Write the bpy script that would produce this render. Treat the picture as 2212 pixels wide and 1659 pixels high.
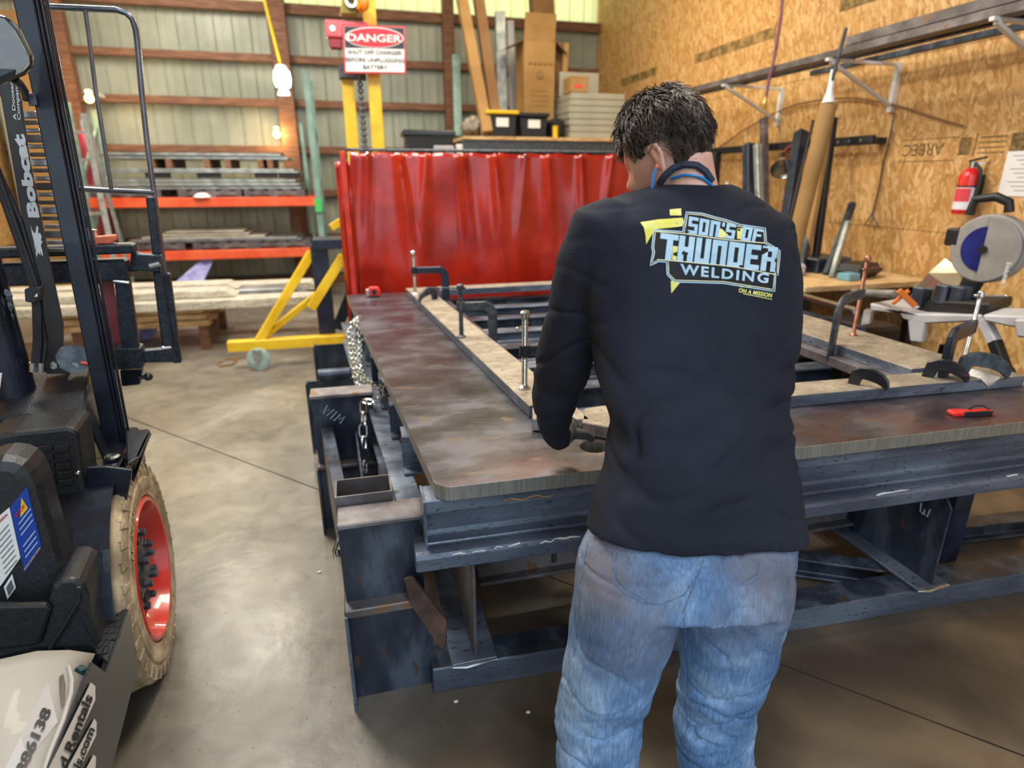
import bpy, bmesh, math, random
from mathutils import Vector, Matrix, noise
from mathutils.bvhtree import BVHTree
V = Vector
PI = math.pi
rnd = random.Random(7)
scene = bpy.context.scene
COL = scene.collection
for o in list(bpy.data.objects):
    bpy.data.objects.remove(o)

# ------------------------------------------------------------------ camera
W_, H_ = 2212.0, 1659.0
FPX = 1300.0
PITCH, YAW, EYE = math.radians(18.9), math.radians(14.5), 1.60
cd = bpy.data.cameras.new('camera')
cd.sensor_width = 36.0
cd.lens = FPX / W_ * 36.0
cd.clip_start = 0.05
cam = bpy.data.objects.new('camera', cd)
COL.objects.link(cam)
cam.location = (0, 0, EYE)
cam.rotation_euler = (PI/2 - PITCH, 0, -YAW)
cd.dof.use_dof = True
cd.dof.focus_distance = 1.55
cd.dof.aperture_fstop = 2.2
scene.camera = cam

# ------------------------------------------------------------------ light
scene.view_settings.view_transform = 'Standard'
scene.view_settings.look = 'None'
scene.view_settings.gamma = 1
scene.view_settings.exposure = -0.08
scene.view_settings.use_curve_mapping = False
world = bpy.data.worlds.new('world')
scene.world = world
world.use_nodes = True
bg = world.node_tree.nodes['Background']
bg.inputs['Color'].default_value = (0.70, 0.86, 1.0, 1)
bg.inputs['Strength'].default_value = 1.9

def area(name, loc, target, sx, sy, power, color, spread=180):
    l = bpy.data.lights.new(name, 'AREA')
    l.shape = 'RECTANGLE'
    l.size, l.size_y = sx, sy
    l.energy = power
    l.color = color
    l.spread = math.radians(spread)
    o = bpy.data.objects.new(name, l)
    COL.objects.link(o)
    o.location = loc
    o.rotation_euler = (V(target) - V(loc)).to_track_quat('-Z', 'Y').to_euler()
    return o

# shop fixtures hung under the roof, then one added fill
area('shop_and_fill_light', (-1.2, 4.0, 4.7), (-1.0, 3.8, 0), 0.5, 2.4, 230, (1.0, 0.95, 0.86))
area('shop_and_fill_light', (1.0, 3.3, 4.7), (1.0, 3.2, 0), 0.5, 2.4, 160, (1.0, 0.93, 0.82))
area('shop_and_fill_light', (2.2, 6.6, 4.7), (2.0, 6.8, 0), 0.5, 2.4, 120, (1.0, 0.86, 0.62))
area('shop_and_fill_light', (-2.0, 7.6, 4.7), (-2.0, 7.9, 0), 0.5, 2.4, 170, (1.0, 0.95, 0.86))
area('shop_and_fill_light', (0.4, -1.4, 4.6), (0.7, 1.2, 0.6), 1.2, 1.2, 80, (0.82, 0.91, 1.0))  # added cool fill behind the camera, no fixture of the shop
pl = bpy.data.lights.new('door_portal', 'AREA')
pl.shape = 'RECTANGLE'; pl.size, pl.size_y = 8.4, 4.6
pl.cycles.is_portal = True
po = bpy.data.objects.new('door_portal', pl)
COL.objects.link(po)
po.location = (-0.3, -3.02, 2.4)
po.rotation_euler = (PI/2, 0, 0)

# ------------------------------------------------------------------ pixel <-> place helpers (photo frame 2212 x 1659)
_F = V((math.sin(YAW)*math.cos(PITCH), math.cos(YAW)*math.cos(PITCH), -math.sin(PITCH)))
_R = V((math.cos(YAW), -math.sin(YAW), 0))
_U = _R.cross(_F)
EYEP = V((0, 0, EYE))
def ray(x, y):
    return _F + _R*((x-1106)/FPX) - _U*((y-829.5)/FPX)
def PZ(x, y, z):
    d = ray(x, y); return EYEP + d*((z-EYE)/d.z)
def PY(x, y, Y):
    d = ray(x, y); return EYEP + d*(Y/d.y)
def PX(x, y, X):
    d = ray(x, y); return EYEP + d*(X/d.x)

# ------------------------------------------------------------------ materials
def lin(h):
    h = h.lstrip('#'); c = [int(h[i:i+2], 16)/255 for i in (0, 2, 4)]
    return tuple((v/12.92 if v <= .04045 else ((v+.055)/1.055)**2.4) for v in c) + (1,)
MATS = {}
def mat(name, c1, c2=None, c3=None, rough=.5, metal=0., scale=6., stretch=(1, 1, 1), detail=4., bump=0., bscale=None,
        lo=.38, hi=.62, spec=.5, emit=None, estr=0, coat=0., alpha=1., trans=0., rvar=0., gen='Object', speck=None, speckscale=120., speckth=.68):
    if name in MATS: return MATS[name]
    m = bpy.data.materials.new(name); m.use_nodes = True
    nt = m.node_tree; N = nt.nodes; L = nt.links
    b = N['Principled BSDF']
    b.inputs['Roughness'].default_value = rough
    b.inputs['Metallic'].default_value = metal
    b.inputs['Specular IOR Level'].default_value = spec
    b.inputs['Coat Weight'].default_value = coat
    b.inputs['Alpha'].default_value = alpha
    b.inputs['Transmission Weight'].default_value = trans
    b.inputs['Base Color'].default_value = lin(c1)
    if emit:
        b.inputs['Emission Color'].default_value = lin(emit); b.inputs['Emission Strength'].default_value = estr
    if c2 or bump or rvar:
        tc = N.new('ShaderNodeTexCoord'); mp = N.new('ShaderNodeMapping')
        mp.inputs['Scale'].default_value = stretch
        L.new(tc.outputs[gen], mp.inputs['Vector'])
        nz = N.new('ShaderNodeTexNoise'); nz.inputs['Scale'].default_value = scale; nz.inputs['Detail'].default_value = detail
        nz.inputs['Roughness'].default_value = .6
        L.new(mp.outputs[0], nz.inputs['Vector'])
        if c2:
            r = N.new('ShaderNodeValToRGB'); e = r.color_ramp.elements
            e[0].position = lo; e[0].color = lin(c1); e[1].position = hi; e[1].color = lin(c2)
            if c3:
                k = e.new((lo+hi)/2); k.color = lin(c3)
            L.new(nz.outputs['Fac'], r.inputs[0])
            out = r.outputs[0]
            if speck:
                n2 = N.new('ShaderNodeTexNoise'); n2.inputs['Scale'].default_value = speckscale; n2.inputs['Detail'].default_value = 2
                L.new(mp.outputs[0], n2.inputs['Vector'])
                r2 = N.new('ShaderNodeValToRGB'); r2.color_ramp.elements[0].position = speckth-.04; r2.color_ramp.elements[1].position = speckth
                L.new(n2.outputs['Fac'], r2.inputs[0])
                mx = N.new('ShaderNodeMix'); mx.data_type = 'RGBA'
                L.new(r2.outputs[0], mx.inputs[0]); L.new(out, mx.inputs[6]); mx.inputs[7].default_value = lin(speck)
                out = mx.outputs[2]
            L.new(out, b.inputs['Base Color'])
        if rvar:
            mr = N.new('ShaderNodeMapRange'); mr.inputs[1].default_value = .3; mr.inputs[2].default_value = .7
            mr.inputs[3].default_value = max(0, rough-rvar); mr.inputs[4].default_value = min(1, rough+rvar)
            L.new(nz.outputs['Fac'], mr.inputs[0]); L.new(mr.outputs[0], b.inputs['Roughness'])
        if bump:
            n3 = nz
            if bscale:
                n3 = N.new('ShaderNodeTexNoise'); n3.inputs['Scale'].default_value = bscale; n3.inputs['Detail'].default_value = 4
                L.new(mp.outputs[0], n3.inputs['Vector'])
            bp = N.new('ShaderNodeBump'); bp.inputs['Strength'].default_value = bump; bp.inputs['Distance'].default_value = .01
            L.new(n3.outputs['Fac'], bp.inputs['Height']); L.new(bp.outputs[0], b.inputs['Normal'])
    MATS[name] = m
    return m

def osb(name, dark=False):
    m = bpy.data.materials.new(name); m.use_nodes = True
    nt = m.node_tree; N = nt.nodes; L = nt.links; b = N['Principled BSDF']
    b.inputs['Roughness'].default_value = .55
    tc = N.new('ShaderNodeTexCoord')
    prev = None
    cols = ['#b98545', '#dba862', '#c99450', '#edc07c']
    for k, (rot, sc) in enumerate([(0.5, (2, 11, 46)), (-0.6, (2, 12, 40)), (1.35, (2, 10, 42)), (-1.2, (2, 13, 50))]):
        nz = N.new('ShaderNodeTexNoise'); nz.inputs['Scale'].default_value = 3.2 + k
        L.new(tc.outputs['Object'], nz.inputs['Vector'])
        ad = N.new('ShaderNodeMix'); ad.data_type = 'VECTOR'; ad.inputs[0].default_value = .05
        L.new(tc.outputs['Object'], ad.inputs[4]); L.new(nz.outputs['Color'], ad.inputs[5])
        m0 = N.new('ShaderNodeMapping'); m0.inputs['Rotation'].default_value = (rot, 0, 0); L.new(ad.outputs[1], m0.inputs['Vector'])
        mp = N.new('ShaderNodeMapping'); mp.inputs['Scale'].default_value = sc
        L.new(m0.outputs[0], mp.inputs['Vector'])
        vo = N.new('ShaderNodeTexVoronoi'); vo.inputs['Scale'].default_value = 1.0
        L.new(mp.outputs[0], vo.inputs['Vector'])
        sp = N.new('ShaderNodeSeparateColor'); L.new(vo.outputs['Color'], sp.inputs[0])
        r = N.new('ShaderNodeValToRGB'); e = r.color_ramp.elements
        e[0].position = .0; e[0].color = lin('#ae8148'); e[1].position = 1; e[1].color = lin('#dfb982')
        q = e.new(.25); q.color = lin('#bd8d4f'); q = e.new(.6); q.color = lin('#cb9d5f')
        L.new(sp.outputs[0], r.inputs[0])
        if prev is None:
            prev = r.outputs[0]
        else:
            mx = N.new('ShaderNodeMix'); mx.data_type = 'RGBA'
            th = N.new('ShaderNodeMath'); th.operation = 'GREATER_THAN'; th.inputs[1].default_value = .55
            L.new(sp.outputs[1], th.inputs[0]); L.new(th.outputs[0], mx.inputs[0])
            L.new(prev, mx.inputs[6]); L.new(r.outputs[0], mx.inputs[7]); prev = mx.outputs[2]
    L.new(prev, b.inputs['Base Color'])
    MATS[name] = m
    return m

def concrete():
    m = bpy.data.materials.new('concrete'); m.use_nodes = True
    nt = m.node_tree; N = nt.nodes; L = nt.links; b = N['Principled BSDF']
    tc = N.new('ShaderNodeTexCoord')
    def nz(s, d=5, dis=0.):
        n = N.new('ShaderNodeTexNoise'); n.inputs['Scale'].default_value = s; n.inputs['Detail'].default_value = d
        n.inputs['Distortion'].default_value = dis
        L.new(tc.outputs['Object'], n.inputs['Vector']); return n.outputs['Fac']
    def ramp(src, *st):
        r = N.new('ShaderNodeValToRGB'); e = r.color_ramp.elements
        e[0].position, e[0].color = st[0][0], lin(st[0][1]); e[1].position, e[1].color = st[-1][0], lin(st[-1][1])
        for p, c in st[1:-1]:
            k = e.new(p); k.color = lin(c)
        L.new(src, r.inputs[0]); return r.outputs[0]
    def mix(f, a, c, mode='MIX'):
        x = N.new('ShaderNodeMix'); x.data_type = 'RGBA'; x.blend_type = mode
        if isinstance(f, float): x.inputs[0].default_value = f
        else: L.new(f, x.inputs[0])
        L.new(a, x.inputs[6]); L.new(c, x.inputs[7]); return x.outputs[2]
    base = ramp(nz(.9, 6, .6), (.3, '#6a645a'), (.5, '#8b8478'), (.7, '#aaa396'))
    fine = ramp(nz(6, 9, 1.2), (.32, '#7c7a76'), (.68, '#e6e4de'))
    c = mix(.55, base, fine, 'MULTIPLY')
    sp = ramp(nz(60, 3), (.66, '#000000'), (.72, '#ffffff'))
    dk = ramp(nz(40, 3), (.2, '#5b5248'), (.8, '#5b5248'))
    c = mix(sp, c, dk)
    # brown stained finish on the bench side, deepened to paint in floor shadow
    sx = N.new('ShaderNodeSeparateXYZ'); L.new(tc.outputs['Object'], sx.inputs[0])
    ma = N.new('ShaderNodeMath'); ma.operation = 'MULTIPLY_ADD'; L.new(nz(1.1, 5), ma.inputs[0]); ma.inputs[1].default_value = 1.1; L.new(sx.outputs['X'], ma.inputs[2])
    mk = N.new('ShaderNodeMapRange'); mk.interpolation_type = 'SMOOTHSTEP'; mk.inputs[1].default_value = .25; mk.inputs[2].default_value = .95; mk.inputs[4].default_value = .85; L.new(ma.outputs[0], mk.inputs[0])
    stain_shade = ramp(nz(2.2, 6, .5), (.3, '#3c332c'), (.5, '#54473b'), (.74, '#7d6a50'))
    c = mix(mk.outputs[0], c, stain_shade)
    L.new(c, b.inputs['Base Color'])
    rr = N.new('ShaderNodeMapRange'); rr.inputs[1].default_value = .3; rr.inputs[2].default_value = .7
    rr.inputs[3].default_value = .2; rr.inputs[4].default_value = .5
    L.new(nz(1.7, 5), rr.inputs[0]); L.new(rr.outputs[0], b.inputs['Roughness'])
    bp = N.new('ShaderNodeBump'); bp.inputs['Strength'].default_value = .12; bp.inputs['Distance'].default_value = .01
    L.new(nz(25, 6), bp.inputs['Height']); L.new(bp.outputs[0], b.inputs['Normal'])
    MATS['concrete'] = m
    return m

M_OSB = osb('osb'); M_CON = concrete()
M_STEEL = mat('mill_steel', '#525b69', '#7f8a98', '#66707e', rough=.42, metal=.45, scale=4, stretch=(.6, 1.5, 3), rvar=.12, bump=.08, bscale=60, speck='#4b4f59', speckscale=28, speckth=.66)
M_STEEL2 = mat('mill_steel_dark', '#2e3542', '#5b6573', '#3c4451', rough=.38, metal=.45, scale=5, detail=7, stretch=(1.6, 1.6, .6), rvar=.12, bump=.08, bscale=50, speck='#5a4a40', speckscale=14, speckth=.70)
M_STEEL3 = mat('scaled_steel', '#4d5563', '#6f7988', '#5d6675', rough=.42, metal=.4, scale=3, stretch=(.6, 1, 2.5), rvar=.12, bump=.10, bscale=70, speck='#434650', speckscale=70, speckth=.67)
M_BROWN = mat('brown_steel', '#5b5453', '#85807f', '#6b6668', rough=.5, metal=.4, scale=5, rvar=.12, bump=.1, bscale=50, speck='#80644c', speckscale=10, speckth=.68)
M_PLATE = mat('plate_steel', '#3e3e44', '#67676f', '#4d4b51', rough=.33, metal=.55, scale=3.5, stretch=(1, 1.8, 1), detail=9, rvar=.14, bump=.03, bscale=30, speck='#70645a', speckscale=9, speckth=.72)
M_CUT = mat('cut_edge', '#84827a', '#9c998f', rough=.45, metal=.5, scale=30, stretch=(5, 5, .4), bump=.12, bscale=140)
M_BAR = mat('flat_bar_top', '#857b6c', '#a69c8a', '#958a79', rough=.55, metal=.2, scale=6, stretch=(2, 3, 2), detail=7, speck='#7d6c5a', speckscale=18, speckth=.66)
M_BARE = mat('bare_steel', '#b9bcc0', '#dfe2e6', rough=.28, metal=.95, scale=30, stretch=(1, 8, 1))
M_CHROME = mat('zinc', '#a9adab', '#cdd1cf', rough=.24, metal=1., scale=20)
M_IRON = mat('cast_iron', '#3f4449', '#5c6268', rough=.45, metal=.5, scale=30, bump=.1)
M_BLACKM = mat('black_enamel', '#191b1f', '#26282d', rough=.28, metal=.1, scale=12, coat=.3)
M_NAVY = mat('blue_black_enamel', '#1b2230', '#293247', rough=.35, metal=.15, scale=10)
M_FORK = mat('forklift_paint', '#10141f', '#1d2432', rough=.33, metal=.1, scale=8, coat=.25, bump=.06, bscale=160)
M_FORKT = mat('forklift_texture_paint', '#15181f', '#252a35', rough=.42, metal=.05, scale=180, bump=.35, bscale=220)
M_PLASTIC = mat('black_plastic', '#141517', '#222427', rough=.5, scale=60, bump=.15, bscale=200)
M_RUBBER = mat('black_rubber', '#17181b', '#24262a', rough=.55, scale=20)
M_TIRE = mat('tan_tire', '#85745b', '#c4b08f', '#a28e72', rough=.75, scale=9, detail=6, bump=.25, bscale=40)
M_RED = mat('red_rim', '#c2200f', '#d8301a', rough=.3, scale=6, coat=.4)
M_CURT = mat('red_vinyl', '#86180d', '#aa2615', rough=.2, scale=2.5, coat=.25, spec=.6)
M_YEL = mat('yellow_paint', '#d9ae10', '#ecc62a', rough=.4, scale=5)
M_ORANGE = mat('orange_paint', '#dd4a24', '#f06a3c', rough=.42, scale=3)
M_TEAL = mat('teal_paint', '#6c8c83', '#87a59b', rough=.5, scale=6)
M_GALV = mat('galvanised', '#8f9796', '#b9bfbd', rough=.4, metal=.6, scale=9)
M_SHEET = mat('sheet_steel', '#85888a', '#b9bcbb', rough=.35, metal=.6, scale=4)
M_SIDING = mat('painted_siding', '#8f9481', '#a7ab98', rough=.4, scale=1.2, metal=.05)
M_WOOD = mat('girt_wood', '#6c4833', '#8e6548', '#7a533b', rough=.65, scale=6, stretch=(.7, 6, 6), detail=6, bump=.2)
M_WOODL = mat('pallet_wood', '#b08a58', '#d9bb8a', '#c7a472', rough=.7, scale=6, stretch=(1, 5, 5), detail=6, bump=.2)
M_GREYWOOD = mat('old_board', '#a39c8c', '#cfc8b6', '#b9b2a0', rough=.7, scale=6, stretch=(1, 6, 4), detail=7, bump=.2, speck='#6e6454', speckscale=30, speckth=.66)
M_CARD = mat('cardboard', '#94703f', '#a68350', rough=.8, scale=2)
M_CARDD = mat('cardboard_inner', '#7a5938', '#8c6a46', rough=.85, scale=2)
M_WHITE = mat('white_paint', '#d9d9d4', '#ecece8', rough=.45, scale=3)
M_LABEL = mat('label_white', '#e8e6e2', rough=.5)
M_INK = mat('ink_black', '#15161a', rough=.5)
M_INKOSB = mat('faded_print', '#6f5a32', '#a98750', rough=.7, scale=14, detail=5, lo=.45, hi=.6)
M_GREYPL = mat('grey_plastic', '#a7a6aa', '#bab9bd', rough=.5, scale=4)
M_PANEL = mat('grey_green_panel', '#99988a', '#aba998', rough=.5, scale=2)
M_SIGNRED = mat('sign_red', '#c8202c', rough=.4)
M_SKYL = mat('skylight_sheet', '#fff6c0', rough=.5)
M_REDP = mat('red_plastic', '#d21f1f', '#e03328', rough=.3, scale=5, coat=.3)
M_COPPER = mat('copper_screw', '#8e5c4c', '#b67f6c', rough=.35, metal=.85, scale=20)
M_ORANGEB = mat('salmon_orange', '#e8694a', '#f27d5c', rough=.5, scale=5)
M_BLUEP = mat('blue_cord', '#1d7fc4', rough=.35)
M_SKIN = mat('skin', '#d49f8a', '#e2b39d', rough=.5, scale=12, bump=.04, bscale=80)
M_HAIR = mat('dark_hair', '#1f1813', '#3a2d24', rough=.6, scale=60)
M_GLOVE = mat('dark_glove', '#36373b', '#4c4d52', rough=.75, scale=20, bump=.2, bscale=120)
# translucent corrugated fibreglass
nt = M_SKYL.node_tree
tb = nt.nodes.new('ShaderNodeBsdfTranslucent'); tb.inputs[0].default_value = lin('#fff3a0')
mxs = nt.nodes.new('ShaderNodeMixShader'); mxs.inputs[0].default_value = .8
nt.links.new(nt.nodes['Principled BSDF'].outputs[0], mxs.inputs[1]); nt.links.new(tb.outputs[0], mxs.inputs[2])
nt.links.new(mxs.outputs[0], nt.nodes['Material Output'].inputs[0])

# ------------------------------------------------------------------ object helpers
WM = {}
def tag(o, label=None, cat=None, group=None, kind=None):
    if label: o['label'] = label
    if cat: o['category'] = cat
    if group: o['group'] = group
    if kind: o['kind'] = kind
    return o
def thing(name, label, cat, loc=(0, 0, 0), rz=0., group=None, kind=None):
    o = bpy.data.objects.new(name, None); COL.objects.link(o)
    o.empty_display_size = .1
    o.location = loc; o.rotation_euler = (0, 0, rz)
    WM[o.name] = Matrix.Translation(V(loc)) @ Matrix.Rotation(rz, 4, 'Z')
    return tag(o, label, cat, group, kind)
def copy_tree(o, parent=None):
    c = o.copy(); COL.objects.link(c)
    if parent is not None: c.parent = parent
    for ch in [k for k in bpy.data.objects if k.parent == o]:
        copy_tree(ch, c)
    return c

def frame_of(p0, p1, up=(0, 0, 1)):
    t = (V(p1)-V(p0)).normalized(); u = V(up)
    if abs(t.dot(u)) > .99: u = V((0, 1, 0)) if abs(t.y) < .9 else V((1, 0, 0))
    s = t.cross(u).normalized(); return t, s, s.cross(t).normalized()

class MB:
    def __init__(s): s.v = []; s.f = []; s.mi = []; s.cur = 0
    def add(s, vs, fs, mi=None):
        n = len(s.v); s.v += [V(a) for a in vs]
        s.f += [tuple(i+n for i in f) for f in fs]; s.mi += [s.cur if mi is None else mi]*len(fs); return s
    def box(s, a, b):
        x0, x1 = sorted((a[0], b[0])); y0, y1 = sorted((a[1], b[1])); z0, z1 = sorted((a[2], b[2]))
        return s.add([(x0, y0, z0), (x1, y0, z0), (x1, y1, z0), (x0, y1, z0), (x0, y0, z1), (x1, y0, z1), (x1, y1, z1), (x0, y1, z1)],
                     [(0, 3, 2, 1), (4, 5, 6, 7), (0, 1, 5, 4), (1, 2, 6, 5), (2, 3, 7, 6), (3, 0, 4, 7)])
    def bar(s, p0, p1, w, h, up=(0, 0, 1)):
        t, sd, u = frame_of(p0, p1, up)
        return s.ext([(-w/2, -h/2), (w/2, -h/2), (w/2, h/2), (-w/2, h/2)], p0, p1, up)
    def ext(s, prof, p0, p1, up=(0, 0, 1)):
        """extrude a 2-D profile (side, up) from p0 to p1"""
        t, sd, u = frame_of(p0, p1, up); n = len(prof)
        vs = [V(p0)+sd*a+u*b for a, b in prof]+[V(p1)+sd*a+u*b for a, b in prof]
        fs = [tuple(range(n)), tuple(range(2*n-1, n-1, -1))]+[(i, i+n, (i+1) % n+n, (i+1) % n) for i in range(n)]
        return s.add(vs, fs)
    def prism(s, pts, off):
        """closed polygon of 3-D points extruded by vector off"""
        n = len(pts); off = V(off)
        vs = [V(p) for p in pts]+[V(p)+off for p in pts]
        return s.add(vs, [tuple(range(n)), tuple(range(2*n-1, n-1, -1))]+[(i, i+n, (i+1) % n+n, (i+1) % n) for i in range(n)])
    def tube(s, pts, r, n=8, cap=True, sx=1., sy=1.):
        pts = [V(p) for p in pts]; rs = r if isinstance(r, (list, tuple)) else [r]*len(pts)
        base = len(s.v); prevu = None
        for i, p in enumerate(pts):
            t = (pts[min(i+1, len(pts)-1)]-pts[max(i-1, 0)])
            t = t.normalized() if t.length > 1e-9 else V((0, 0, 1))
            if prevu is None:
                u = V((0, 0, 1)) if abs(t.z) < .9 else V((0, 1, 0))
                u = (u-t*u.dot(t)).normalized()
            else:
                u = (prevu-t*prevu.dot(t)).normalized()
            prevu = u; w = t.cross(u)
            for k in range(n):
                a = 2*PI*k/n
                s.v.append(p+(w*math.cos(a)*sx+u*math.sin(a)*sy)*rs[i])
        fs = []
        for i in range(len(pts)-1):
            for k in range(n):
                a = base+i*n+k; b = base+i*n+(k+1) % n
                fs.append((a, b, b+n, a+n))
        if cap:
            fs.append(tuple(base+k for k in range(n-1, -1, -1))); fs.append(tuple(base+(len(pts)-1)*n+k for k in range(n)))
        s.f += fs; s.mi += [s.cur]*len(fs); return s
    def cyl(s, p0, p1, r, n=16, r1=None):
        return s.tube([p0, p1], [r, r if r1 is None else r1], n)
    def lathe(s, prof, c, axis=(0, 0, 1), n=24, closed=False):
        """prof: (radius, along) pairs"""
        ax = V(axis).normalized(); u = V((0, 0, 1)) if abs(ax.z) < .9 else V((0, 1, 0))
        u = (u-ax*u.dot(ax)).normalized(); w = ax.cross(u); base = len(s.v); m = len(prof)
        for k in range(n):
            a = 2*PI*k/n; d = u*math.cos(a)+w*math.sin(a)
            for r, h in prof: s.v.append(V(c)+d*r+ax*h)
        fs = []
        for k in range(n):
            k2 = (k+1) % n
            for j in range(m if closed else m-1):
                j2 = (j+1) % m
                fs.append((base+k*m+j, base+k2*m+j, base+k2*m+j2, base+k*m+j2))
        s.f += fs; s.mi += [s.cur]*len(fs); return s
    def ball(s, c, r, n=12, m=8, sc=(1, 1, 1)):
        c = V(c)
        rings = []; base = len(s.v)
        for j in range(m+1):
            ph = PI*j/m
            for k in range(n):
                a = 2*PI*k/n
                s.v.append(c+V((math.sin(ph)*math.cos(a)*r*sc[0], math.sin(ph)*math.sin(a)*r*sc[1], math.cos(ph)*r*sc[2])))
        fs = [(base+j*n+k, base+(j+1)*n+k, base+(j+1)*n+(k+1) % n, base+j*n+(k+1) % n) for j in range(m) for k in range(n)]
        s.f += fs; s.mi += [s.cur]*len(fs); return s
    def sweep(s, pts, nrm, w, h, close=False):
        """rect section swept along planar path: w along nrm, h in plane (h may be list)"""
        pts = [V(p) for p in pts]; nrm = V(nrm).normalized(); base = len(s.v); n = len(pts)
        hs = h if isinstance(h, (list, tuple)) else [h]*n
        for i, p in enumerate(pts):
            t = (pts[min(i+1, n-1)]-pts[max(i-1, 0)]).normalized(); q = nrm.cross(t)
            for a, b in ((-1, -1), (1, -1), (1, 1), (-1, 1)):
                s.v.append(p+nrm*(a*w/2)+q*(b*hs[i]/2))
        fs = [(base, base+3, base+2, base+1), tuple(base+(n-1)*4+k for k in range(4))]
        for i in range(n-1):
            for k in range(4):
                a = base+i*4+k; b = base+i*4+(k+1) % 4
                fs.append((a, b, b+4, a+4))
        s.f += fs; s.mi += [s.cur]*len(fs); return s
    def loft(s, rings, cap=True):
        base = len(s.v); n = len(rings[0])
        for r in rings: s.v += [V(p) for p in r]
        fs = []
        for i in range(len(rings)-1):
            for k in range(n):
                a = base+i*n+k; b = base+i*n+(k+1) % n
                fs.append((a, b, b+n, a+n))
        if cap:
            fs.append(tuple(base+k for k in range(n-1, -1, -1))); fs.append(tuple(base+(len(rings)-1)*n+k for k in range(n)))
        s.f += fs; s.mi += [s.cur]*len(fs); return s
    def build(s, name, m, parent=None, world=False, bevel=0., smooth=False, label=None, kind=None, seg=1, fix=True):
        vs = s.v; org = None
        if parent is not None:
            mtx = WM[parent.name]
            if world:
                inv = mtx.inverted(); vs = [inv @ a for a in vs]
        else:
            lo = V([min(a[i] for a in vs) for i in range(3)]); hi = V([max(a[i] for a in vs) for i in range(3)])
            org = V(((lo.x+hi.x)/2, (lo.y+hi.y)/2, lo.z)); vs = [a-org for a in vs]
        me = bpy.data.meshes.new(name)
        me.from_pydata([tuple(a) for a in vs], [], s.f)
        ms = m if isinstance(m, (list, tuple)) else [m]
        for k in ms: me.materials.append(k)
        if len(ms) > 1: me.polygons.foreach_set('material_index', s.mi)
        if fix:
            bm = bmesh.new(); bm.from_mesh(me); bmesh.ops.recalc_face_normals(bm, faces=bm.faces); bm.to_mesh(me); bm.free()
        o = bpy.data.objects.new(name, me); COL.objects.link(o)
        if org is not None:
            o.location = org; WM[o.name] = Matrix.Translation(org)
        else:
            o.parent = parent; WM[o.name] = WM[parent.name].copy()
        if smooth:
            me.polygons.foreach_set('use_smooth', [True]*len(me.polygons))
            try: me.set_sharp_from_angle(angle=math.radians(40))
            except Exception: pass
        if bevel:
            b = o.modifiers.new('bevel', 'BEVEL'); b.width = bevel; b.segments = seg; b.limit_method = 'ANGLE'; b.angle_limit = math.radians(35)
        if label: o['label'] = label
        if kind: o['kind'] = kind
        return o

def text_geo(txt, bold=0., spacing=1.):
    """returns (verts2d, faces, width, height) for a string, cap height normalised to 1"""
    c = bpy.data.curves.new('t', 'FONT'); c.body = txt; c.size = 1; c.offset = bold; c.space_character = spacing
    c.resolution_u = 3
    o = bpy.data.objects.new('t', c); COL.objects.link(o)
    bpy.context.view_layer.update()
    dg = bpy.context.evaluated_depsgraph_get()
    me = bpy.data.meshes.new_from_object(o.evaluated_get(dg))
    vs = [(v.co.x, v.co.y) for v in me.vertices]; fs = [tuple(p.vertices) for p in me.polygons]
    bpy.data.objects.remove(o); bpy.data.curves.remove(c); bpy.data.meshes.remove(me)
    x0 = min(v[0] for v in vs); x1 = max(v[0] for v in vs); y1 = .73; y0 = 0
    return [((a-x0)/y1, b/y1) for a, b in vs], fs, (x1-x0)/y1
def put_text(mb, txt, org, right, up, height, width=None, bold=0., spacing=1., center=False, shear=0.):
    vs, fs, w = text_geo(txt, bold, spacing); right = V(right).normalized(); up = V(up).normalized()
    sx = height if width is None else width/w
    ox = -w*sx/2 if center else 0
    mb.add([V(org)+right*(a*sx+ox+shear*b*height)+up*(b*height) for a, b in vs], fs); return w*sx

def IB(h, w, tf=.012, tw=.009):   # I-beam profile centred on side axis, bottom at 0
    a, b = w/2, tw/2
    return [(-a, 0), (a, 0), (a, tf), (b, tf), (b, h-tf), (a, h-tf), (a, h), (-a, h), (-a, h-tf), (-b, h-tf), (-b, tf), (-a, tf)]
def CH(h, w, t=.009, s=1):     # channel, web on side 0, flanges toward s
    return [(0, 0), (s*w, 0), (s*w, t), (s*t, t), (s*t, h-t), (s*w, h-t), (s*w, h), (0, h)]
def RT(w, h, t=.005):
    return [(-w/2, 0), (w/2, 0), (w/2, h), (-w/2, h)]
# ================================================================== SETTING
YW = 10.3      # far wall
XR, XL = 4.1, -4.5
CEIL = 5.3
def struct(name, label=None):
    o = thing(name, label, None, kind='structure'); return o

# floor: sub-slab plus two poured slabs that meet at a sawn diagonal joint
floor = struct('floor')
MB().box((XL-.3, -3.2, -.2), (XR+.3, YW+.2, -.03)).build('slab_base', M_INK, floor)
ja, jb = V((-6.6, 9.75, 0)), V((6.6, -4.2, 0))
jd = (V((1.79, .91, 0))-V((-1.63, 4.51, 0))).normalized(); jp = V((-.2, 2.98, 0)); g = .004
A = jp-jd*11; B = jp+jd*11; nrm = V((-jd.y, jd.x, 0))
def clip(poly, p, n):
    out = []
    for i in range(len(poly)):
        a, b = V(poly[i]), V(poly[(i+1) % len(poly)]); da, db = (a-p).dot(n), (b-p).dot(n)
        if da >= 0: out.append(a)
        if da*db < 0: out.append(a+(b-a)*(da/(da-db)))
    return out
rect = [(XL-.2, -3.1, 0), (XR+.2, -3.1, 0), (XR+.2, YW+.1, 0), (XL-.2, YW+.1, 0)]
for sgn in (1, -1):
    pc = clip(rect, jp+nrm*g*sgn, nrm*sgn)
    MB().prism(pc, (0, 0, -.03)).build('slab', M_CON, floor)
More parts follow.
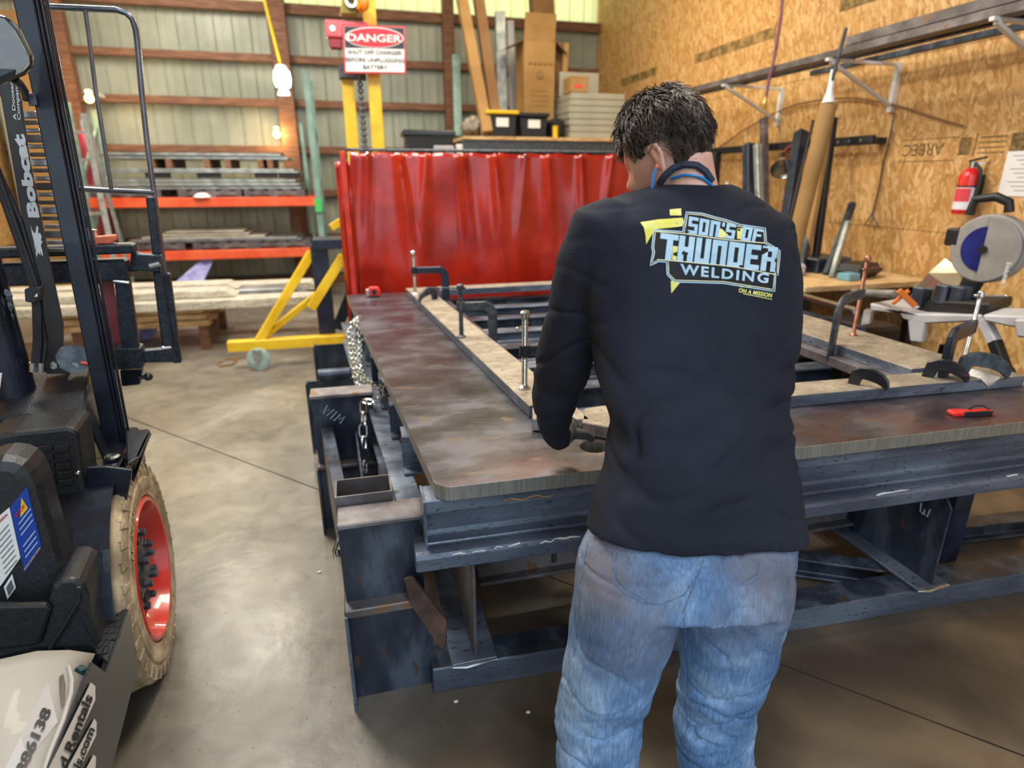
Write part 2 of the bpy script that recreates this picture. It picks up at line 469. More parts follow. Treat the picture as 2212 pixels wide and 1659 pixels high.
ap = MB().box((-14, -16, -.25), (14, -3.2, -.04)).build('trim_apron', mat('gravel', '#3f3d3a', '#8f8b84', '#5f5c57', scale=60, rough=.9)); ap['kind'] = 'structure'

# far wall: siding sheets, timber girts and posts
wf = struct('wall_far')
def rib(x0, x1, z0, z1, y, m, name, parent):
    prof = []; n = max(1, round((x1-x0)/.23)); st = (x1-x0)/n
    for i in range(n):
        a = x0+i*st
        prof += [(a, 0), (a+st*.40, 0), (a+st*.42, .006), (a+st*.58, .006), (a+st*.60, 0), (a+st*.90, 0), (a+st*.93, -.028), (a+st*.97, -.028)]
    prof.append((x1, 0))
    vs = [(a, y+b, z0) for a, b in prof]+[(a, y+b, z1) for a, b in prof]; k = len(prof)
    mb = MB().add(vs, [(i, i+1, i+1+k, i+k) for i in range(k-1)])
    return mb.build(name, m, parent, fix=False)
nx = 9; st = (XR-XL)/nx
for i in range(nx):
    rib(XL+i*st, XL+(i+1)*st, .14, 3.9, YW+.03, M_SIDING, 'siding_sheet', wf)
for z in (.06, .72, 1.38, 2.0, 2.64, 3.22, 3.86):
    h = .10 if z < 3.8 else .13
    for a, b in ((XL, -.89), (-.66, 1.56), (1.72, XR)):
        MB().box((a, YW-.10, z-h/2), (b, YW-.035, z+h/2)).build('girt', M_WOOD, wf, bevel=.004)
for x0, x1 in ((-3.62, -3.42), (-.89, -.66), (1.56, 1.72)):
    MB().box((x0, YW-.22, 0), (x1, YW-.02, 5.2)).build('post', M_WOOD, wf, bevel=.006)
MB().box((XL, YW+.06, 0), (XR, YW+.09, 3.9)).build('backing_sheet', mat('backing', '#5d6154'), wf)
sk = struct('window_1')
for i in range(nx):
    rib(XL+i*st, XL+(i+1)*st, 3.88, 5.2, YW+.03, M_SKYL, 'skylight_sheet', sk)

# right wall: strand boards, joints open a few mm
wr = struct('wall_right')
MB().box((XR+.02, -3.2, 0), (XR+.12, YW+.2, CEIL)).build('stud_backing', mat('stud_back', '#4d361f'), wr)
for r in range(4):
    z0 = r*1.22+.01; z1 = min(z0+1.216, CEIL-.01); y = -3.2-(1.22 if r % 2 else 0)
    while y < YW:
        a, b = max(y, -3.2), min(y+2.436, YW+.05)
        if b-a > .1:
            MB().box((XR, a, z0), (XR+.018, b, z1)).build('strand_board', M_OSB, wr)
        y += 2.44
# printed stamps on the boards
def stamp(y0, z0, txt, h, L, flip=True):
    mb = MB()
    up = (0, 0, -1) if flip else (0, 0, 1); right = (0, 1, 0) if flip else (0, -1, 0)
    put_text(mb, txt, (XR-.002, y0, z0), right, up, h, L, bold=.012)
    return mb
m_ = stamp(3.655, 1.835, 'ARBEC', .085, .34, True)
m_.v = [V((a.x, a.y, a.z)) for a in m_.v]
m_.box((XR-.002, 3.55, 1.715), (XR-.001, 4.02, 1.720)); m_.box((XR-.002, 3.55, 1.865), (XR-.001, 4.02, 1.870))
for k in range(4):
    m_.box((XR-.002, 3.22, 1.755+k*.032), (XR-.001, 3.40, 1.763+k*.032))
m_.box((XR-.002, 3.42, 1.735), (XR-.001, 3.43, 1.88)); m_.box((XR-.002, 3.46, 1.75), (XR-.001, 3.54, 1.86)); m_.box((XR-.002, 3.08, 1.76), (XR-.001, 3.19, 1.87)); m_.box((XR-.002, 2.6, 1.76), (XR-.001, 3.05, 1.86))
m_.build('printed_stamp', mat('print_ink', '#5c4a28', '#9c7c48', rough=.7, scale=30, lo=.4, hi=.7), wr)
mb = MB()
for (ya, yb, z) in ((5.75, 7.2, 2.93), (8.2, 9.3, 2.95), (3.95, 4.9, 2.96)):
    mb.box((XR-.002, ya, z-.05), (XR-.001, yb, z+.05))
    mb.box((XR-.002, ya-.03, z-.09), (XR-.001, ya-.01, z+.09))
mb.build('faded_stamp', M_INKOSB, wr)
wl = struct('wall_left')
MB().box((XL-.12, -3.2, 0), (XL, YW+.2, CEIL)).build('liner_board', M_OSB, wl)
for z in (.7, 1.4, 2.1, 2.8, 3.5):
    MB().box((XL, 4, z-.05), (XL+.04, YW-.25, z+.05)).build('girt', M_WOOD, wl)
cl = MB().box((XL-.2, -3.2, CEIL), (XR+.2, YW+.2, CEIL+.1)).build('ceiling', mat('ceiling_white', '#cfcfc8')); cl['kind'] = 'structure'
for i in range(5):
    MB().box((XL, -2.4+i*2.6, CEIL-.35), (XR, -2.25+i*2.6, CEIL)).build('trim_%d' % (i+1), M_WOOD)['kind'] = 'structure'

# ================================================================== FAR LEFT: pallet rack
YB = 9.0
def post_rack(x, y0, z1, label, par):
    m = MB()
    m.ext([(-.04, -.035), (.04, -.035), (.04, .035), (-.04, .035)], (x, y0, 0), (x, y0, z1), (0, 1, 0))
    m.build('upright', M_TEAL, par, world=True, bevel=.003)
rack = thing('pallet_rack', 'teal pallet rack with orange beams holding flat steel by the metal wall', 'rack', (-1.8, YB, 0))
post_rack(-.41, YB, 2.9, '', rack); post_rack(-3.2, YB, 2.46, '', rack)
post_rack(-.41, YB+.9, 2.9, '', rack); post_rack(-3.2, YB+.9, 2.46, '', rack)
for z in (1.30, .625):
    for dy in (0, .9):
        MB().bar((-3.16, YB-.04+dy*1.04, z), (-.45, YB-.04+dy*1.04, z), .05, .12).build('beam', M_ORANGE, rack, world=True, bevel=.006)
for x in (-.41, -3.2):
    for z0, z1 in ((.3, .95), (.95, 1.6), (1.6, 2.25)):
        MB().bar((x, YB+.03, z0), (x, YB+.87, z1), .03, .03).build('brace', M_TEAL, rack, world=True)
MB().box((-.46, YB-.07, 1.16), (-.37, YB-.04, 1.33)).build('beam_clip', mat('green_clip', '#46c765'), rack, world=True)
for z, w in ((2.42, 0), (1.85, 0)):
    pass
def planks(name, n, x0, x1, y0, y1, z, t, m, group, labels, cat='steel sheet', jit=.25, step=.0):
    for i in range(n):
        a = x0+rnd.uniform(0, jit); b = x1-rnd.uniform(0, jit)
        o = MB().box((a, y0+rnd.uniform(0, .05), z), (b, y1-rnd.uniform(0, .05), z+t)).build(name, m, bevel=.002)
        tag(o, labels[i], cat, group); z += t+.001+step
    return z
def pallet(x, y, z, w=1.1, d=.9, label='', m=None, h=.12, group='pallets carrying the rack stock', nb=5):
    m = m or M_WOODL
    t = thing('wooden_pallet', label, 'pallet', (x, y, z), 0, group)
    for dy in (-d/2+.02, 0, d/2-.02):
        MB().box((-w/2, dy-.02, .018), (w/2, dy+.02, h-.018)).build('stringer', m, t)
    for k in range(nb):
        cx = -w/2+.05+k*(w-.1)/(nb-1)
        MB().box((cx-.05, -d/2, h-.018), (cx+.05, d/2, h)).build('deck_board', m, t)
    for k in (0, nb//2, nb-1):
        cx = -w/2+.05+k*(w-.1)/(nb-1)
        MB().box((cx-.05, -d/2, 0), (cx+.05, d/2, .018)).build('bottom_board', m, t)
    return t
lv = ['left pallet under the steel sheets on the lower orange beams', 'middle pallet under the steel sheets on the lower orange beams', 'right pallet under the steel sheets on the lower orange beams']
for k, x in enumerate((-2.55, -1.7, -.95)):
    pallet(x, YB+.45, .69, .75, .85, lv[k], M_BROWN, .09)
planks('steel_sheet', 2, -2.95, -.65, YB, YB+.9, .785, .02, M_SHEET, 'sheets on the lower rack shelf',
       ['bottom grey steel sheet on the lower rack shelf', 'second grey steel sheet up on the lower rack shelf'], step=.004)
planks('steel_sheet', 3, -2.7, -.95, YB+.05, YB+.8, .835, .022, M_GREYWOOD, 'pale sheets on the lower rack shelf',
       ['longest pale sheet on the lower rack shelf', 'middle pale sheet with a stepped end on the lower rack shelf', 'top pale sheet on the lower rack shelf'], jit=.5, step=.012)
lv = ['left dark pallet on the upper orange beams', 'middle dark pallet on the upper orange beams', 'right dark pallet on the upper orange beams']
for k, x in enumerate((-2.75, -1.75, -.98)):
    pallet(x, YB+.45, 1.365, .8, .85, lv[k], M_BROWN, .09)
planks('steel_sheet', 3, -3.0, -.62, YB, YB+.9, 1.46, .03, M_GALV, 'galvanised stock on the upper rack shelf',
       ['lowest galvanised length on the upper rack shelf', 'second galvanised length on the upper rack shelf', 'third galvanised length on the upper rack shelf'], jit=.1, step=.015)
for k, x in enumerate((-2.35, -1.75, -1.05, -.75)):
    tag(MB().box((x-.14, YB+.02, 1.60), (x+.14, YB+.10, 1.66)).build('spacer_block', M_INK, bevel=.004),
        ['black spacer block farthest left between the galvanised lengths', 'second black spacer block from the left on the rack', 'third black spacer block from the left on the rack', 'black spacer block nearest the teal upright'][k], 'block', 'spacer blocks on the rack')
planks('steel_sheet', 2, -3.0, -.62, YB, YB+.85, 1.665, .022, M_GALV, 'galvanised stock over the spacers',
       ['pale galvanised length resting on the black spacers', 'upper galvanised length above the black spacers'], jit=.15, step=.004)
for k, x in enumerate((-2.4, -2.2, -1.75, -1.5, -1.1, -.98)):
    tag(MB().box((x-.035, YB+.03, 1.715), (x+.035, YB+.8, 1.83)).build('wood_spacer', M_WOOD, bevel=.003),
        'short upright timber spacer under the top sheets, number %s from the left' % ['one', 'two', 'three', 'four', 'five', 'six'][k], 'wood block', 'timber spacers on the rack')
planks('steel_sheet', 2, -3.1, -.66, YB, YB+.85, 1.832, .03, M_GALV, 'sheets on top of the rack',
       ['light galvanised sheet on the timber spacers', 'topmost galvanised sheet on the rack stack'], jit=.3, step=.01)
tag(MB().lathe([(0, .06), (.06, .05), (.1, .02), (.11, 0), (0, 0)], (-1.85, YB-.045, 1.362), n=16).build('white_bowl', M_WHITE, smooth=True), 'small white rounded cap standing on the upper orange beam', 'cap')
# leaning purple board
o = MB().prism([PY(372, 615, 8.75), PY(432, 560, 8.75)+V((0, .3, 0)), PY(454, 562, 8.75)+V((0, .3, 0)), PY(436, 615, 8.75)], (0, .02, 0)).build('purple_board', mat('purple_board', '#6c6ca8', '#9a97c6', scale=9, rough=.4))
tag(o, 'purple tinted plastic sheet leaning under the lower orange beam', 'sheet')
# aluminium step ladder, far left
ld = thing('step_ladder', 'aluminium step ladder standing at the far left by the wood post', 'ladder', (-3.1, 8.4, 0))
for x0, x1 in ((-3.28, -3.18), (-2.78, -2.88)):
    MB().bar((x0, 8.25, 0), (x1, 8.55, 2.3), .06, .03).build('rail', M_GALV, ld, world=True)
    MB().bar((x0, 8.78, 0), (x1, 8.60, 2.28), .04, .03).build('rear_leg', M_GALV, ld, world=True)
for k in range(7):
    z = .3+k*.3; f = z/2.3
    MB().box((-3.28+.1*f, 8.23+.3*f, z-.015), (-2.78-.1*f, 8.3+.3*f, z+.015)).build('step', M_GALV, ld, world=True)
dr = thing('red_cylinder', 'tall red gas cylinder beyond the ladder at far left', 'gas cylinder', (-3.33, 9.75, 0))
MB().lathe([(0, 0), (.13, 0), (.13, 1.95), (.11, 2.1), (.05, 2.2), (0, 2.2)], (0, 0, 0), n=20).build('shell', mat('dull_red', '#8a2438', '#a83a50', scale=4), dr, smooth=True)
MB().cyl((0, 0, 2.2), (0, 0, 2.32), .03).build('valve', M_CHROME, dr, smooth=True)
for k, (x, h, m, lb) in enumerate(((-3.9, 3.6, M_CARD, 'wide upright strand board leaning in the far left corner'), (-4.15, 2.6, M_SIDING, 'pale metal offcut leaning in the far left corner'))):
    tag(MB().prism([(x-.16, 9.7, 0), (x+.16, 9.7, 0), (x+.16, 10.0, h), (x-.16, 10.0, h)], (0, .03, 0)).build('leaning_board', m), lb, 'board')

# floor lumber stack: pallets, boards, flat bars
lvp = thing('wooden_pallet', 'rough pallet with projecting leg under the long boards', 'pallet', (-2.0, 6.75, 0), 0)
for dy in (-.42, 0, .42):
    MB().box((-.6, dy-.045, 0), (-.5, dy+.045, .24)).build('leg', M_WOOD, lvp)
    MB().box((.48, dy-.045, .0), (.56, dy+.045, .24)).build('leg', M_WOOD, lvp)
for k, z in enumerate((.25, .315, .38)):
    for dy in (-.46, -.15, .16, .46):
        MB().box((-.75, dy-.06, z), (.6-.02*k, dy+.06, z+.055)).build('runner_board', M_WOODL, lvp, bevel=.006)
tag(MB().prism([PY(300, 700, 6.9), PY(345, 700, 6.9), PY(325, 745, 6.9), PY(298, 748, 6.9)], (0, .02, 0)).build('purple_offcut', MATS['purple_board']), 'purple offcut lying low beneath the pallet boards', 'offcut')
BD = [(-3.4, -.32, 6.18, .44, .085, 'front long grey board reaching farthest right on the lumber stack'),
      (-3.3, -1.12, 6.30, .528, .07, 'short weathered board with split end lying on the front board'),
      (-3.2, -.50, 6.62, .44, .10, 'flat steel bar with dark edge behind the front board'),
      (-3.2, -1.15, 6.66, .545, .06, 'shorter pale board at the back of the lumber stack'),
      (-3.3, -.38, 6.98, .45, .09, 'rear long board of the lumber stack beside the gantry leg')]
for k, (x0, x1, y, z, t, lb) in enumerate(BD):
    tag(MB().prism([(x0, y-.13, z), (x1, y-.13, z), (x1-.10, y-.13, z+t), (x0, y-.13, z+t)], (0, .26, 0)).build('long_board', M_GREYWOOD if k != 2 else M_SHEET, bevel=.006), lb, 'board', 'boards of the lumber stack')
tag(MB().box((-3.0, 6.5, .44-.001), (-1.42, 6.9, .44)).build('wood_strip', M_WOODL), 'thin strip of pale wood between the stacked boards', 'wood strip')

# hanging lamp and its yellow cord
lp = thing('hanging_work_light', 'bright white work light hanging on a yellow cord before the brown post', 'light', PY(610, 172, 7.6))
c = PY(610, 172, 7.6)
MB().lathe([(0, -.07), (.075, -.07), (.09, .0), (.08, .08), (0, .09)], (0, 0, 0), n=20).build('bulb', mat('lamp_glow', '#ffffff', emit='#eaf6ff', estr=16), lp, smooth=True)
MB().lathe([(0, .14), (.05, .14), (.08, .09), (.08, .08), (0, .08)], (0, 0, 0), n=20).build('cap', M_WHITE, lp, smooth=True)
MB().lathe([(.05, -.1), (.07, -.16), (.05, -.17), (0, -.17)], (0, 0, 0), n=20).build('guard', M_WHITE, lp, smooth=True)
MB().tube([c+V((0, 0, .13)), c+V((-.05, 0, .45)), c+V((-.1, 0, .8)), c+V((-.14, .02, 1.3)), c+V((-.15, .02, 2.9))], .014, 8).build('cord', M_YEL, lp, world=True, smooth=True)
pt = bpy.data.lights.new('bulb_light', 'POINT'); pt.energy = 22; pt.color = (.9, .97, 1); pt.shadow_soft_size = .1
q = bpy.data.objects.new('bulb_light', pt); COL.objects.link(q); q.parent = lp; q.location = (0, -.2, -.05)
for (x, y, Y, lb) in ((193, 213, 9.6, 'small warm bulb glowing at the far left post'), (598, 290, 10.05, 'small warm bulb glowing low against the brown middle post')):
    b = thing('warm_bulb', lb, 'light bulb', PY(x, y, Y), 0, 'warm bulbs on the far wall')
    MB().ball((0, 0, 0), .05, 14, 8).build('glass', mat('warm_glow', '#ffdf9a', emit='#ffbf6a', estr=22), b, smooth=True)
    MB().cyl((0, 0, .045), (0, .0, .1), .022).build('socket', M_WHITE, b, smooth=True)
    MB().box((-.03, .0, .06), (.03, .22 if Y > 10 else .5, .1)).build('holder', M_WHITE, b)
    p2 = bpy.data.lights.new('bulb_light', 'POINT'); p2.energy = 22; p2.color = (1, .62, .25); p2.shadow_soft_size = .05
    q = bpy.data.objects.new('bulb_light', p2); COL.objects.link(q); q.parent = b; q.location = (0, -.07, 0)
tag(MB().bar((-.55, 9.85, .0), (-.60, 10.02, 2.35), .05, .05).build('leaning_rail', M_TEAL), 'second teal rail leaning behind the rack upright', 'rail')

# ================================================================== gantry (yellow) with sign
YG = 5.9
gt = thing('gantry_hoist', 'yellow steel gantry with slanted braces and casters behind the red curtain', 'gantry', (-.2, YG, 0))
def yb(p0, p1, w, h, name='brace', m=M_YEL): return MB().bar(p0, p1, w, h).build(name, m, gt, world=True, bevel=.004)
yb(V((-1.12, 5.5, .22)), V((.6, 5.5, .22)), .09, .09, 'base_beam')
yb(PY(560, 735, 5.5), PY(672, 548, 5.5)+V((0, .1, 0)), .07, .07)
yb(PY(672, 665, 5.45), PY(742, 553, 5.45), .08, .08)
yb(PY(560, 735, 5.5), PY(690, 640, 5.5)+V((0, .25, 0)), .05, .05)
yb(PY(715, 492, 6.2), PY(748, 472, 6.2), .07, .07)
MB().box((-.36, 5.55, .25), (-.22, 5.75, 1.05)).build('column', M_NAVY, gt, world=True, bevel=.004)
MB().box((-.34, 5.5, 1.02), (.0, 5.85, 1.10)).build('column_cap', M_NAVY, gt, world=True, bevel=.004)
MB().bar((-.2, 5.6, .3), (.1, 5.6, .95), .09, .09).build('diagonal_leg', M_NAVY, gt, world=True, bevel=.004)
def caster(p, lab):
    MB().lathe([(0, -.02), (.085, -.02), (.1, -.012), (.1, .012), (.085, .02), (0, .02)], p, (0, 1, 0), 24).build('caster_wheel', mat('grey_caster', '#8fa6a2', '#b5c8c4', scale=9), gt, world=True, smooth=True, label=lab)
    for s in (-.03, .03):
        MB().prism([(p.x-.03, p.y+s-.003, p.z), (p.x+.03, p.y+s-.003, p.z), (p.x+.04, p.y+s-.003, p.z+.09), (p.x-.04, p.y+s-.003, p.z+.09)], (0, .006, 0)).build('caster_fork', M_CHROME, gt, world=True)
    MB().cyl((p.x, p.y-.035, p.z), (p.x, p.y+.035, p.z), .018).build('axle', M_CHROME, gt, world=True)
caster(V((-.88, 5.44, .1)), 'pale grey caster wheel'); caster(V((.4, 5.44, .1)), 'pale grey caster wheel behind the curtain')
for nm, x0, x1, z1, yy in (('mast', .245, .37, 3.9, 6.15), ('mast', .03, .125, 2.45, 6.3)):
    mm = MB().ext([(-.05, -.04), (.06, -.04), (.06, .04), (-.05, .04)], ((x0+x1)/2, yy, .27), ((x0+x1)/2-.00, yy, z1), (0, 1, 0)); mm.build('mast', M_YEL, gt, world=True, bevel=.004)
MB().box((-.1, 5.55, .18), (.5, 6.35, .27)).build('mast_foot', M_YEL, gt, world=True, bevel=.004)
MB().box((.0, 6.2, 2.45), (.24, 6.34, 2.56)).build('trolley', M_IRON, gt, world=True, bevel=.006)
ch = thing('hoist_chain', 'dark load chain hanging between the two yellow masts', 'chain', (.18, 6.15, 1.7))
for k in range(30):
    MB().lathe([(.012*math.cos(a)+.016, .006*math.sin(a)) for a in (0, 2.1, 4.2)], (0, 0, .02+k*.026), (1, 0, 0) if k % 2 else (0, 1, 0), 8, closed=True).build('chain_link', M_IRON, ch)
hk = thing('chain_hoist', 'yellow and orange hoist block with steel hook pin at the gantry top', 'hoist', (.18, 6.05, 2.85))
MB().prism([(-.13, -.06, .06), (.02, -.06, .06), (.06, -.06, .5), (-.03, -.06, .5)], (0, .1, 0)).build('hook_body', mat('olive_yellow', '#8b7a20'), hk, bevel=.01)
MB().lathe([(0, -.04), (.05, -.04), (.075, 0), (.05, .04), (0, .04)], (.055, -.1, .14), (1, .6, 0), 20).build('wheel_cover', mat('bright_orange', '#f08a16'), hk, smooth=True)
MB().lathe([(.03, -.02), (.05, -.02), (.05, .02), (.03, .02)], (-.03, -.09, .15), (0, 1, 0), 20, closed=True).build('ring', M_CHROME, hk, smooth=True)
mo = thing('red_motor_box', 'rounded red control box with a lit lamp behind the danger sign', 'control box', (.0, 6.05, 2.66))
MB().box((-.08, 0, .08), (.28, .1, .22)).build('housing', mat('pink_red', '#c84a55', '#da6a70', scale=3), mo, bevel=.02, seg=3)
MB().box((-.06, .01, .0), (.05, .09, .08)).build('lower_box', mat('dark_red', '#8a2430'), mo, bevel=.01)
MB().ball((-.02, -.005, .15), .02).build('lamp', mat('lamp_pink', '#fff0e0', emit='#fff0e0', estr=4), mo, smooth=True)
# danger sign, tilted plate
sg = thing('danger_sign', 'red, black and white danger sign on the yellow mast', 'sign')
c00, c10, c11, c01 = PY(744, 158, 6.02), PY(877, 160, 6.02), PY(876, 57, 6.02), PY(739, 53, 6.02)
def SG(u, v, d=0): return c00*(1-u)*(1-v)+c10*u*(1-v)+c11*u*v+c01*(1-u)*v+V((0, -d, 0))
def sgpoly(us, d, name, m):
    MB().prism([SG(u, v, d) for u, v in us], (0, .004 if d else .012, 0)).build(name, m, sg, world=True)
sgpoly([(0, 0), (1, 0), (1, 1), (0, 1)], 0, 'plate', M_SIGNRED)
sgpoly([(.025, .035), (.975, .035), (.975, .965), (.025, .965)], .005, 'white_field', M_LABEL)
sgpoly([(.03, .53), (.97, .53), (.97, .96), (.03, .96)], .008, 'black_band', mat('sign_black', '#23272e'))
sgpoly([(.5+.465*math.cos(a*PI/18), .745+.215*math.sin(a*PI/18)) for a in range(36)], .011, 'oval_rim', M_LABEL)
sgpoly([(.5+.445*math.cos(a*PI/18), .745+.195*math.sin(a*PI/18)) for a in range(36)], .014, 'red_oval', M_SIGNRED)
mb = MB(); sr = (c10-c00).normalized(); su = (c01-c00).normalized()
put_text(mb, 'DANGER', SG(.5, .66, .02), sr, su, .058, .46, bold=.02, center=True); mb.build('lettering', M_LABEL, sg, world=True, fix=False)
mb = MB()
for t_, v_, w_ in (('SHUT OFF CHARGER', .40, .46), ('BEFORE UNPLUGGING', .24, .50), ('BATTERY', .09, .21)):
    put_text(mb, t_, SG(.5, v_, .011), sr, su, .034, w_, bold=.008, center=True)
mb.build('lettering', M_INK, sg, world=True, fix=False)

# ================================================================== red welding curtain
YC = 5.25
cu = thing('welding_curtain', 'glossy red vinyl welding curtain hung on a frame behind the bench', 'curtain', (1.15, YC, 0))
x0, x1, zt, zb = .03, 2.75, 1.80, .12
nu, nv = 220, 40; vs = []; fs = []
folds = [(.05, .5), (.14, 1.), (.22, .6), (.33, .9), (.43, 1.), (.53, .5), (.60, .9), (.71, 1.), (.82, .7), (.93, 1.)]
for j in range(nv+1):
    v = j/nv
    for i in range(nu+1):
        u = i/nu; d = 0
        for fu, fa in folds:
            cx = fu+.05*v*(1 if fa > .8 else -1)
            d -= fa*.05*math.exp(-((u-cx)/(.010+.028*v))**2)*math.exp(-v*2.0)
        d += .035*math.sin(u*23+math.sin(v*3))*v+.03*noise.noise(V((u*7, v*2.2, 3)))
        sag = .012*abs(math.sin(u*PI*11))*(1-v)
        vs.append((x0+(x1-x0)*u, YC+d, zt-sag-(zt-zb)*v))
for j in range(nv):
    for i in range(nu):
        a = j*(nu+1)+i; fs.append((a, a+1, a+nu+2, a+nu+1))
o = MB().add(vs, fs).build('vinyl_sheet', M_CURT, cu, world=True, smooth=True, fix=False)
sm = o.modifiers.new('solid', 'SOLIDIFY'); sm.thickness = .0015
MB().tube([(x0-.03, YC+.02, zt+.012), (x1, YC+.02, zt+.012)], .013, 10).build('top_rail', M_IRON, cu, world=True, smooth=True)
MB().box((x0-.075, YC+.0, .03), (x0-.03, YC+.05, zt)).build('post', mat('curtain_post_red', '#a8231b', '#c2352a', scale=8), cu, world=True, bevel=.004)
MB().box((x1, YC, .03), (x1+.04, YC+.05, zt)).build('post', MATS['curtain_post_red'], cu, world=True, bevel=.004)
for xx in (x0-.05, x1+.02):
    MB().box((xx-.03, YC-.3, 0), (xx+.03, YC+.35, .05)).build('foot', MATS['curtain_post_red'], cu, world=True, bevel=.004)
vs = []; fs = []
for j in range(31):
    for i in range(9):
        vs.append((x0-.12+.13*i/8, YC+.03+.02*math.sin(i*1.6+j*.12), 1.72-1.55*j/30))
for j in range(30):
    for i in range(8):
        a = j*9+i; fs.append((a, a+1, a+10, a+9))
o = MB().add(vs, fs).build('side_flap', M_CURT, cu, world=True, smooth=True, fix=False)
sm = o.modifiers.new('solid', 'SOLIDIFY'); sm.thickness = .002
for k, (fu, fa) in enumerate(folds):
    MB().lathe([(.008+.004*math.cos(a), .004*math.sin(a)) for a in (0, 2.1, 4.2)], (x0+(x1-x0)*fu, YC-.02, zt-.02), (0, 1, 0), 10, closed=True).build('grommet', M_CHROME, cu, world=True)

# ================================================================== steel shelf with boxes, far centre
YS = 8.0
shf = thing('storage_shelf', 'grey steel storage shelf with timber deck behind the curtain', 'shelf', (2.5, YS, 0))
MB().box((1.42, YS, 1.92), (3.75, YS+.05, 2.05)).build('beam', M_IRON, shf, world=True, bevel=.004, label='grey painted front beam')
MB().box((1.42, YS+.85, 1.92), (3.75, YS+.9, 2.05)).build('beam', M_IRON, shf, world=True, bevel=.004)
for k, (a, b) in enumerate(((1.44, 2.1), (2.11, 2.75), (2.76, 3.7))):
    MB().box((a, YS-.02, 2.055), (b, YS+.92, 2.095)).build('deck_board', M_WOODL, shf, world=True, bevel=.003)
for x in (1.44, 3.70):
    for y in (YS, YS+.84):
        MB().box((x, y+.002, 0), (x+.06, y+.06, 1.92)).build('upright', M_IRON, shf, world=True)
ZD = 2.097
def bx(name, x0, x1, y0, y1, z0, z1, m, label, cat, group=None, bevel=.006):
    return tag(MB().box((x0, y0, z0), (x1, y1, z1)).build(name, m, bevel=bevel), label, cat, group)
def tote(x0, x1, z1, lid, label):
    t = thing('storage_tote', label, 'storage tote', ((x0+x1)/2, YS+.25, ZD), 0)
    w = (x1-x0)/2; h = z1-ZD
    MB().prism([(-w*.86, -.2, 0), (w*.86, -.2, 0), (w, -.2, h), (-w, -.2, h)], (0, .42, 0)).build('tub', M_PLASTIC, t, bevel=.012)
    MB().box((-w-.02, -.23, h), (w+.02, .25, h+.045)).build('lid', lid, t, bevel=.01)
    MB().box((-.08, -.207, h*.45), (.08, -.203, h*.85)).build('sticker', M_LABEL, t)
    for k in range(5):
        MB().box((-w*.8+k*w*.4-.01, -.21, .02), (-w*.8+k*w*.4+.01, -.2, h*.4)).build('rib', M_PLASTIC, t)
tote(1.76, 2.15, 2.36, mat('tote_yellow', '#e0b614'), 'black tote with yellow lid and white sticker on the shelf')
tote(2.19, 2.56, 2.34, M_PLASTIC, 'black lidded tote right of the yellow lidded one')
bag = MB()
bag.ball((1.62, YS+.3, ZD+.13), .16, 18, 12, (1.0, 1.2, .8))
for i, a in enumerate(bag.v): bag.v[i] = a+V((noise.noise(a*9), noise.noise(a*9+V((5, 0, 0))), noise.noise(a*8)))*.06
for i, a in enumerate(bag.v): bag.v[i].z = max(a.z, ZD+.001)
tag(bag.build('crumpled_bag', mat('bag_plastic', '#7d7468', '#a39a8c', '#6a6054', rough=.3, scale=18), smooth=True), 'crumpled clear bag of parts left of the totes', 'bag')
# tall carton with open flaps
tc = thing('tall_carton', 'tall narrow brown carton with open top flaps standing on the shelf', 'carton', (2.56, YS+.70, ZD))
MB().box((-.20, -.2, .24+.01), (.23, .25, 1.2)).build('body', M_CARD, tc, bevel=.004)
MB().box((-.19, -.21, .24), (.22, -.2, .6)).build('front_flap', M_CARD, tc)
MB().prism([(-.2, -.2, 1.2), (-.2, .2, 1.2), (-.42, .2, 1.12), (-.42, -.2, 1.10)], (0, 0, .006)).build('flap', M_CARDD, tc)
MB().prism([(.23, -.2, 1.2), (.23, .2, 1.2), (.40, .2, 1.08), (.40, -.2, 1.06)], (0, 0, .006)).build('flap', M_CARDD, tc)
MB().prism([(-.2, -.2, 1.2), (.22, -.2, 1.2), (.22, -.25, 1.5), (-.2, -.25, 1.5)], (0, .006, 0)).build('flap', M_CARD, tc)
mb = MB().box((-.2, -.214, .24), (-.2, -.213, .24))
for k in range(4): mb.box((-.12, -.214, .42+k*.06), (.14, -.212, .425+k*.06))
mb.lathe([(0, 0), (.05, 0), (.05, .001)], (.02, -.213, .80), (0, -1, 0), 16)
for k in range(5): mb.box((-.14+k*.07, -.214, .92), (-.1+k*.07, -.212, .945))
mb.build('print', mat('carton_print', '#8a6436'), tc, kind='stuff')
MB().box((-.17, -.17, .0), (.2, .22, .24)).build('base_block', M_CARDD, tc)
# leaning cardboard lengths
def lean(name, p0, p1, w, d, m, label, cat='cardboard length'):
    dd_ = (p1-p0).normalized(); zt_ = ZD+d*.3+.003 if p0.y < 8.92 else .02; p0 = p0-dd_*((p0.z-zt_)/dd_.z)
    return tag(MB().bar(p0, p1, w, d, (0, 1, 0)).build(name, m, bevel=.004), label, cat)
lean('long_carton', PY(1042, 232, 8.15), PY(985, -70, 8.8), .13, .12, M_CARD, 'leftmost long carton leaning against the metal wall')
lean('long_carton', PY(1066, 225, 8.3), PY(1024, -70, 8.9), .13, .12, M_CARDD, 'darker long carton leaning right beside the leftmost one')
lean('long_carton', PY(1172, 62, 9.14), PY(1165, -90, 9.14), .30, .22, M_CARDD, 'wide open carton leaning above the tall brown carton')
lean('leaning_channel', PY(1085, 245, 9.06), PY(1080, 25, 9.06), .13, .08, M_GALV, 'wide grey metal channel leaning behind the cartons', 'metal channel')
lean('leaning_channel', PY(1108, 240, 9.18), PY(1102, 45, 9.18), .09, .06, M_GREYPL, 'shorter grey metal channel right of the wide one', 'metal channel')
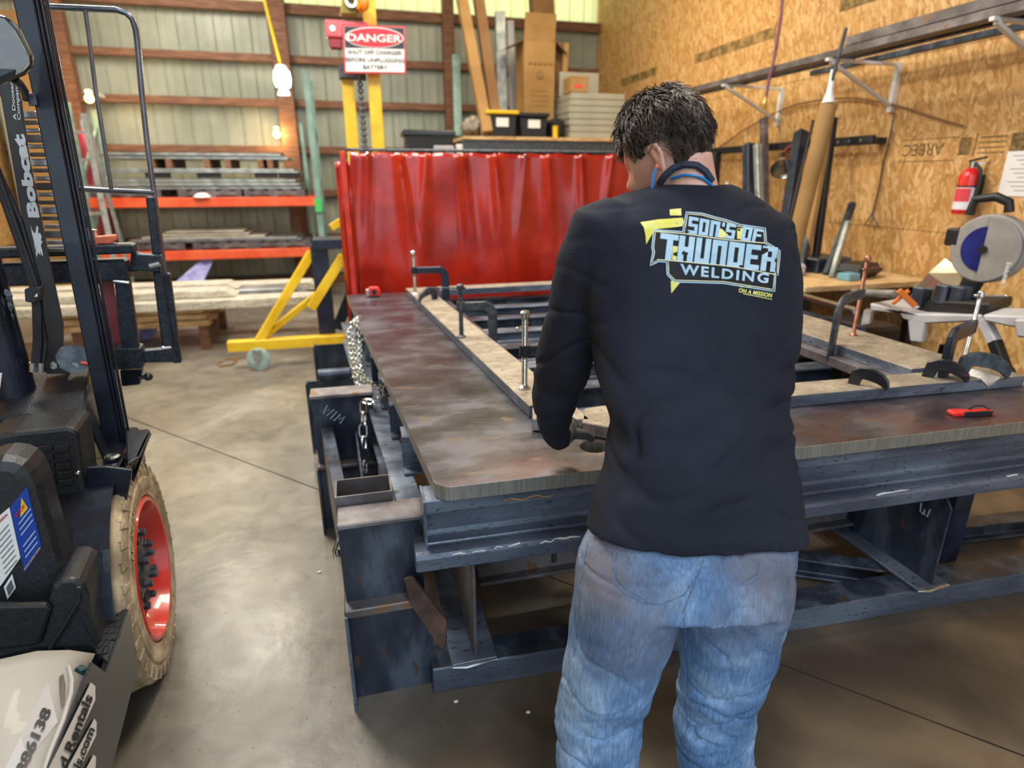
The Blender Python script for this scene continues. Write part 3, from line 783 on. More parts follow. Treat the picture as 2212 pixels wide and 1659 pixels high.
lean('leaning_channel', PY(990, 300, 8.5), PY(985, 120, 8.9), .10, .06, M_TEAL, 'green grey metal channel leaning by the right brown post', 'metal channel')
lean('narrow_carton', PY(1212, 255, 8.55), PY(1222, 95, 8.62), .07, .10, M_CARD, 'narrow cardboard slat standing right of the tall carton')
lean('narrow_carton', PY(1206, 250, 8.68), PY(1207, 92, 8.75), .10, .05, M_CARDD, 'dark cardboard slat between tall carton and narrow slat')
nm7 = ['bottom', 'second', 'third', 'fourth', 'fifth', 'sixth', 'topmost']
for k in range(7):
    bx('grey_panel', 2.86+rnd.uniform(-.01, .01), 3.62+rnd.uniform(-.01, .01), YS+.05, YS+.8, ZD+k*.078, ZD+k*.078+.073, M_PANEL, '%s grey green panel in the stack of seven on the shelf' % nm7[k], 'panel', 'stacked grey green panels')
ztop = ZD+7*.078
bx('small_carton', 2.86, 3.1, YS+.05, YS+.35, ztop, ztop+.19, M_CARD, 'small brown carton with red label on the panel stack', 'carton')
tag(MB().box((2.90, YS+.047, ztop+.05), (3.02, YS+.049, ztop+.09)).build('red_label', mat('lab_red', '#d8504a')), 'red label on the front of the small carton', 'label')
bx('grey_panel', 2.86, 3.42, YS+.5, YS+.54, ztop, ztop+.30, M_PANEL, 'grey green panel standing upright behind the small carton', 'panel')
bx('black_bag', 2.62, 2.82, YS+.1, YS+.4, ZD, ZD+.24, M_INK, 'black tool pouch squeezed between tote and panel stack', 'pouch', bevel=.05)
tag(MB().cyl((2.66, YS+.04, ZD), (2.66, YS+.04, ZD+.14), .035).build('yellow_can', M_YEL, smooth=True), 'small yellow can in front of the black pouch', 'can')
tb2 = thing('tool_case', 'black tool case on a low shelf left of the brown post', 'tool case', (.95, 7.6, 1.86))
MB().box((-.26, 0, 0), (.3, .3, .22)).build('body', M_INK, tb2, bevel=.02)
MB().box((-.3, -.02, .2), (.33, .32, .27)).build('lid', M_BLACKM, tb2, bevel=.02)
MB().box((.06, -.03, .0), (.3, -.004, .10)).build('white_bin', M_GREYPL, tb2, bevel=.008)
cs = thing('low_cabinet', 'dark cabinet mostly hidden behind the red curtain', 'cabinet', (.95, 7.75, 0))
MB().box((-.35, -.2, 0), (.5, .3, 1.86)).build('body', M_IRON, cs, bevel=.005)
MB().box((-.33, -.215, .02), (.48, -.2, 1.80)).build('door', M_IRON, cs)
tag(MB().box((1.28, 7.6, 1.86), (1.36, 7.66, 1.98)).build('white_bottle', M_WHITE, bevel=.01), 'small white bottle right of the tool case', 'bottle')
# ================================================================== RIGHT WALL ITEMS
sh = thing('wall_rack_bracket', 'white triangular bracket farthest along the strand board wall', 'bracket', (XR, 5.5, 2.0), 0, 'white wall brackets')
def bracket(t, b0=0):
    MB().box((-.035, -.02, .08), (0, .02, .42)).build('wall_leg', M_WHITE, t)
    MB().bar((-.02, 0, .12), (-.62, 0, .40), .03, .02).build('strut', M_WHITE, t)
    MB().bar((-.02, 0, .405), (-.66, 0, .415), .03, .02).build('arm', M_WHITE, t)
bracket(sh)
for y, lb in ((4.17, 'white triangular bracket in the middle of the wall shelf'), (2.95, 'white triangular bracket nearest the right edge')):
    b = copy_tree(sh); b.location = (XR, y, 2.0); b['label'] = lb
def lbar(name, y0, y1, x, z, w, h, m, lb, prof=None):
    return tag(MB().ext(prof or [(-w/2, 0), (w/2, 0), (w/2, h), (-w/2, h)], (x, y0, z), (x, y1, z)).build(name, m, bevel=.003), lb, 'steel bar', 'steel bars on the wall brackets')
lbar('steel_bar', 1.5, 7.3, 3.47, 2.425, .10, .05, M_BROWN, 'long brown steel channel along the edge of the wall shelf', CH(.05, .10, .006, 1))
lbar('steel_bar', 1.5, 7.2, 3.66, 2.425, .05, .05, M_STEEL2, 'dark square tube behind the shelf edge channel')
lbar('steel_bar', 1.4, 4.05, 3.53, 2.478, .12, .06, M_BROWN, 'shorter rusty channel lying on top of the shelf edge channel')
lbar('steel_bar', 1.4, 4.9, 3.92, 2.425, .06, .04, M_STEEL2, 'flat dark bar nearest the wall on the brackets')
# hanging air hose
hz = thing('air_hose', 'thin purple air hose with brass end hanging from above', 'hose', (3.5, 4.9, 2.3))
a, b, c_ = PX(1655, 208, 3.45), PX(1672, 130, 3.45), PX(1693, -40, 3.45)
MB().tube([a, a+(b-a)*.5+V((0, .01, 0)), b, b+(c_-b)*.5+V((0, -.02, 0)), c_, c_+V((0, 0, 2.0))], .013, 8).build('hose', mat('purple_hose', '#7a4658', '#93606c', scale=10), hz, world=True, smooth=True)
d_ = (a-b).normalized()
MB().tube([a-d_*.0, a+d_*.04, a+d_*.05, a+d_*.1], [.016, .016, .024, .02], 8).build('fitting', mat('brass', '#c9a658', '#dfc27a', metal=.7, rough=.35, scale=9), hz, world=True, smooth=True)
# horizontal holding rail
rl = thing('wall_rail', 'black perforated rail across the strand board wall', 'rail', (XR, 5.3, 1.87))
MB().box((XR-.16, 4.15, 1.845), (XR-.12, 6.95, 1.915)).build('rail', M_BLACKM, rl, world=True, bevel=.004)
for y in (4.2, 5.3, 6.45):
    MB().box((XR-.12, y-.03, 1.85), (XR, y+.03, 1.90)).build('standoff', M_BLACKM, rl, world=True)
for k in range(4):
    MB().cyl((XR-.162, 4.25+k*.12, 1.88), (XR-.168, 4.25+k*.12, 1.88), .012, 10).build('bolt_head', M_CHROME, rl, world=True)
def stick(name, px0, px1, X0, X1, r, m, lb, cat, square=False, n=12):
    p0 = PX(*px0, X0); p1 = PX(*px1, X1)
    d = (p1-p0).normalized(); p0 = p0-d*((p0.z-.903)/d.z) if d.z > .5 else p0
    if name == 'pole_tip': p0 = PX(*px0, X0)
    mb = MB()
    if square: mb.bar(p0, p1, r*2, r*2, (0, 1, 0))
    else: mb.tube([p0, p1], r, n)
    return tag(mb.build(name, m, bevel=.003 if square else 0, smooth=not square), lb, cat, 'lengths leaning on the strand board wall')
stick('square_tube', (1618, 420), (1618, 312), 3.75, 3.8, .045, M_STEEL2, 'dark upright square tube nearest the man', 'steel tube', True)
stick('square_tube', (1640, 420), (1636, 312), 3.72, 3.76, .028, M_GALV, 'thin grey tube between two dark tubes', 'steel tube', True)
stick('square_tube', (1652, 420), (1650, 255), 3.85, 3.86, .03, M_BROWN, 'tall brown flat tube behind the thin grey tube', 'steel tube', True)
stick('angle_bar', (1694, 520), (1731, 285), 3.6, 3.9, .045, M_NAVY, 'blue black square tube leaning beside the big cardboard tube', 'steel tube', True)
stick('steel_rod', (1700, 500), (1757, 260), 3.6, 3.9, .012, M_INK, 'thin black rod behind the big cardboard tube', 'rod')
stick('cardboard_tube', (1722, 505), (1790, 225), 3.28, 3.36, .058, M_CARD, 'thick brown cardboard tube leaning on the wall', 'tube', n=20)
o = stick('pole_tip', (1797, 175), (1828, 60), 3.36, 3.38, .012, M_IRON, 'long thin grey rod standing inside the cardboard tube', 'rod')
q0, q1 = PX(1789, 222, 3.36), PX(1800, 150, 3.365)
tag(MB().tube([q0, q0+(q1-q0)*.35, q1], [.045, .022, .016], 12).build('tube_collar', M_WHITE, smooth=True), 'white taped collar on the rod above the cardboard tube', 'collar')
stick('wood_batten', (1748, 520), (1790, 280), 3.55, 3.8, .022, M_CARD, 'pale narrow batten leaning right of the cardboard tube', 'batten', True)
stick('steel_rod', (1762, 560), (1801, 255), 3.6, 3.85, .024, M_INK, 'black bar with notched top leaning right of the batten', 'bar', True)
stick('steel_rod', (1740, 540), (1770, 420), 3.6, 3.7, .016, M_IRON, 'short grey rod behind the batten', 'rod')
stick('angle_bar', (1782, 600), (1842, 440), 3.45, 3.9, .022, M_STEEL2, 'dark angle leaning low on the wall beside the bench clutter', 'steel angle', True)
stick('angle_bar', (1796, 600), (1832, 480), 3.40, 3.75, .018, M_GALV, 'shorter grey angle just right of the dark leaning angle', 'steel angle', True)
stick('angle_bar', (1726, 600), (1745, 505), 3.30, 3.6, .030, M_STEEL2, 'short dark offcut leaning at the foot of the cardboard tube', 'steel offcut', True)
# yellow level + squares near his right shoulder
tag(MB().box((XR-.185, 6.75, 1.2), (XR-.161, 6.83, 2.02)).build('spirit_level', M_YEL, bevel=.004), 'yellow level hanging on the wall beyond his right shoulder', 'level')
gl = thing('hanging_gloves', 'dark glove shape hanging on the rail end', 'gloves', (XR-.17, 6.25, 1.45))
MB().tube([(0, 0, .42), (0, 0, .25), (0, 0, .1), (0, .01, 0)], [.05, .06, .07, .05], 10, sx=1, sy=.5).build('cuff', M_INK, gl, smooth=True)
sp = thing('spray_can', 'white capped can on the ledge by his right shoulder', 'can', (XR-.2, 5.95, 1.26))
MB().lathe([(0, 0), (.03, 0), (.03, .16), (.02, .18), (0, .18)], (0, 0, 0), n=14).build('can', mat('pale_yellow', '#d9cf8a'), sp, smooth=True)
MB().lathe([(.018, .18), (.018, .3), (0, .3)], (0, 0, 0), n=12).build('nozzle', M_WHITE, sp, smooth=True)
tag(MB().box((XR-.3, 5.6, 1.22), (XR-.02, 6.6, 1.26)).build('wall_ledge', M_IRON, bevel=.003), 'narrow dark ledge fixed on the wall at shoulder height', 'ledge')
# clamp lamp reflector
cl_ = thing('clamp_lamp', 'shiny bell reflector clamp lamp hanging from the rail', 'lamp', PX(1690, 355, 3.8))
cp = PX(1690, 352, 3.8); dd = V((-.35, -.6, -.55)).normalized()
MB().lathe([(.02, -.06), (.05, -.03), (.08, .03), (.105, .09), (.102, .09), (.075, .03), (.045, -.03)], cp, dd, 24).build('reflector', M_CHROME, cl_, world=True, smooth=True)
MB().tube([cp-dd*.06, cp-dd*.12], .024, 12).build('socket', M_INK, cl_, world=True, smooth=True)
MB().tube([cp-dd*.11, cp-dd*.12+V((.05, 0, .06)), V((XR-.14, cp.y, 1.9))], .012, 8).build('clamp', mat('clamp_red', '#8a2f28'), cl_, world=True, smooth=True)
# wires along the wall
tag(MB().tube([PX(x, y, XR-.03) for x, y in ((1545, 325), (1600, 285), (1660, 250), (1720, 225), (1790, 213), (1850, 212), (1910, 222), (1960, 235), (2030, 258), (2080, 272))], .008, 6).build('wall_cable', M_CARDD, smooth=True), 'thin brown cable arching over the leaning tubes', 'cable')
tag(MB().tube([PX(x, y, XR-.02) for x, y in ((1932, 245), (1920, 310), (1908, 350), (1900, 400), (1888, 450), (1884, 462), (1868, 485), (1896, 487), (1884, 464))], .006, 6).build('wire_hook', M_STEEL2, smooth=True), 'thin wire with triangular end hanging below the middle bracket', 'wire')
# extinguisher
ex_ = thing('fire_extinguisher', 'red fire extinguisher with white and red label on the wall', 'fire extinguisher', (XR-.10, 3.33, 1.37))
MB().lathe([(0, 0), (.055, 0), (.06, .01), (.06, .24), (.05, .27), (.02, .295), (0, .295)], (0, 0, 0), n=24).build('cylinder', M_REDP, ex_, smooth=True)
MB().lathe([(.0605, .03), (.0605, .17)], (0, 0, 0), n=24).build('label', mat('ext_label', '#e9e4e8'), ex_, smooth=True, fix=False)
MB().add([(math.cos(a)*.0613, math.sin(a)*.0613, z) for z in (.08, .165) for a in [PI*(1.0+.09*k) for k in range(-2, 5)]], [(i, i+1, i+8, i+7) for i in range(6)]).build('label_red_field', mat('ext_red2', '#dc4550'), ex_, fix=False)
MB().lathe([(.061, .172), (.061, .182)], (0, 0, 0), n=24).build('band', M_INK, ex_, fix=False)
MB().lathe([(.018, .295), (.018, .33), (0, .33)], (0, 0, 0), n=12).build('valve', M_CHROME, ex_)
MB().bar((-.02, .01, .335), (.07, -.03, .36), .018, .012).build('handle', M_INK, ex_); MB().bar((-.01, .01, .31), (.06, -.03, .325), .016, .01).build('lever', M_CHROME, ex_)
MB().tube([(.0, -.02, .32), (.0, -.065, .28), (0, -.075, .2), (0, -.07, .1)], .011, 8).build('hose', M_RUBBER, ex_, smooth=True)
MB().box((.055, -.03, .1), (.098, .03, .25)).build('wall_bracket', M_INK, ex_)
pp = thing('paper_notice', 'white printed sheet taped on the strand board wall', 'paper', (XR-.004, 3.05, 1.68))
MB().box((-.002, -.14, -.19), (0, .14, .08)).build('sheet', M_LABEL, pp)
mb = MB()
for k in range(9): mb.box((-.0035, -.11, .05-k*.026), (-.0025, .10-.03*(k % 3), .056-k*.026))
mb.build('print', mat('faint_print', '#a8a8ac'), pp, kind='stuff')

# ------------------------------------------------------------------ side bench with clutter (right, behind)
wb = thing('side_bench', 'cluttered side bench with pale edge against the strand board wall', 'bench', (3.45, 4.3, 0))
MB().box((2.95, 3.45, .86), (4.05, 5.6, .90)).build('top', M_WOODL, wb, world=True, bevel=.004)
MB().box((2.94, 3.45, .78), (2.96, 5.6, .86)).build('apron', M_INK, wb, world=True)
for y in (3.5, 5.5):
    for x in (3.0, 3.95): MB().box((x, y, 0), (x+.06, y+.06, .86)).build('leg', M_INK, wb, world=True)
MB().box((3.0, 3.5, .3), (4.0, 5.5, .33)).build('lower_shelf', M_INK, wb, world=True)
ZB = .901
def clut(name, x, y, dx, dy, dz, m, lb, cat, rz=0., bev=.006, z=ZB):
    c, s = math.cos(rz), math.sin(rz)
    mb = MB().box((-dx/2, -dy/2, 0), (dx/2, dy/2, dz)); mb.v = [V((x+a.x*c-a.y*s, y+a.x*s+a.y*c, z+a.z)) for a in mb.v]
    return tag(mb.build(name, m, bevel=bev), lb, cat, 'things lying on the side bench')
clut('tool_bag', 3.55, 5.2, .5, .6, .10, M_INK, 'black slumped tool bag at the back end of the side bench', 'bag', .2, .05)
clut('flat_carton', 3.5, 4.75, .4, .35, .05, M_CARDD, 'flat brown carton on the side bench', 'carton', .3)
clut('grinder_box', 3.2, 4.5, .2, .28, .07, M_IRON, 'dark grey power tool case on the side bench front', 'case', -.2)
clut('blue_rag', 3.1, 4.85, .14, .12, .03, mat('rag_blue', '#4c7fa8'), 'blue rag near the bench front edge', 'rag', .5, .012)
clut('red_tool', 3.15, 4.2, .06, .26, .04, mat('dull_red2', '#a8564c'), 'dull red hand tool lying across the side bench', 'hand tool', .6)
clut('white_jug', 3.2, 3.95, .16, .2, .09, M_GREYPL, 'pale grey plastic jug lying on the side bench', 'jug', .2, .02)
clut('dark_case', 3.6, 4.1, .35, .3, .11, M_STEEL2, 'dark steel case behind the pale jug', 'case', .1, .01)
clut('black_cloth', 3.65, 3.75, .35, .25, .10, M_INK, 'black cloth heap beside the shiny sheet', 'cloth', .4, .05)
clut('teal_box', 3.45, 3.62, .12, .1, .05, mat('teal2', '#6fa3b0'), 'small teal box at the bench end', 'box', .2)
clut('steel_offcut', 3.3, 5.4, .5, .1, .03, M_BROWN, 'brown steel offcut at the far end of the bench', 'offcut', .1)
tag(MB().tube([PX(1700, 630, 3.0), PX(1850, 672, 2.80)], .022, 12).build('chrome_tube', M_CHROME, smooth=True), 'long bright chrome tube on the bench front edge', 'tube')
tag(MB().tube([PX(1845, 632, 3.0), PX(1935, 635, 2.86)], .022, 12).build('caulk_gun', M_GALV, smooth=True), 'silver cylinder of the orange handled gun', 'cylinder')
og = thing('orange_gun', 'orange handled applicator gun right of its silver cylinder', 'tool', PX(1945, 638, 2.85))
p_ = PX(1945, 638, 2.85)
MB().bar(p_+V((-.02, 0, .03)), p_+V((.05, -.06, -.05)), .02, .03).build('handle', mat('bright_orange2', '#d9711c'), og, world=True, bevel=.004)
MB().bar(p_+V((.03, -.02, .03)), p_+V((-.02, .02, -.05)), .02, .02).build('trigger', MATS['bright_orange2'], og, world=True, bevel=.004)
for x0, y0, x1, y1, lb in ((1700, 668, 1860, 715, 'upper'), (1700, 695, 1860, 740, 'lower')):
    tag(MB().bar(PX(x0, y0, 3.0), PX(x1, y1, 2.9), .06, .05).build('square_tube', M_STEEL2, bevel=.004), '%s dark square tube stored in front of the side bench' % lb, 'steel tube')
o = MB().prism([PX(1965, 640, 3.1), PX(2005, 590, 3.1), PX(2042, 558, 3.15), PX(2082, 590, 3.1), PX(2068, 622, 3.0), PX(2050, 621, 3.0)], (.003, 0, 0)).build('bright_sheet', mat('bright_sheet', '#cfcab8', '#e8e4d2', rough=.18, metal=.9, scale=3))
tag(o, 'bright bent sheet metal guard behind the saw table', 'sheet metal')

# ------------------------------------------------------------------ chop saw on folding stand
ms = thing('chop_saw', 'grey cut-off saw with blue blade on a folding stand', 'saw', (2.6, 2.75, 0))
SX = 3.08
def S(x, y, X=SX): return PX(x, y, X)
bc = S(2134, 538)              # blade centre
axd = V((math.cos(math.radians(193)), math.sin(math.radians(193)), 0)); side = V((-axd.y, axd.x, 0)); upv = V((0, 0, 1))
R0 = .168
def circ(r, off, c=bc, n=36, a0=0, a1=2*PI): return [c+axd*off+(side*math.cos(a0+(a1-a0)*k/n)+upv*math.sin(a0+(a1-a0)*k/n))*r for k in range(n+(0 if a1-a0 > 6.2 else 1))]
MB().prism(circ(R0, .02), axd*-.075).build('upper_guard', mat('saw_grey', '#8b8883', '#9b9893', rough=.4, scale=8), ms, world=True, bevel=.008)
MB().prism(circ(R0*.66, .024), axd*.003).build('blade', mat('blade_blue', '#1b2572', '#28358f', rough=.3, metal=.4, scale=5), ms, world=True)
hs = [p for p in circ(R0-.008, .03, n=18, a0=-PI/2-.02, a1=PI/2+.02)] if (side.dot(_R) > 0) else [p for p in circ(R0-.008, .03, n=18, a0=PI/2-.02, a1=3*PI/2+.02)]
MB().prism(hs, axd*.014).build('lower_guard', mat('saw_grey2', '#85817c', '#94908a', rough=.42, scale=8), ms, world=True, bevel=.004)
MB().cyl(bc+axd*.03, bc+axd*.055, .020, 18).build('arbor_cap', M_INK, ms, world=True, smooth=True)
MB().cyl(bc-axd*.05, bc-axd*.30, .075, 18).build('motor', M_INK, ms, world=True, smooth=True)
rr = side if side.dot(_R) > 0 else -side
MB().box(tuple(bc-rr*.16+V((-.02, -.03, -.0))), tuple(bc-rr*.16+V((.07, .05, .09)))).build('gear_housing', M_INK, ms, world=True, bevel=.01)
hp = [bc-rr*.12+upv*.16, bc-rr*.11+upv*.235, bc-rr*.02+upv*.25, bc+rr*.04+upv*.225, bc+rr*.05+upv*.18]
MB().tube(hp, .022, 10).build('carry_handle', M_INK, ms, world=True, smooth=True)
mb = MB(); put_text(mb, 'Evolution', bc+axd*.046+rr*.115-upv*.05, upv*-1, rr*1, .022, .10, bold=.01); mb.build('lettering', M_LABEL, ms, world=True, fix=False)
MB().tube([bc-upv*.16-rr*.03, bc-upv*.27-rr*.05, bc-upv*.34-rr*.06], [.05, .045, .06], 10).build('pivot_arm', M_INK, ms, world=True, smooth=True)
MB().prism([S(2000, 648, 3.0), S(2140, 655, 2.9), S(2135, 680, 2.9), S(1975, 672, 3.0)], (.3, .12, 0)).build('saw_base', M_INK, ms, world=True, bevel=.01)
for x, y in ((1990, 640), (2040, 636), (2075, 640)):
    p_ = S(x, y, 3.0); MB().box(p_-V((.03, .03, .05)), p_+V((.04, .04, .05))).build('vise_block', M_STEEL2, ms, world=True, bevel=.006)
st_ = thing('saw_stand', 'grey folding saw stand with moulded legs under the cut-off saw', 'stand', (2.7, 2.75, 0))
def quad(px, X, off, nm, m=M_GREYPL): return MB().prism([PX(x, y, X) for x, y in px], off).build(nm, m, st_, world=True, bevel=.008)
quad([(1878, 655), (1985, 678), (2120, 680), (2122, 694), (1990, 700), (1950, 690), (1940, 672), (1880, 672)], 2.9, (.35, .1, 0), 'top_rail')
quad([(1960, 690), (2000, 692), (1992, 742), (1965, 738)], 2.9, (.06, .03, 0), 'corner_leg')
quad([(1866, 668), (1885, 672), (1878, 702), (1858, 705)], 3.0, (.05, .03, 0), 'latch')
quad([(2122, 680), (2212, 683), (2260, 700), (2250, 716), (2180, 706), (2125, 694)], 2.8, (.25, .1, 0), 'extension_arm')
quad([(2190, 690), (2240, 690), (2240, 735), (2195, 728)], 2.75, (.1, .05, 0), 'end_support')
for (xa, ya, xb, yb_, X) in ((2125, 690, 2150, 740, 2.85), (2148, 735, 2172, 800, 2.85)):
    MB().bar(PX(xa, ya, X), PX(xb, yb_, X), .05, .045).build('leg', M_GREYPL if ya < 700 else M_INK, st_, world=True, bevel=.006)
pa = PX(2172, 798, 2.85); pb_ = pa-PX(2148, 735, 2.85); pb_ = pa-pb_*(pa.z/pb_.z); MB().bar(pa, pb_, .05, .045).build('leg', M_INK, st_, world=True)
for x, y in ((3.0, 3.05), (3.35, 3.1), (3.3, 2.65)):
    MB().bar((x, y, .68), (x+.05, y+.05, 0), .05, .045).build('leg', M_INK, st_, world=True)
MB().box((2.8, 2.95, .25), (3.3, 3.35, .72)).build('tool_box', M_INK, st_, world=True, bevel=.02)
# ================================================================== WELDING BENCH (welded steel stand, beams, plates)
ZP = .795
ang = -.018
def FY(x): return 1.475 + ang*x            # front line of the bench in plan
# plate material with a reddish tint along the near edge
def plate_mat():
    m = M_PLATE.copy(); m.name = 'plate_steel_tint'; nt = m.node_tree; N = nt.nodes; L = nt.links
    b = N['Principled BSDF']; src = b.inputs['Base Color'].links[0].from_socket
    tc = N.new('ShaderNodeTexCoord'); sx = N.new('ShaderNodeSeparateXYZ'); L.new(tc.outputs['Object'], sx.inputs[0])
    nz = N.new('ShaderNodeTexNoise'); nz.inputs['Scale'].default_value = 4; nz.inputs['Detail'].default_value = 5
    L.new(tc.outputs['Object'], nz.inputs['Vector'])
    mr = N.new('ShaderNodeMapRange'); mr.inputs[1].default_value = -1.12; mr.inputs[2].default_value = -1.52; mr.inputs[3].default_value = 0; mr.inputs[4].default_value = 1
    L.new(sx.outputs['Y'], mr.inputs[0])
    mu = N.new('ShaderNodeMath'); mu.operation = 'MULTIPLY'; L.new(mr.outputs[0], mu.inputs[0])
    r2 = N.new('ShaderNodeMapRange'); r2.inputs[1].default_value = .42; r2.inputs[2].default_value = .72; r2.inputs[4].default_value = .85; L.new(nz.outputs['Fac'], r2.inputs[0])
    L.new(r2.outputs[0], mu.inputs[1])
    mx = N.new('ShaderNodeMix'); mx.data_type = 'RGBA'; L.new(mu.outputs[0], mx.inputs[0]); L.new(src, mx.inputs[6]); mx.inputs[7].default_value = lin('#6e4440')
    L.new(mx.outputs[2], b.inputs['Base Color']); return m
M_PLB = plate_mat()
def holed_plate(outer, holes, z0, z1):
    bm = bmesh.new(); edges = []
    for loop in [outer]+holes:
        vs = [bm.verts.new((p[0], p[1], z1)) for p in loop]
        edges += [bm.edges.new((vs[i], vs[(i+1) % len(vs)])) for i in range(len(vs))]
    r = bmesh.ops.triangle_fill(bm, use_beauty=True, use_dissolve=False, edges=edges)
    top = [f for f in bm.faces]
    ex = bmesh.ops.extrude_face_region(bm, geom=top)
    for v in [g for g in ex['geom'] if isinstance(g, bmesh.types.BMVert)]: v.co.z = z0
    bmesh.ops.recalc_face_normals(bm, faces=bm.faces)
    bm.verts.index_update()
    mb = MB(); mb.v = [v.co.copy() for v in bm.verts]
    for f in bm.faces:
        mb.f.append(tuple(v.index for v in f.verts)); mb.mi.append(0 if abs(f.normal.z) > .5 else 1)
    bm.free(); return mb
# outer L outline with rounded near corner
cx, cy, r_ = .165+.05, FY(.2)+.05, .05
rc = [(cx+r_*math.cos(a), cy+r_*math.sin(a)) for a in [PI+.04+(PI/2)*k/6 for k in range(7)]]
outer = [(-.075, 4.52)]+rc+[(2.62, FY(2.62)), (2.62, 1.82), (.74, 1.86), (.60, 4.50)]
hc_ = PZ(1283, 965, ZP); hole = [(hc_.x+.044*math.cos(a*PI/14), hc_.y+.044*math.sin(a*PI/14)) for a in range(28)]
pl_ = holed_plate(outer, [hole], ZP-.045, ZP).build('bench_plate', [M_PLB, M_CUT], bevel=.0015)
tag(pl_, 'wide L-shaped steel top plate with a round hole near its front corner', 'steel plate')
tag(MB().prism([(2.16, 1.84, ZP-.045), (2.60, 1.84, ZP-.045), (2.60, 4.5, ZP-.045), (2.12, 4.5, ZP-.045)], (0, 0, .045)).build('bench_plate', [M_BROWN], bevel=.002), 'right hand steel plate under the long flat bar nearest the saw', 'steel plate')

# flat bars on top
ZB0 = ZP+.001
def fbar(name, a, b, w, t, m, lb, side=1, z=ZB0, mats=None):
    a, b = V(a), V(b); t_ = (b-a).normalized(); n = V((t_.y, -t_.x, 0))*side
    mb = MB(); mb.prism([a, b, b+n*w, a+n*w], (0, 0, t)); mb.v = [V((p.x, p.y, p.z+z)) for p in mb.v]
    o = mb.build(name, [M_BAR, M_STEEL], bevel=.002)
    for p in o.data.polygons: p.material_index = 0 if abs(p.normal.z) > .6 else 1
    return tag(o, lb, 'flat bar', 'thick flat bars laid on the bench')
fbar('flat_bar', (.555, 1.90, 0), (.345, 4.42, 0), .155, .045, M_BAR, 'long scaly flat bar under the three left clamps', 1)
fbar('flat_bar', (.58, 4.30, 0), (2.16, 4.34, 0), .14, .045, M_BAR, 'flat bar across the far end of the bench', -1)
fbar('flat_bar', (2.22, 1.905, 0), (2.17, 4.25, 0), .33, .048, M_BAR, 'wide brown flat bar with two tall clamps on the right side', 1)
# front flat bar with V notch
fb = thing('flat_bar', 'thick front flat bar with a bright V notch towards its right end', 'flat bar', (1.7, 1.75, ZB0), 0, 'thick flat bars laid on the bench')
def yf(x): return 1.765-.030*(x-1.3)
zt = .045
prof = [(.93, 0), (2.60, 0), (2.60, zt), (2.475, zt), (2.425, .006), (2.375, zt), (.93, zt)]
mb = MB(); mb.prism([(x, yf(x), z+ZB0) for x, z in prof], (0, .13, 0))
o = mb.build('bar_body', [M_BAR, M_STEEL], fb, world=True, bevel=.0015)
for p in o.data.polygons: p.material_index = 0 if p.normal.z > .9 else 1
for xa, za, xb, zb in ((2.377, zt-.001, 2.424, .008), (2.473, zt-.001, 2.426, .008)):
    MB().prism([(xa, yf(xa), za+ZB0+.001), (xb, yf(xb), zb+ZB0+.001), (xb, yf(xb)+.13, zb+ZB0+.001), (xa, yf(xa)+.13, za+ZB0+.001)], (0, 0, .0012)).build('notch_face', M_BARE, fb, world=True, label='bright machined face of the notch')
# short mitred pieces near the glove
for pts, lb in (((PZ(1150, 905, ZB0+.045), PZ(1178, 905, ZB0+.045), PZ(1182, 872, ZB0+.045), PZ(1150, 880, ZB0+.045)), 'bright mitred bar end beside the sleeve cuff'),
                ((PZ(1172, 906, ZB0+.045), PZ(1275, 906, ZB0+.045), PZ(1240, 874, ZB0+.045), PZ(1182, 874, ZB0+.045)), 'short flat bar piece behind the gloved hand'),
                ((PZ(1258, 912, ZB0+.045), PZ(1330, 925, ZB0+.045), PZ(1345, 870, ZB0+.045), PZ(1262, 882, ZB0+.045)), 'pale bar end with a silver slanted face left of his shirt')):
    o = MB().prism(pts, (0, 0, -.044)).build('mitred_bar', [M_BAR, M_BARE], bevel=.003)
    for p in o.data.polygons: p.material_index = 0 if abs(p.normal.z) > .6 else 1
    tag(o, lb, 'flat bar', 'short mitred bars')

# welded stand ------------------------------------------------------
stn = thing('bench_stand', 'welded steel stand of beams and tees carrying the bench plates', 'stand', (1.4, 2.8, 0))
def beam(prof, p0, p1, m=M_STEEL, nm='beam', bev=.003, up=(0, 0, 1), label=None):
    return MB().ext(prof, p0, p1, up).build(nm, m, stn, world=True, bevel=bev, label=label)
zb_ = ZP-.045
# floor beams
beam(CH(.095, .10, .010, -1), (.137, 1.555, 0), (3.2, 1.435, 0), M_STEEL3, 'floor_beam')
beam([(-.11, .085), (0, .085), (0, .097), (-.11, .097)], (.137, 1.556, 0), (3.2, 1.436, 0), M_STEEL2, 'floor_beam_flange')
# low channel along the front, chalk-marked
lowm = M_STEEL3
beam([(.02, 0), (-.085, 0), (-.085, .055), (.0, .055), (.014, .05), (.02, .04)], (.098, FY(.1)+.0, zb_-.205), (2.64, FY(2.64)-.01, zb_-.205), lowm, 'front_channel')
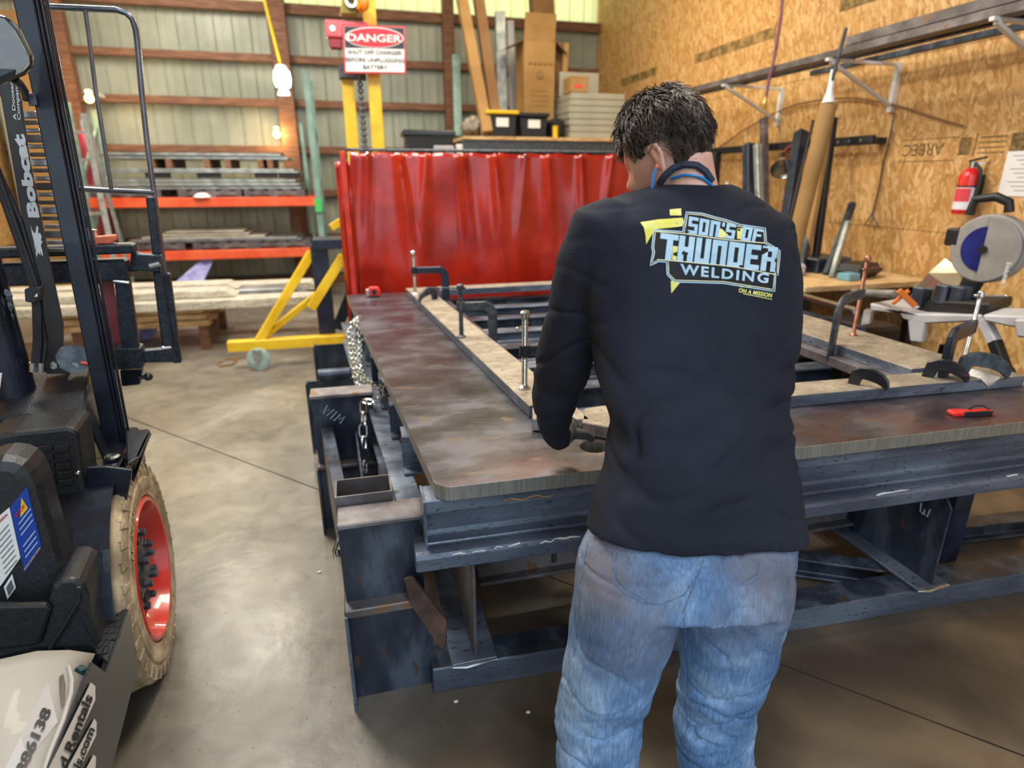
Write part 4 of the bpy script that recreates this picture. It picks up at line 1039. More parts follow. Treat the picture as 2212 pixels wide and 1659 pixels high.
# upper front beam
beam([(.045, 0), (.045, .012), (.010, .018), (.004, .030), (.004, .085), (.012, .10), (.045, .106), (.045, .148), (-.05, .148), (-.05, 0)][::-1],
     (.135, FY(.1)+.062, zb_-.150), (2.64, FY(2.64)+.062, zb_-.150), M_STEEL3, 'front_beam')
MB().box((.13, FY(.1)+.012, zb_-.150), (.137, FY(.1)+.115, zb_-.002)).build('end_plate', M_STEEL, stn, world=True)
for xa, xb in ((.20, .40), (.46, .60), (1.62, 1.95), (2.15, 2.5)):  # weld slag streaks, with their white glare put into the colour
    P_ = [V((xa+(xb-xa)*k/9, FY(xa)-.019+.001*rnd.random(), zb_-.153-.012*rnd.random())) for k in range(10)]
    MB().tube(P_, [.0012+.0022*rnd.random() for k in range(10)], 6).build('weld_glare_streak', M_LABEL, stn, world=True, smooth=True)
P_ = [V((.36+.02*k, FY(.4)+.0165, zb_-.028+.006*math.sin(k*1.7))) for k in range(14)]
MB().tube(P_, [.0008+.0016*rnd.random() for k in range(14)], 6).build('rust_vein', mat('rust', '#9a6a3a', '#b98a52', rough=.9, scale=40), stn, world=True, smooth=True)
# rails running away from the viewer
beam(IB(.145, .085), (.125, 1.62, zb_-.298), (-.09, 4.5, zb_-.298), M_STEEL, 'side_rail')
beam(IB(.145, .085), (2.52, 1.62, zb_-.298), (2.52, 4.5, zb_-.298), M_STEEL2, 'side_rail')
beam(IB(.145, .085), (1.4, 1.62, zb_-.298), (1.35, 4.5, zb_-.298), M_STEEL2, 'side_rail')
# cross beams under the plates
for k, y in enumerate((2.0, 2.33, 2.68, 3.03, 3.38, 3.73, 4.08, 4.40)):
    xl = .145-.07*(y-1.5)
    beam(IB(.150, .10), (xl, y, zb_-.151), (2.6, y-.02, zb_-.151), M_STEEL if k % 2 == 0 else M_STEEL2, 'cross_beam')
for k, y in enumerate((2.16, 2.55, 2.9, 3.3)):
    xl = .60
    MB().tube([(xl, y, zb_-.06), (2.58, y-.02, zb_-.06)], .018, 10).build('cross_rod', M_STEEL2, stn, world=True, smooth=True)
# tees standing on the floor beam
def tee(x, y0, y1, mweb, mfl, chalk=None):
    z0 = .098
    MB().box((x-.075, y0, z0), (x+.075, y1, z0+.012)).build('tee_flange', mfl, stn, world=True, bevel=.002)
    MB().prism([(x, y0+.01, z0+.012), (x, y1, z0+.012), (x, y1, zb_-.300), (x, y1, zb_-.215), (x, y0+.09, zb_-.215), (x, y0+.01, zb_-.31)], (.010, 0, 0)).build('tee_web', mweb, stn, world=True, bevel=.001)
    MB().tube([(x-.075, y0-.002, z0+.005), (x-.03, y0-.008, z0+.003), (x+.02, y0-.006, z0+.006), (x+.075, y0-.002, z0+.005)], [.004, .008, .007, .004], 8).build('weld_bead', M_BARE, stn, world=True, smooth=True)
    MB().ball((x, y0+.09, zb_-.212), .011, 10, 6, (1.3, 1, .8)).build('weld_spot', M_BARE, stn, world=True, smooth=True)
tee(.275, 1.545, 2.7, M_BROWN, M_STEEL)
tee(2.06, 1.475, 2.7, M_STEEL2, M_STEEL3)
mb = MB()
def strokes(mb, pts, org, r, u, s, w=.0022, n=None):
    n = n or V(r).cross(V(u))
    P = [V(org)+V(r)*(a*s)+V(u)*(b*s) for a, b in pts]
    mb.tube([p+V(n)*.001 for p in P], w, 5)
M_CHALK = mat('chalk', '#b9c2c6', rough=.9)
strokes(mb, [(0, 1), (.1, .2), (.35, .1), (.45, .6), (.5, .15), (.8, .1), (.9, .9)], (2.058, 1.60, .36), (0, -1, 0), (0, 0, 1), .045)
strokes(mb, [(0, 0), (.2, 1.2), (.3, 1.5)], (2.058, 1.82, .33), (0, -1, 0), (0, 0, 1), .05)
strokes(mb, [(.5, 0), (.8, .7), (1.1, 0), (.6, .3)], (2.058, 1.80, .33), (0, -1, 0), (0, 0, 1), .04)
mb.build('chalk_mark', M_CHALK, stn, world=True)
# slanted strap and left foot assembly
MB().prism([PY(872, 1250, 1.55), PY(890, 1246, 1.55), PY(964, 1343, 1.52), PY(964, 1385, 1.52), PY(955, 1408, 1.52), PY(884, 1303, 1.55)], (.004, .012, 0)).build('slanted_strap', mat('rusty_strap', '#4a3b36', '#7b5a4a', '#5c4840', rough=.5, metal=.35, scale=8), stn, world=True, bevel=.002)
# left outrigger column (near)
MB().box((-.105, 1.60, 0), (.15, 1.608, .345)).build('column_web', M_STEEL2, stn, world=True, bevel=.001)
MB().box((-.115, 1.545, 0), (-.105, 1.66, .36)).build('column_flange', M_STEEL3, stn, world=True, bevel=.001)
MB().box((-.115, 1.555, .345), (.13, 1.66, .375)).build('stub_flange', M_BROWN, stn, world=True, bevel=.004)
MB().box((-.108, 1.60, .375), (.13, 1.608, .66)).build('stub_web', M_STEEL2, stn, world=True, bevel=.001)
MB().box((-.11, 1.55, .655), (.14, 1.66, .672)).build('stub_flange', M_BROWN, stn, world=True, bevel=.004)
# open rectangular tube end behind the stub
def rect_tube(x0, x1, y0, y1, z0, z1, m, nm='open_tube', t=.006):
    mb = MB()
    mb.box((x0, y0, z0), (x1, y0+t, z1)); mb.box((x0, y1-t, z0), (x1, y1, z1)); mb.box((x0, y0+t, z0), (x0+t, y1-t, z1)); mb.box((x1-t, y0+t, z0), (x1, y1-t, z1))
    return mb.build(nm, m, stn, world=True)
rect_tube(-.115, .055, 1.665, 1.78, .30, .70, M_BROWN)
# side channel running back to the far outrigger
beam([(0, 0), (.05, 0), (.05, .008), (.008, .008), (.008, .272), (.05, .272), (.05, .28), (0, .28)], (-.12, 1.79, .26), (-.205, 2.62, .26), M_STEEL2, 'side_channel')
MB().prism([(-.06, 1.8, .27), (.02, 1.8, .27), (-.02, 2.6, .27), (-.14, 2.6, .27)], (0, 0, .01)).build('tray_plate', M_STEEL2, stn, world=True)
MB().prism([(-.03, 1.8, .28), (-.06, 2.6, .28), (-.06, 2.6, .52), (-.03, 1.8, .52)], (.008, 0, 0)).build('inner_plate', M_STEEL2, stn, world=True)
# far outrigger with chalk letters
fy = 2.66
MB().box((-.235, fy, .35), (.03, fy+.01, .68)).build('stub_web', M_STEEL2, stn, world=True)
MB().box((-.24, fy-.05, .335), (.03, fy+.06, .352)).build('stub_flange', M_BROWN, stn, world=True, bevel=.003)
MB().box((-.24, fy-.05, .68), (.03, fy+.06, .697)).build('stub_flange', M_BROWN, stn, world=True, bevel=.003)
MB().box((-.235, fy, 0), (.03, fy+.01, .33)).build('column_web', M_STEEL2, stn, world=True)
MB().box((-.245, fy-.05, 0), (-.235, fy+.06, .335)).build('column_flange', M_STEEL2, stn, world=True)
mb = MB(); rv, uv = V((.75, 0, -.66)), V((.66, 0, .75))
for k, pts in enumerate(([(0, 1), (.2, 0), (.4, .8), (.6, 0), (.8, 1)], [(1.1, 0), (1.15, 1)], [(1.5, 0), (1.6, 1), (1.8, .4), (2.1, 1.0), (2.15, .1)])):
    strokes(mb, pts, (-.20, fy-.004, .60), rv, uv, .045, .0025)
mb.build('chalk_mark', M_CHALK, stn, world=True)
for y in (3.6, 4.45):
    MB().box((-.33, y, 0), (.0, y+.01, .45)).build('column_web', M_STEEL2, stn, world=True)
    MB().box((-.34, y-.05, 0), (-.33, y+.06, .45)).build('column_flange', M_STEEL2, stn, world=True)
# rear legs, low beams seen under the bench
beam(IB(.30, .10, .014, .010), (.36, 1.93, .13), (2.6, 1.93, .13), M_BROWN, 'low_beam')
for x, y in ((2.42, 1.74), (.5, 3.4), (2.52, 3.5), (1.38, 4.3)):
    MB().box((x-.045, y-.045, 0), (x+.045, y+.045, .453)).build('leg', M_NAVY, stn, world=True, bevel=.004)
MB().box((2.26, 1.68, .40), (2.56, 1.82, .452)).build('leg_cap', M_STEEL2, stn, world=True, bevel=.004)
beam(IB(.10, .09), (1.2, 2.75, .17), (2.85, 2.6, .17), M_STEEL2, 'low_beam')
b0, b1 = V((2.46, 1.84, .004)), V((3.0, 1.80, .004)); beam(IB(.09, .08), b0, b1, M_STEEL2, 'low_beam')
b0, b1 = PZ(1640, 1225, .004), PZ(1900, 1262, .004); beam(IB(.09, .08), b0, b1, M_STEEL2, 'low_beam')
beam(IB(.10, .09), (.8, 2.2, .22), (1.9, 2.75, .12), M_STEEL2, 'low_beam')
# clamp screw end under the front edge
MB().tube([PY(1197, 1190, 1.62), PY(1197, 1212, 1.62)], .010, 8).build('screw_end', M_IRON, stn, world=True, smooth=True)
for x, y in ((-.16, 3.55),):
    MB().cyl((x-.1, y, .5), (x+.08, y, .5), .035, 16).build('pipe_stub', M_STEEL2, stn, world=True, smooth=True)

# ================================================================== C-CLAMPS
def clamp(name, P, d, top, h, t, g, m_fr, m_sc, lb, tsec=.028, wsec=.016, hd=None, hlen=.1, rs=.009, corner=.05, hz=None):
    """P pad point, d horizontal direction from screw to spine, top screw length, h arm height, t throat, g depth below"""
    d = V(d).normalized(); n = V((-d.y, d.x, 0)); T = thing(name, lb, 'clamp', P, 0, 'screw clamps on the flat bars'); P = V(P)
    def q(u, w): return P+d*u+V((0, 0, w))
    path = [q(-.012, h)]
    path += [q(t-corner, h)]
    for k in range(1, 6): a = PI/2*(1-k/6); path.append(q(t-corner+corner*math.cos(a), h-corner+corner*math.sin(a)))
    path += [q(t, h-corner), q(t, -g+corner)]
    for k in range(1, 6): a = -PI/2*k/6; path.append(q(t-corner+corner*math.cos(a), -g+corner+corner*math.sin(a)))
    path += [q(t-corner, -g), q(-.012, -g)]
    MB().sweep(path, n, wsec, tsec).build('frame', m_fr, T, world=True, bevel=.004)
    MB().sweep(path[1:-1], n, wsec*.35, tsec*1.18).build('frame_rib', m_fr, T, world=True, bevel=.002)
    MB().cyl(q(0, h-.02), q(0, h+.022), rs*1.75, 16).build('screw_boss', m_fr, T, world=True, smooth=True)
    ax = (q(0, top)-q(0, .008)); pr = []
    nthr = int(top/.006)
    for k in range(nthr*2+1):
        z = .008+(top-.008)*k/(nthr*2); pr.append((rs*(1 if k % 2 else .84), z))
    MB().lathe([(0, .008)]+pr+[(0, top)], P, (0, 0, 1), 12).build('screw', m_sc, T, world=True, smooth=True)
    MB().lathe([(0, top-.005), (rs*1.5, top-.005), (rs*1.5, top+.014), (rs, top+.02), (0, top+.02)], P, (0, 0, 1), 12).build('screw_head', m_sc, T, world=True, smooth=True)
    MB().lathe([(0, 0), (rs*1.9, 0), (rs*1.9, .004), (rs*1.1, .012), (0, .012)], P, (0, 0, 1), 16).build('pad', m_sc, T, world=True, smooth=True)
    hd = V(hd or n).normalized(); c = q(0, top if hz is None else hz)
    a, b = (-.02, hlen) if hlen > 0 else (hlen, .02)
    MB().tube([c+hd*a, c+hd*b], .0045, 8).build('handle', m_sc, T, world=True, smooth=True)
    for e in (a, b): MB().ball(c+hd*e, .0075, 8, 6).build('handle_end', m_sc, T, world=True, smooth=True)
    MB().cyl(q(0, -g+.012), q(0, -g+.03), rs*1.6, 14).build('anvil', m_fr, T, world=True, smooth=True)
    return T
zt_ = ZB0+.046
P1 = PZ(897, 636, zt_); P2 = PZ(997, 728, zt_); P3 = PZ(1133, 838, zt_); P4 = PZ(1843, 724, zt_+.003); P5 = PZ(2080, 789, zt_)
dR = V((1, -.04, 0))
def hgt(P, x, y):   # height above P of the pixel (x,y) at P's depth
    return PY(x, y, P.y).z-P.z
clamp('screw_clamp', P1, dR, hgt(P1, 900, 548), hgt(P1, 930, 583), .21, .13, M_NAVY, M_CHROME, 'far left clamp with bright screw and blue frame at the bench corner', tsec=.045, wsec=.02, hlen=.02, rs=.012)
clamp('screw_clamp', P2, dR, hgt(P2, 997, 622), hgt(P2, 1020, 660), .16, .13, M_IRON, M_IRON, 'grey cast clamp with long sideways handle in the middle of the left bar', tsec=.04, wsec=.02, hd=(-1, .25, 0), hlen=.15, rs=.012)
clamp('screw_clamp', P3, dR, hgt(P3, 1145, 682), hgt(P3, 1140, 757), .17, .13, M_NAVY, M_CHROME, 'bright zinc screw clamp beside his left sleeve', tsec=.035, hd=(-.6, -.8, 0), hlen=.075, rs=.012, hz=hgt(P3, 1145, 700))
clamp('screw_clamp', P4, (-1, -.55, 0), hgt(P4, 1853, 562), hgt(P4, 1845, 635), .28, .13, M_IRON, M_COPPER, 'clamp with copper coloured screw and curved grey frame on the right bar', tsec=.05, wsec=.02, hd=(1, .3, 0), hlen=.13, rs=.010, corner=.075, hz=hgt(P4, 1855, 582))
clamp('screw_clamp', P5, (-1, -.45, 0), hgt(P5, 2100, 640), hgt(P5, 2095, 706), .24, .15, M_NAVY, M_CHROME, 'dark blue clamp with bright screw and T handle nearest the saw', tsec=.06, wsec=.026, hd=(.95, -.32, 0), hlen=.10, rs=.009, corner=.04)
# clamps fitted from below: only the curved jaw rises over the bar
def low_clamp(P, d, r, m, lb, w=.018, th=.042, name='jaw_clamp'):
    P = V(P); d = V(d).normalized(); n = V((-d.y, d.x, 0)); T = thing(name, lb, 'clamp', P, 0, 'clamps fitted from below the bars')
    q = lambda u, z: P+d*u+V((0, 0, z)); path = []; hs = []
    for k in range(12):
        a = PI*(.02+.60*k/11); path.append(q(r*.9-r*1.0*math.cos(a), r*.62*math.sin(a)+.004)); hs.append(th*(.30+.9*math.sin(PI*min(1, (k+1)/11*.62))))
    e = path[-1]; path += [V((e.x, e.y, e.z-.05))+d*.008, V((e.x, e.y, P.z-.20))+d*.01]; hs += [th, th]
    path += [V((P.x, P.y, P.z-.235))+d*(r*.9), V((P.x, P.y, P.z-.24))]; hs += [th, th*.8]
    MB().sweep(path, n, w, hs).build('frame', m, T, world=True, bevel=.005)
    MB().ball(path[0]+V((0, 0, .003)), .010, 8, 6).build('jaw_tip', m, T, world=True, smooth=True)
    MB().cyl((P.x, P.y, P.z-.33), (P.x, P.y, P.z-.095), .008, 10).build('screw', M_IRON, T, world=True, smooth=True)
    MB().tube([(P.x-.04, P.y, P.z-.32), (P.x+.04, P.y, P.z-.32)], .004, 8).build('handle', M_IRON, T, world=True, smooth=True)
low_clamp(PZ(1908, 842, zt_), V((-.62, 1, 0)), .075, M_BLACKM, 'black curved clamp jaw hooked over the middle of the front bar')
low_clamp(PZ(2080, 826, zt_), V((-.75, 1, 0)), .085, M_BLACKM, 'black curved clamp jaw hooked over the front bar near the notch')
low_clamp(PZ(2166, 817, zt_), V((-1, .55, 0)), .11, M_IRON, 'large grey curved clamp jaw behind the V notch', th=.05)
low_clamp(PZ(918, 655, zt_)+V((-.02, .05, 0)), V((.9, .6, 0)), .09, M_IRON, 'grey round clamp jaw at the far left bar end')

# ================================================================== CHAIN, PADLOCK, SMALL ITEMS
chn = thing('steel_chain', 'bright steel chain draped over the left plate edge and hanging down', 'chain', (.05, 2.6, .4))
def link_mesh(L=.046, W=.030, r=.0045):
    mb = MB(); pts = []
    a = L/2-W/2
    for k in range(6): t = -PI/2+PI*k/5; pts.append(V((a+(W/2-r)*math.cos(t), (W/2-r)*math.sin(t), 0)))
    for k in range(6): t = PI/2+PI*k/5; pts.append(V((-a+(W/2-r)*math.cos(t), (W/2-r)*math.sin(t), 0)))
    n = len(pts); base = 0
    for i, p in enumerate(pts):
        t = (pts[(i+1) % n]-pts[i-1]).normalized(); u = V((0, 0, 1)); w = t.cross(u)
        for k in range(6):
            b = 2*PI*k/6; mb.v.append(p+(w*math.cos(b)+u*math.sin(b))*r)
    for i in range(n):
        for k in range(6):
            mb.f.append((i*6+k, i*6+(k+1) % 6, ((i+1) % n)*6+(k+1) % 6, ((i+1) % n)*6+k)); mb.mi.append(0)
    return mb
lmb = link_mesh(.046, .029, .0038)
lme = None; nlink = 0
def chain_run(pts, sc=1.0):
    global lme, nlink
    pts = [V(p) for p in pts]; seg = [(pts[i+1]-pts[i]).length for i in range(len(pts)-1)]; tot = sum(seg); pitch = .034*sc
    for k in range(int(tot/pitch)):
        s_ = (k+.5)*pitch; i = 0
        while s_ > seg[i]: s_ -= seg[i]; i += 1
        p = pts[i]+(pts[i+1]-pts[i])*(s_/seg[i]); t = (pts[i+1]-pts[i]).normalized()
        q = t.to_track_quat('X', 'Z').to_matrix().to_4x4() @ Matrix.Rotation((PI/2 if k % 2 else 0)+.35+rnd.uniform(-.2, .2), 4, 'X')
        M = WM[chn.name].inverted() @ Matrix.Translation(p) @ q @ Matrix.Scale(sc, 4)
        if lme is None:
            o = lmb.build('chain_link', M_CHROME, chn, smooth=True); lme = o.data
        else:
            o = bpy.data.objects.new('chain_link', lme); COL.objects.link(o); o.parent = chn
        o.matrix_local = M; nlink += 1
def cp3(x, y, Y): return PY(x, y, Y)
chain_run([cp3(772, 685, 3.72), cp3(752, 712, 3.66), cp3(757, 750, 3.45), cp3(765, 800, 3.1), cp3(773, 835, 2.85), cp3(788, 868, 2.62)], 1.1)
chain_run([cp3(768, 688, 3.70), cp3(762, 730, 3.55), cp3(770, 780, 3.2), cp3(785, 815, 2.95), cp3(810, 838, 2.72), cp3(832, 838, 2.60)], 1.1)
chain_run([cp3(775, 683, 3.72), cp3(778, 735, 3.50), cp3(776, 785, 3.2), cp3(782, 830, 2.9), cp3(786, 865, 2.65)], 1.1)
chain_run([cp3(786, 866, 2.60), cp3(806, 870, 2.58), cp3(824, 856, 2.56), cp3(836, 842, 2.55)], 1.2)
chain_run([cp3(826, 820, 2.60), cp3(848, 826, 2.60), cp3(846, 840, 2.56)], 1.15)
chain_run([cp3(786, 866, 2.55), cp3(785, 930, 2.48), cp3(790, 1066, 2.40)], 1.55)
hk2 = tag(MB().tube([PY(733, 1150, 1.70), PY(729, 1170, 1.68), PY(722, 1190, 1.68), PY(724, 1203, 1.68), PY(733, 1200, 1.68), PY(733, 1185, 1.68)], .006, 8).build('chain_hook', M_CHROME, smooth=True), 'bright hook hanging at the left side of the stand', 'hook')
pdl = thing('padlock', 'grey padlock joining the chain at the plate edge', 'padlock', PY(838, 872, 2.5))
p_ = PY(838, 860, 2.5)
MB().box(p_+V((-.022, -.015, -.04)), p_+V((.03, .012, .02))).build('body', M_IRON, pdl, world=True, bevel=.006)
MB().tube([p_+V((-.012, 0, .01)), p_+V((-.014, 0, .05)), p_+V((0, 0, .07)), p_+V((.018, 0, .05)), p_+V((.018, 0, .01))], .006, 8).build('shackle', M_CHROME, pdl, world=True, smooth=True)
# tape measure
tm = thing('tape_measure', 'red and black tape measure at the far left corner of the plate', 'tape measure', (.11, 4.36, ZP))
MB().prism([(-.045, 0, 0), (.05, 0, 0), (.055, 0, .05), (.035, 0, .075), (-.02, 0, .075), (-.045, 0, .05)], (0, .045, 0)).build('case', M_REDP, tm, bevel=.008)
MB().box((-.05, -.003, .01), (-.025, .048, .06)).build('grip', M_CHROME, tm, bevel=.004)
MB().lathe([(0, -.004), (.018, -.004), (.018, 0), (0, 0)], (.008, 0, .038), (0, 1, 0), 14).build('dial', M_INK, tm)
MB().box((-.03, -.004, .0), (.04, 0, .014)).build('band', M_INK, tm)
# folded multi tool
mt = thing('folding_tool', 'red folded utility knife with black edge lying on the front plate', 'utility knife', PZ(2105, 897, ZP))
a_, b_ = PZ(2062, 902, ZP), PZ(2150, 899, ZP); dv = (b_-a_).normalized(); nv_ = V((-dv.y, dv.x, 0)); ll = (b_-a_).length
def kq(u, v): return a_+dv*(u*ll)+nv_*(v*.045)
MB().prism([kq(0, .1), kq(.04, .0), kq(.3, .05), kq(.97, 0), kq(1, .3), kq(.98, .9), kq(.5, .8), kq(.35, .95), kq(.03, 1), kq(0, .8)], (0, 0, .016)).build('handle', M_REDP, mt, world=True, bevel=.004)
MB().prism([kq(.25, -.02), kq(.9, -.03), kq(.98, .12), kq(.8, .3), kq(.5, .15), kq(.22, .2)], (0, 0, .0185)).build('grip_insert', M_INK, mt, world=True, bevel=.002)
MB().tube([kq(.5, .7)+V((0, 0, .017)), kq(.7, 1.0)+V((0, 0, .024)), kq(.9, .9)+V((0, 0, .024)), kq(.95, .5)+V((0, 0, .018))], .003, 6).build('lanyard_loop', M_INK, mt, world=True, smooth=True)
# floor crumbs and cord
tag(MB().tube([PZ(x, y, .008) for x, y in ((480, 780), (470, 785), (478, 791), (500, 788), (512, 780), (500, 774), (485, 777), (530, 772), (560, 765))], .009, 6).build('floor_cord', M_CARDD, smooth=True), 'small coil of brown cord on the floor left of the caster', 'cord')
for k, (x, y, lb) in enumerate(((1141, 1538, 'pale metal chip on the floor left of his legs'), (985, 1515, 'tiny white chip on the floor before the floor beam'), (690, 1235, 'tiny pale chip on the concrete left of the stand'))):
    tag(MB().ball(PZ(x, y, .004), .006, 8, 5, (1.3, 1, .5)).build('metal_chip', M_LABEL, smooth=True), lb, 'metal chip', 'chips on the floor')
# ================================================================== FORKLIFT
TH = math.radians(7)
fk = thing('forklift', 'small dark forklift with grey hood, red rimmed tan tyre and open mast', 'forklift', (-.735, 1.955, 0), TH)
FM = WM[fk.name]; FI = FM.inverted()
def fl(x, y, ly=None, lx=None, z=None):
    """pixel -> forklift frame on the plane lateral=lx, forward=ly or height=z"""
    d = FI.to_3x3() @ ray(x, y); o = FI @ EYEP
    t = (ly-o.y)/d.y if ly is not None else ((lx-o.x)/d.x if lx is not None else (z-o.z)/d.z)
    return o+d*t
def fpoly(px, ly, dep, name, m, bev=.004, par=None, label=None, smooth=False):
    return MB().prism([fl(x, y, ly) for x, y in px], (0, dep, 0)).build(name, m, par or fk, bevel=bev, label=label, seg=2)
def fb_(a, b, name, m, bev=.004, par=None, label=None):
    return MB().box(a, b).build(name, m, par or fk, bevel=bev, label=label)
# wheel -----------------------------------------------------------
wc = V((-.0, 0, .368)); R = .368
tire = MB().lathe([(.235, -.16), (.30, -.165), (.345, -.16), (.36, -.14), (R-.006, -.10), (R-.006, -.06), (.36, -.02), (.345, -.004), (.325, .004), (.305, .002), (.30, .007), (.27, .008), (.262, .003), (.245, .003), (.232, -.01), (.228, -.03)], wc, (1, 0, 0), 72).build('tire', M_TIRE, fk, smooth=True)
for k in range(36):
    a = 2*PI*k/36
    d = V((0, math.cos(a), math.sin(a))); t_ = V((0, -math.sin(a), math.cos(a)))
    for (xa, xb, ra, rb, w1, w2, sk) in ((-.078, -.004, R-.004, .350, .020, .016, .0), (-.155, -.086, R-.004, .352, .02, .016, .04)):
        sh_ = t_*sk
        p = [wc+V((xa, 0, 0))+d*(R+.002)+sh_-t_*w1, wc+V((xa, 0, 0))+d*(R+.002)+sh_+t_*w1, wc+V((xb, 0, 0))+d*(rb if xb > -.05 else R)+t_*w2+t_*.012, wc+V((xb, 0, 0))+d*(rb if xb > -.05 else R)-t_*w2+t_*.012]
        if xb > -.05: MB().prism(p, -d*.03).build('tread_block', M_TIRE, tire)
        else: MB().prism(p, -d*.025).build('tread_block', M_TIRE, tire)
# short ribs at the sidewall shoulder
mb = MB()
for k in range(36):
    a = 2*PI*(k+.5)/36; d = V((0, math.cos(a), math.sin(a))); t_ = V((0, -math.sin(a), math.cos(a)))
    mb.prism([wc+V((.003, 0, 0))+d*.318-t_*.005, wc+V((.003, 0, 0))+d*.318+t_*.005, wc+V((-.004, 0, 0))+d*.352+t_*.010+t_*.01, wc+V((-.004, 0, 0))+d*.352], V((.004, 0, 0)))
mb.build('sidewall_rib', M_TIRE, tire, kind='stuff')
def arc_text(txt, a0, r, h, m, name, par, step=.105, bold=.02):
    mb = MB()
    for i, c in enumerate(txt):
        if c == ' ': continue
        a = a0-step*i; d = V((0, math.cos(a), math.sin(a))); t_ = V((0, math.sin(a), -math.cos(a)))
        n0 = len(mb.v); put_text(mb, c, wc+V((.0095, 0, 0))+d*r-t_*h*.35, t_, d, h, bold=bold)
    mb.build(name, m, par, fix=False)
M_TIREL = mat('tire_lettering', '#c0b49a', rough=.7)
arc_text('NEXEN', 2.45, .272, .030, M_TIREL, 'lettering', tire)
arc_text('SOLID PRO', 3.6, .266, .016, M_TIREL, 'lettering', tire, step=.06)
arc_text('NEXEN', -.5, .272, .030, M_TIREL, 'lettering', tire)
rim = MB().lathe([(.232, -.012), (.238, -.002), (.232, .006), (.222, .004), (.214, -.02), (.204, -.05), (.192, -.068), (.16, -.070), (.10, -.064), (0, -.064)], wc, (1, 0, 0), 64).build('rim', M_RED, fk, smooth=True)
hub = MB().lathe([(.085, -.066), (.085, -.035), (.06, -.022), (.03, -.018), (0, -.018)], wc, (1, 0, 0), 28).build('hub', M_IRON, fk, smooth=True)
for k in range(8):
    a = 2*PI*k/8+.2; c = wc+V((-.066, math.cos(a)*.12, math.sin(a)*.12))
    nut = MB().lathe([(0, 0), (.026, 0), (.026, .026), (.014, .032), (.014, .050), (0, .050)], c, (1, 0, 0), 6).build('lug_nut', M_IRON, rim, bevel=.002)
for k in range(4):
    a = 2*PI*k/4+.6; c = wc+V((-.030, math.cos(a)*.055, math.sin(a)*.055))
    MB().lathe([(0, 0), (.014, 0), (.014, .03), (0, .03)], c, (1, 0, 0), 6).build('hub_bolt', M_IRON, hub)
# far side wheel (hidden mostly)
MB().lathe([(.0, -.1), (.30, -.1), (R, -.08), (R, .08), (.30, .1), (0, .1)], (-1.15, 0, .368), (1, 0, 0), 32).build('tire', M_TIRE, fk, smooth=True)
def shb(a, b, name, par):
    mb = MB().box(a, b); mb.v = [V((q.x+(q.z-.7)*.027, q.y, q.z)) for q in mb.v]
    return mb.build(name, M_FORK, par or fk, bevel=.003)
# mast -------------------------------------------------------------
rail = shb((-.098, .15, .60), (-.052, .165, 2.7), 'mast_rail', None)
for lx0, lx1, ly0 in ((-.052, -.044, .156), (-.044, -.034, .166), (-.034, -.026, .176)):
    shb((lx0, ly0, .64), (lx1, ly0+.012, 2.7), 'rail_step', rail)
shb((-.085, .165, .62), (-.070, .28, 2.7), 'rail_web', rail)
shb((-.092, .27, .62), (-.060, .285, 2.7), 'rail_flange', rail)
rail2 = fb_((-.90, .15, .60), (-.83, .165, 2.7), 'mast_rail', M_FORK, .003)
fb_((-.85, .165, .62), (-.84, .30, 2.7), 'rail_web', M_FORK, .003, rail2)
fb_((-.84, .16, 2.3), (-.12, .20, 2.42), 'mast_crossbar', M_FORK)
# inner cover strip with lettering
cov = [(-12, 100), (30, 100), (62, 338), (105, 557), (140, 745), (152, 800), (100, 800), (85, 750), (62, 557), (24, 338), (-2, 190)]
cvo = fpoly([(30, 100), (62, 338), (105, 557), (136, 700), (136, 760), (150, 808), (100, 808), (88, 745), (62, 557), (24, 338), (-2, 190), (-14, 100)], .30, .012, 'cover_strip', mat('brown_black_strip', '#2a2422', '#393230', rough=.4, scale=3), .002)
def along(x0, y0, x1, y1, txt, hpx, off=0., bold=.03, m=None, ly=.297, name='lettering', wid=None):
    a = fl(x0, y0, ly); b = fl(x1, y1, ly); r = (b-a).normalized(); u = r.cross(V((0, 1, 0))).normalized()
    if u.x > 0: u = -u
    sc = (b-a).length/math.hypot(x1-x0, y1-y0)
    mb = MB(); put_text(mb, txt, a+V((0, -.001, 0)), r, u, hpx*sc, (b-a).length if wid is None else wid, bold=bold)
    return mb.build(name, m or M_LABEL, cvo, fix=False)
along(84, 470, 51, 290, 'Bobcat', 20, bold=.06)
along(45, 260, 38, 178, 'Company', 6.5, bold=.02)
along(36, 260, 28, 176, 'A Doosan', 6.5, bold=.02)
# animal head emblem, plain silhouette
em = [(66, 487), (71, 500), (76, 505), (79, 487), (83, 492), (82, 505), (86, 503), (90, 512), (88, 520), (92, 522), (88, 530), (92, 545), (93, 555), (86, 541), (88, 552), (82, 545), (80, 556), (77, 547), (79, 530), (76, 540), (73, 520), (69, 505)]
MB().prism([fl(x, y, .296) for x, y in em], (0, .002, 0)).build('emblem', M_LABEL, cvo)
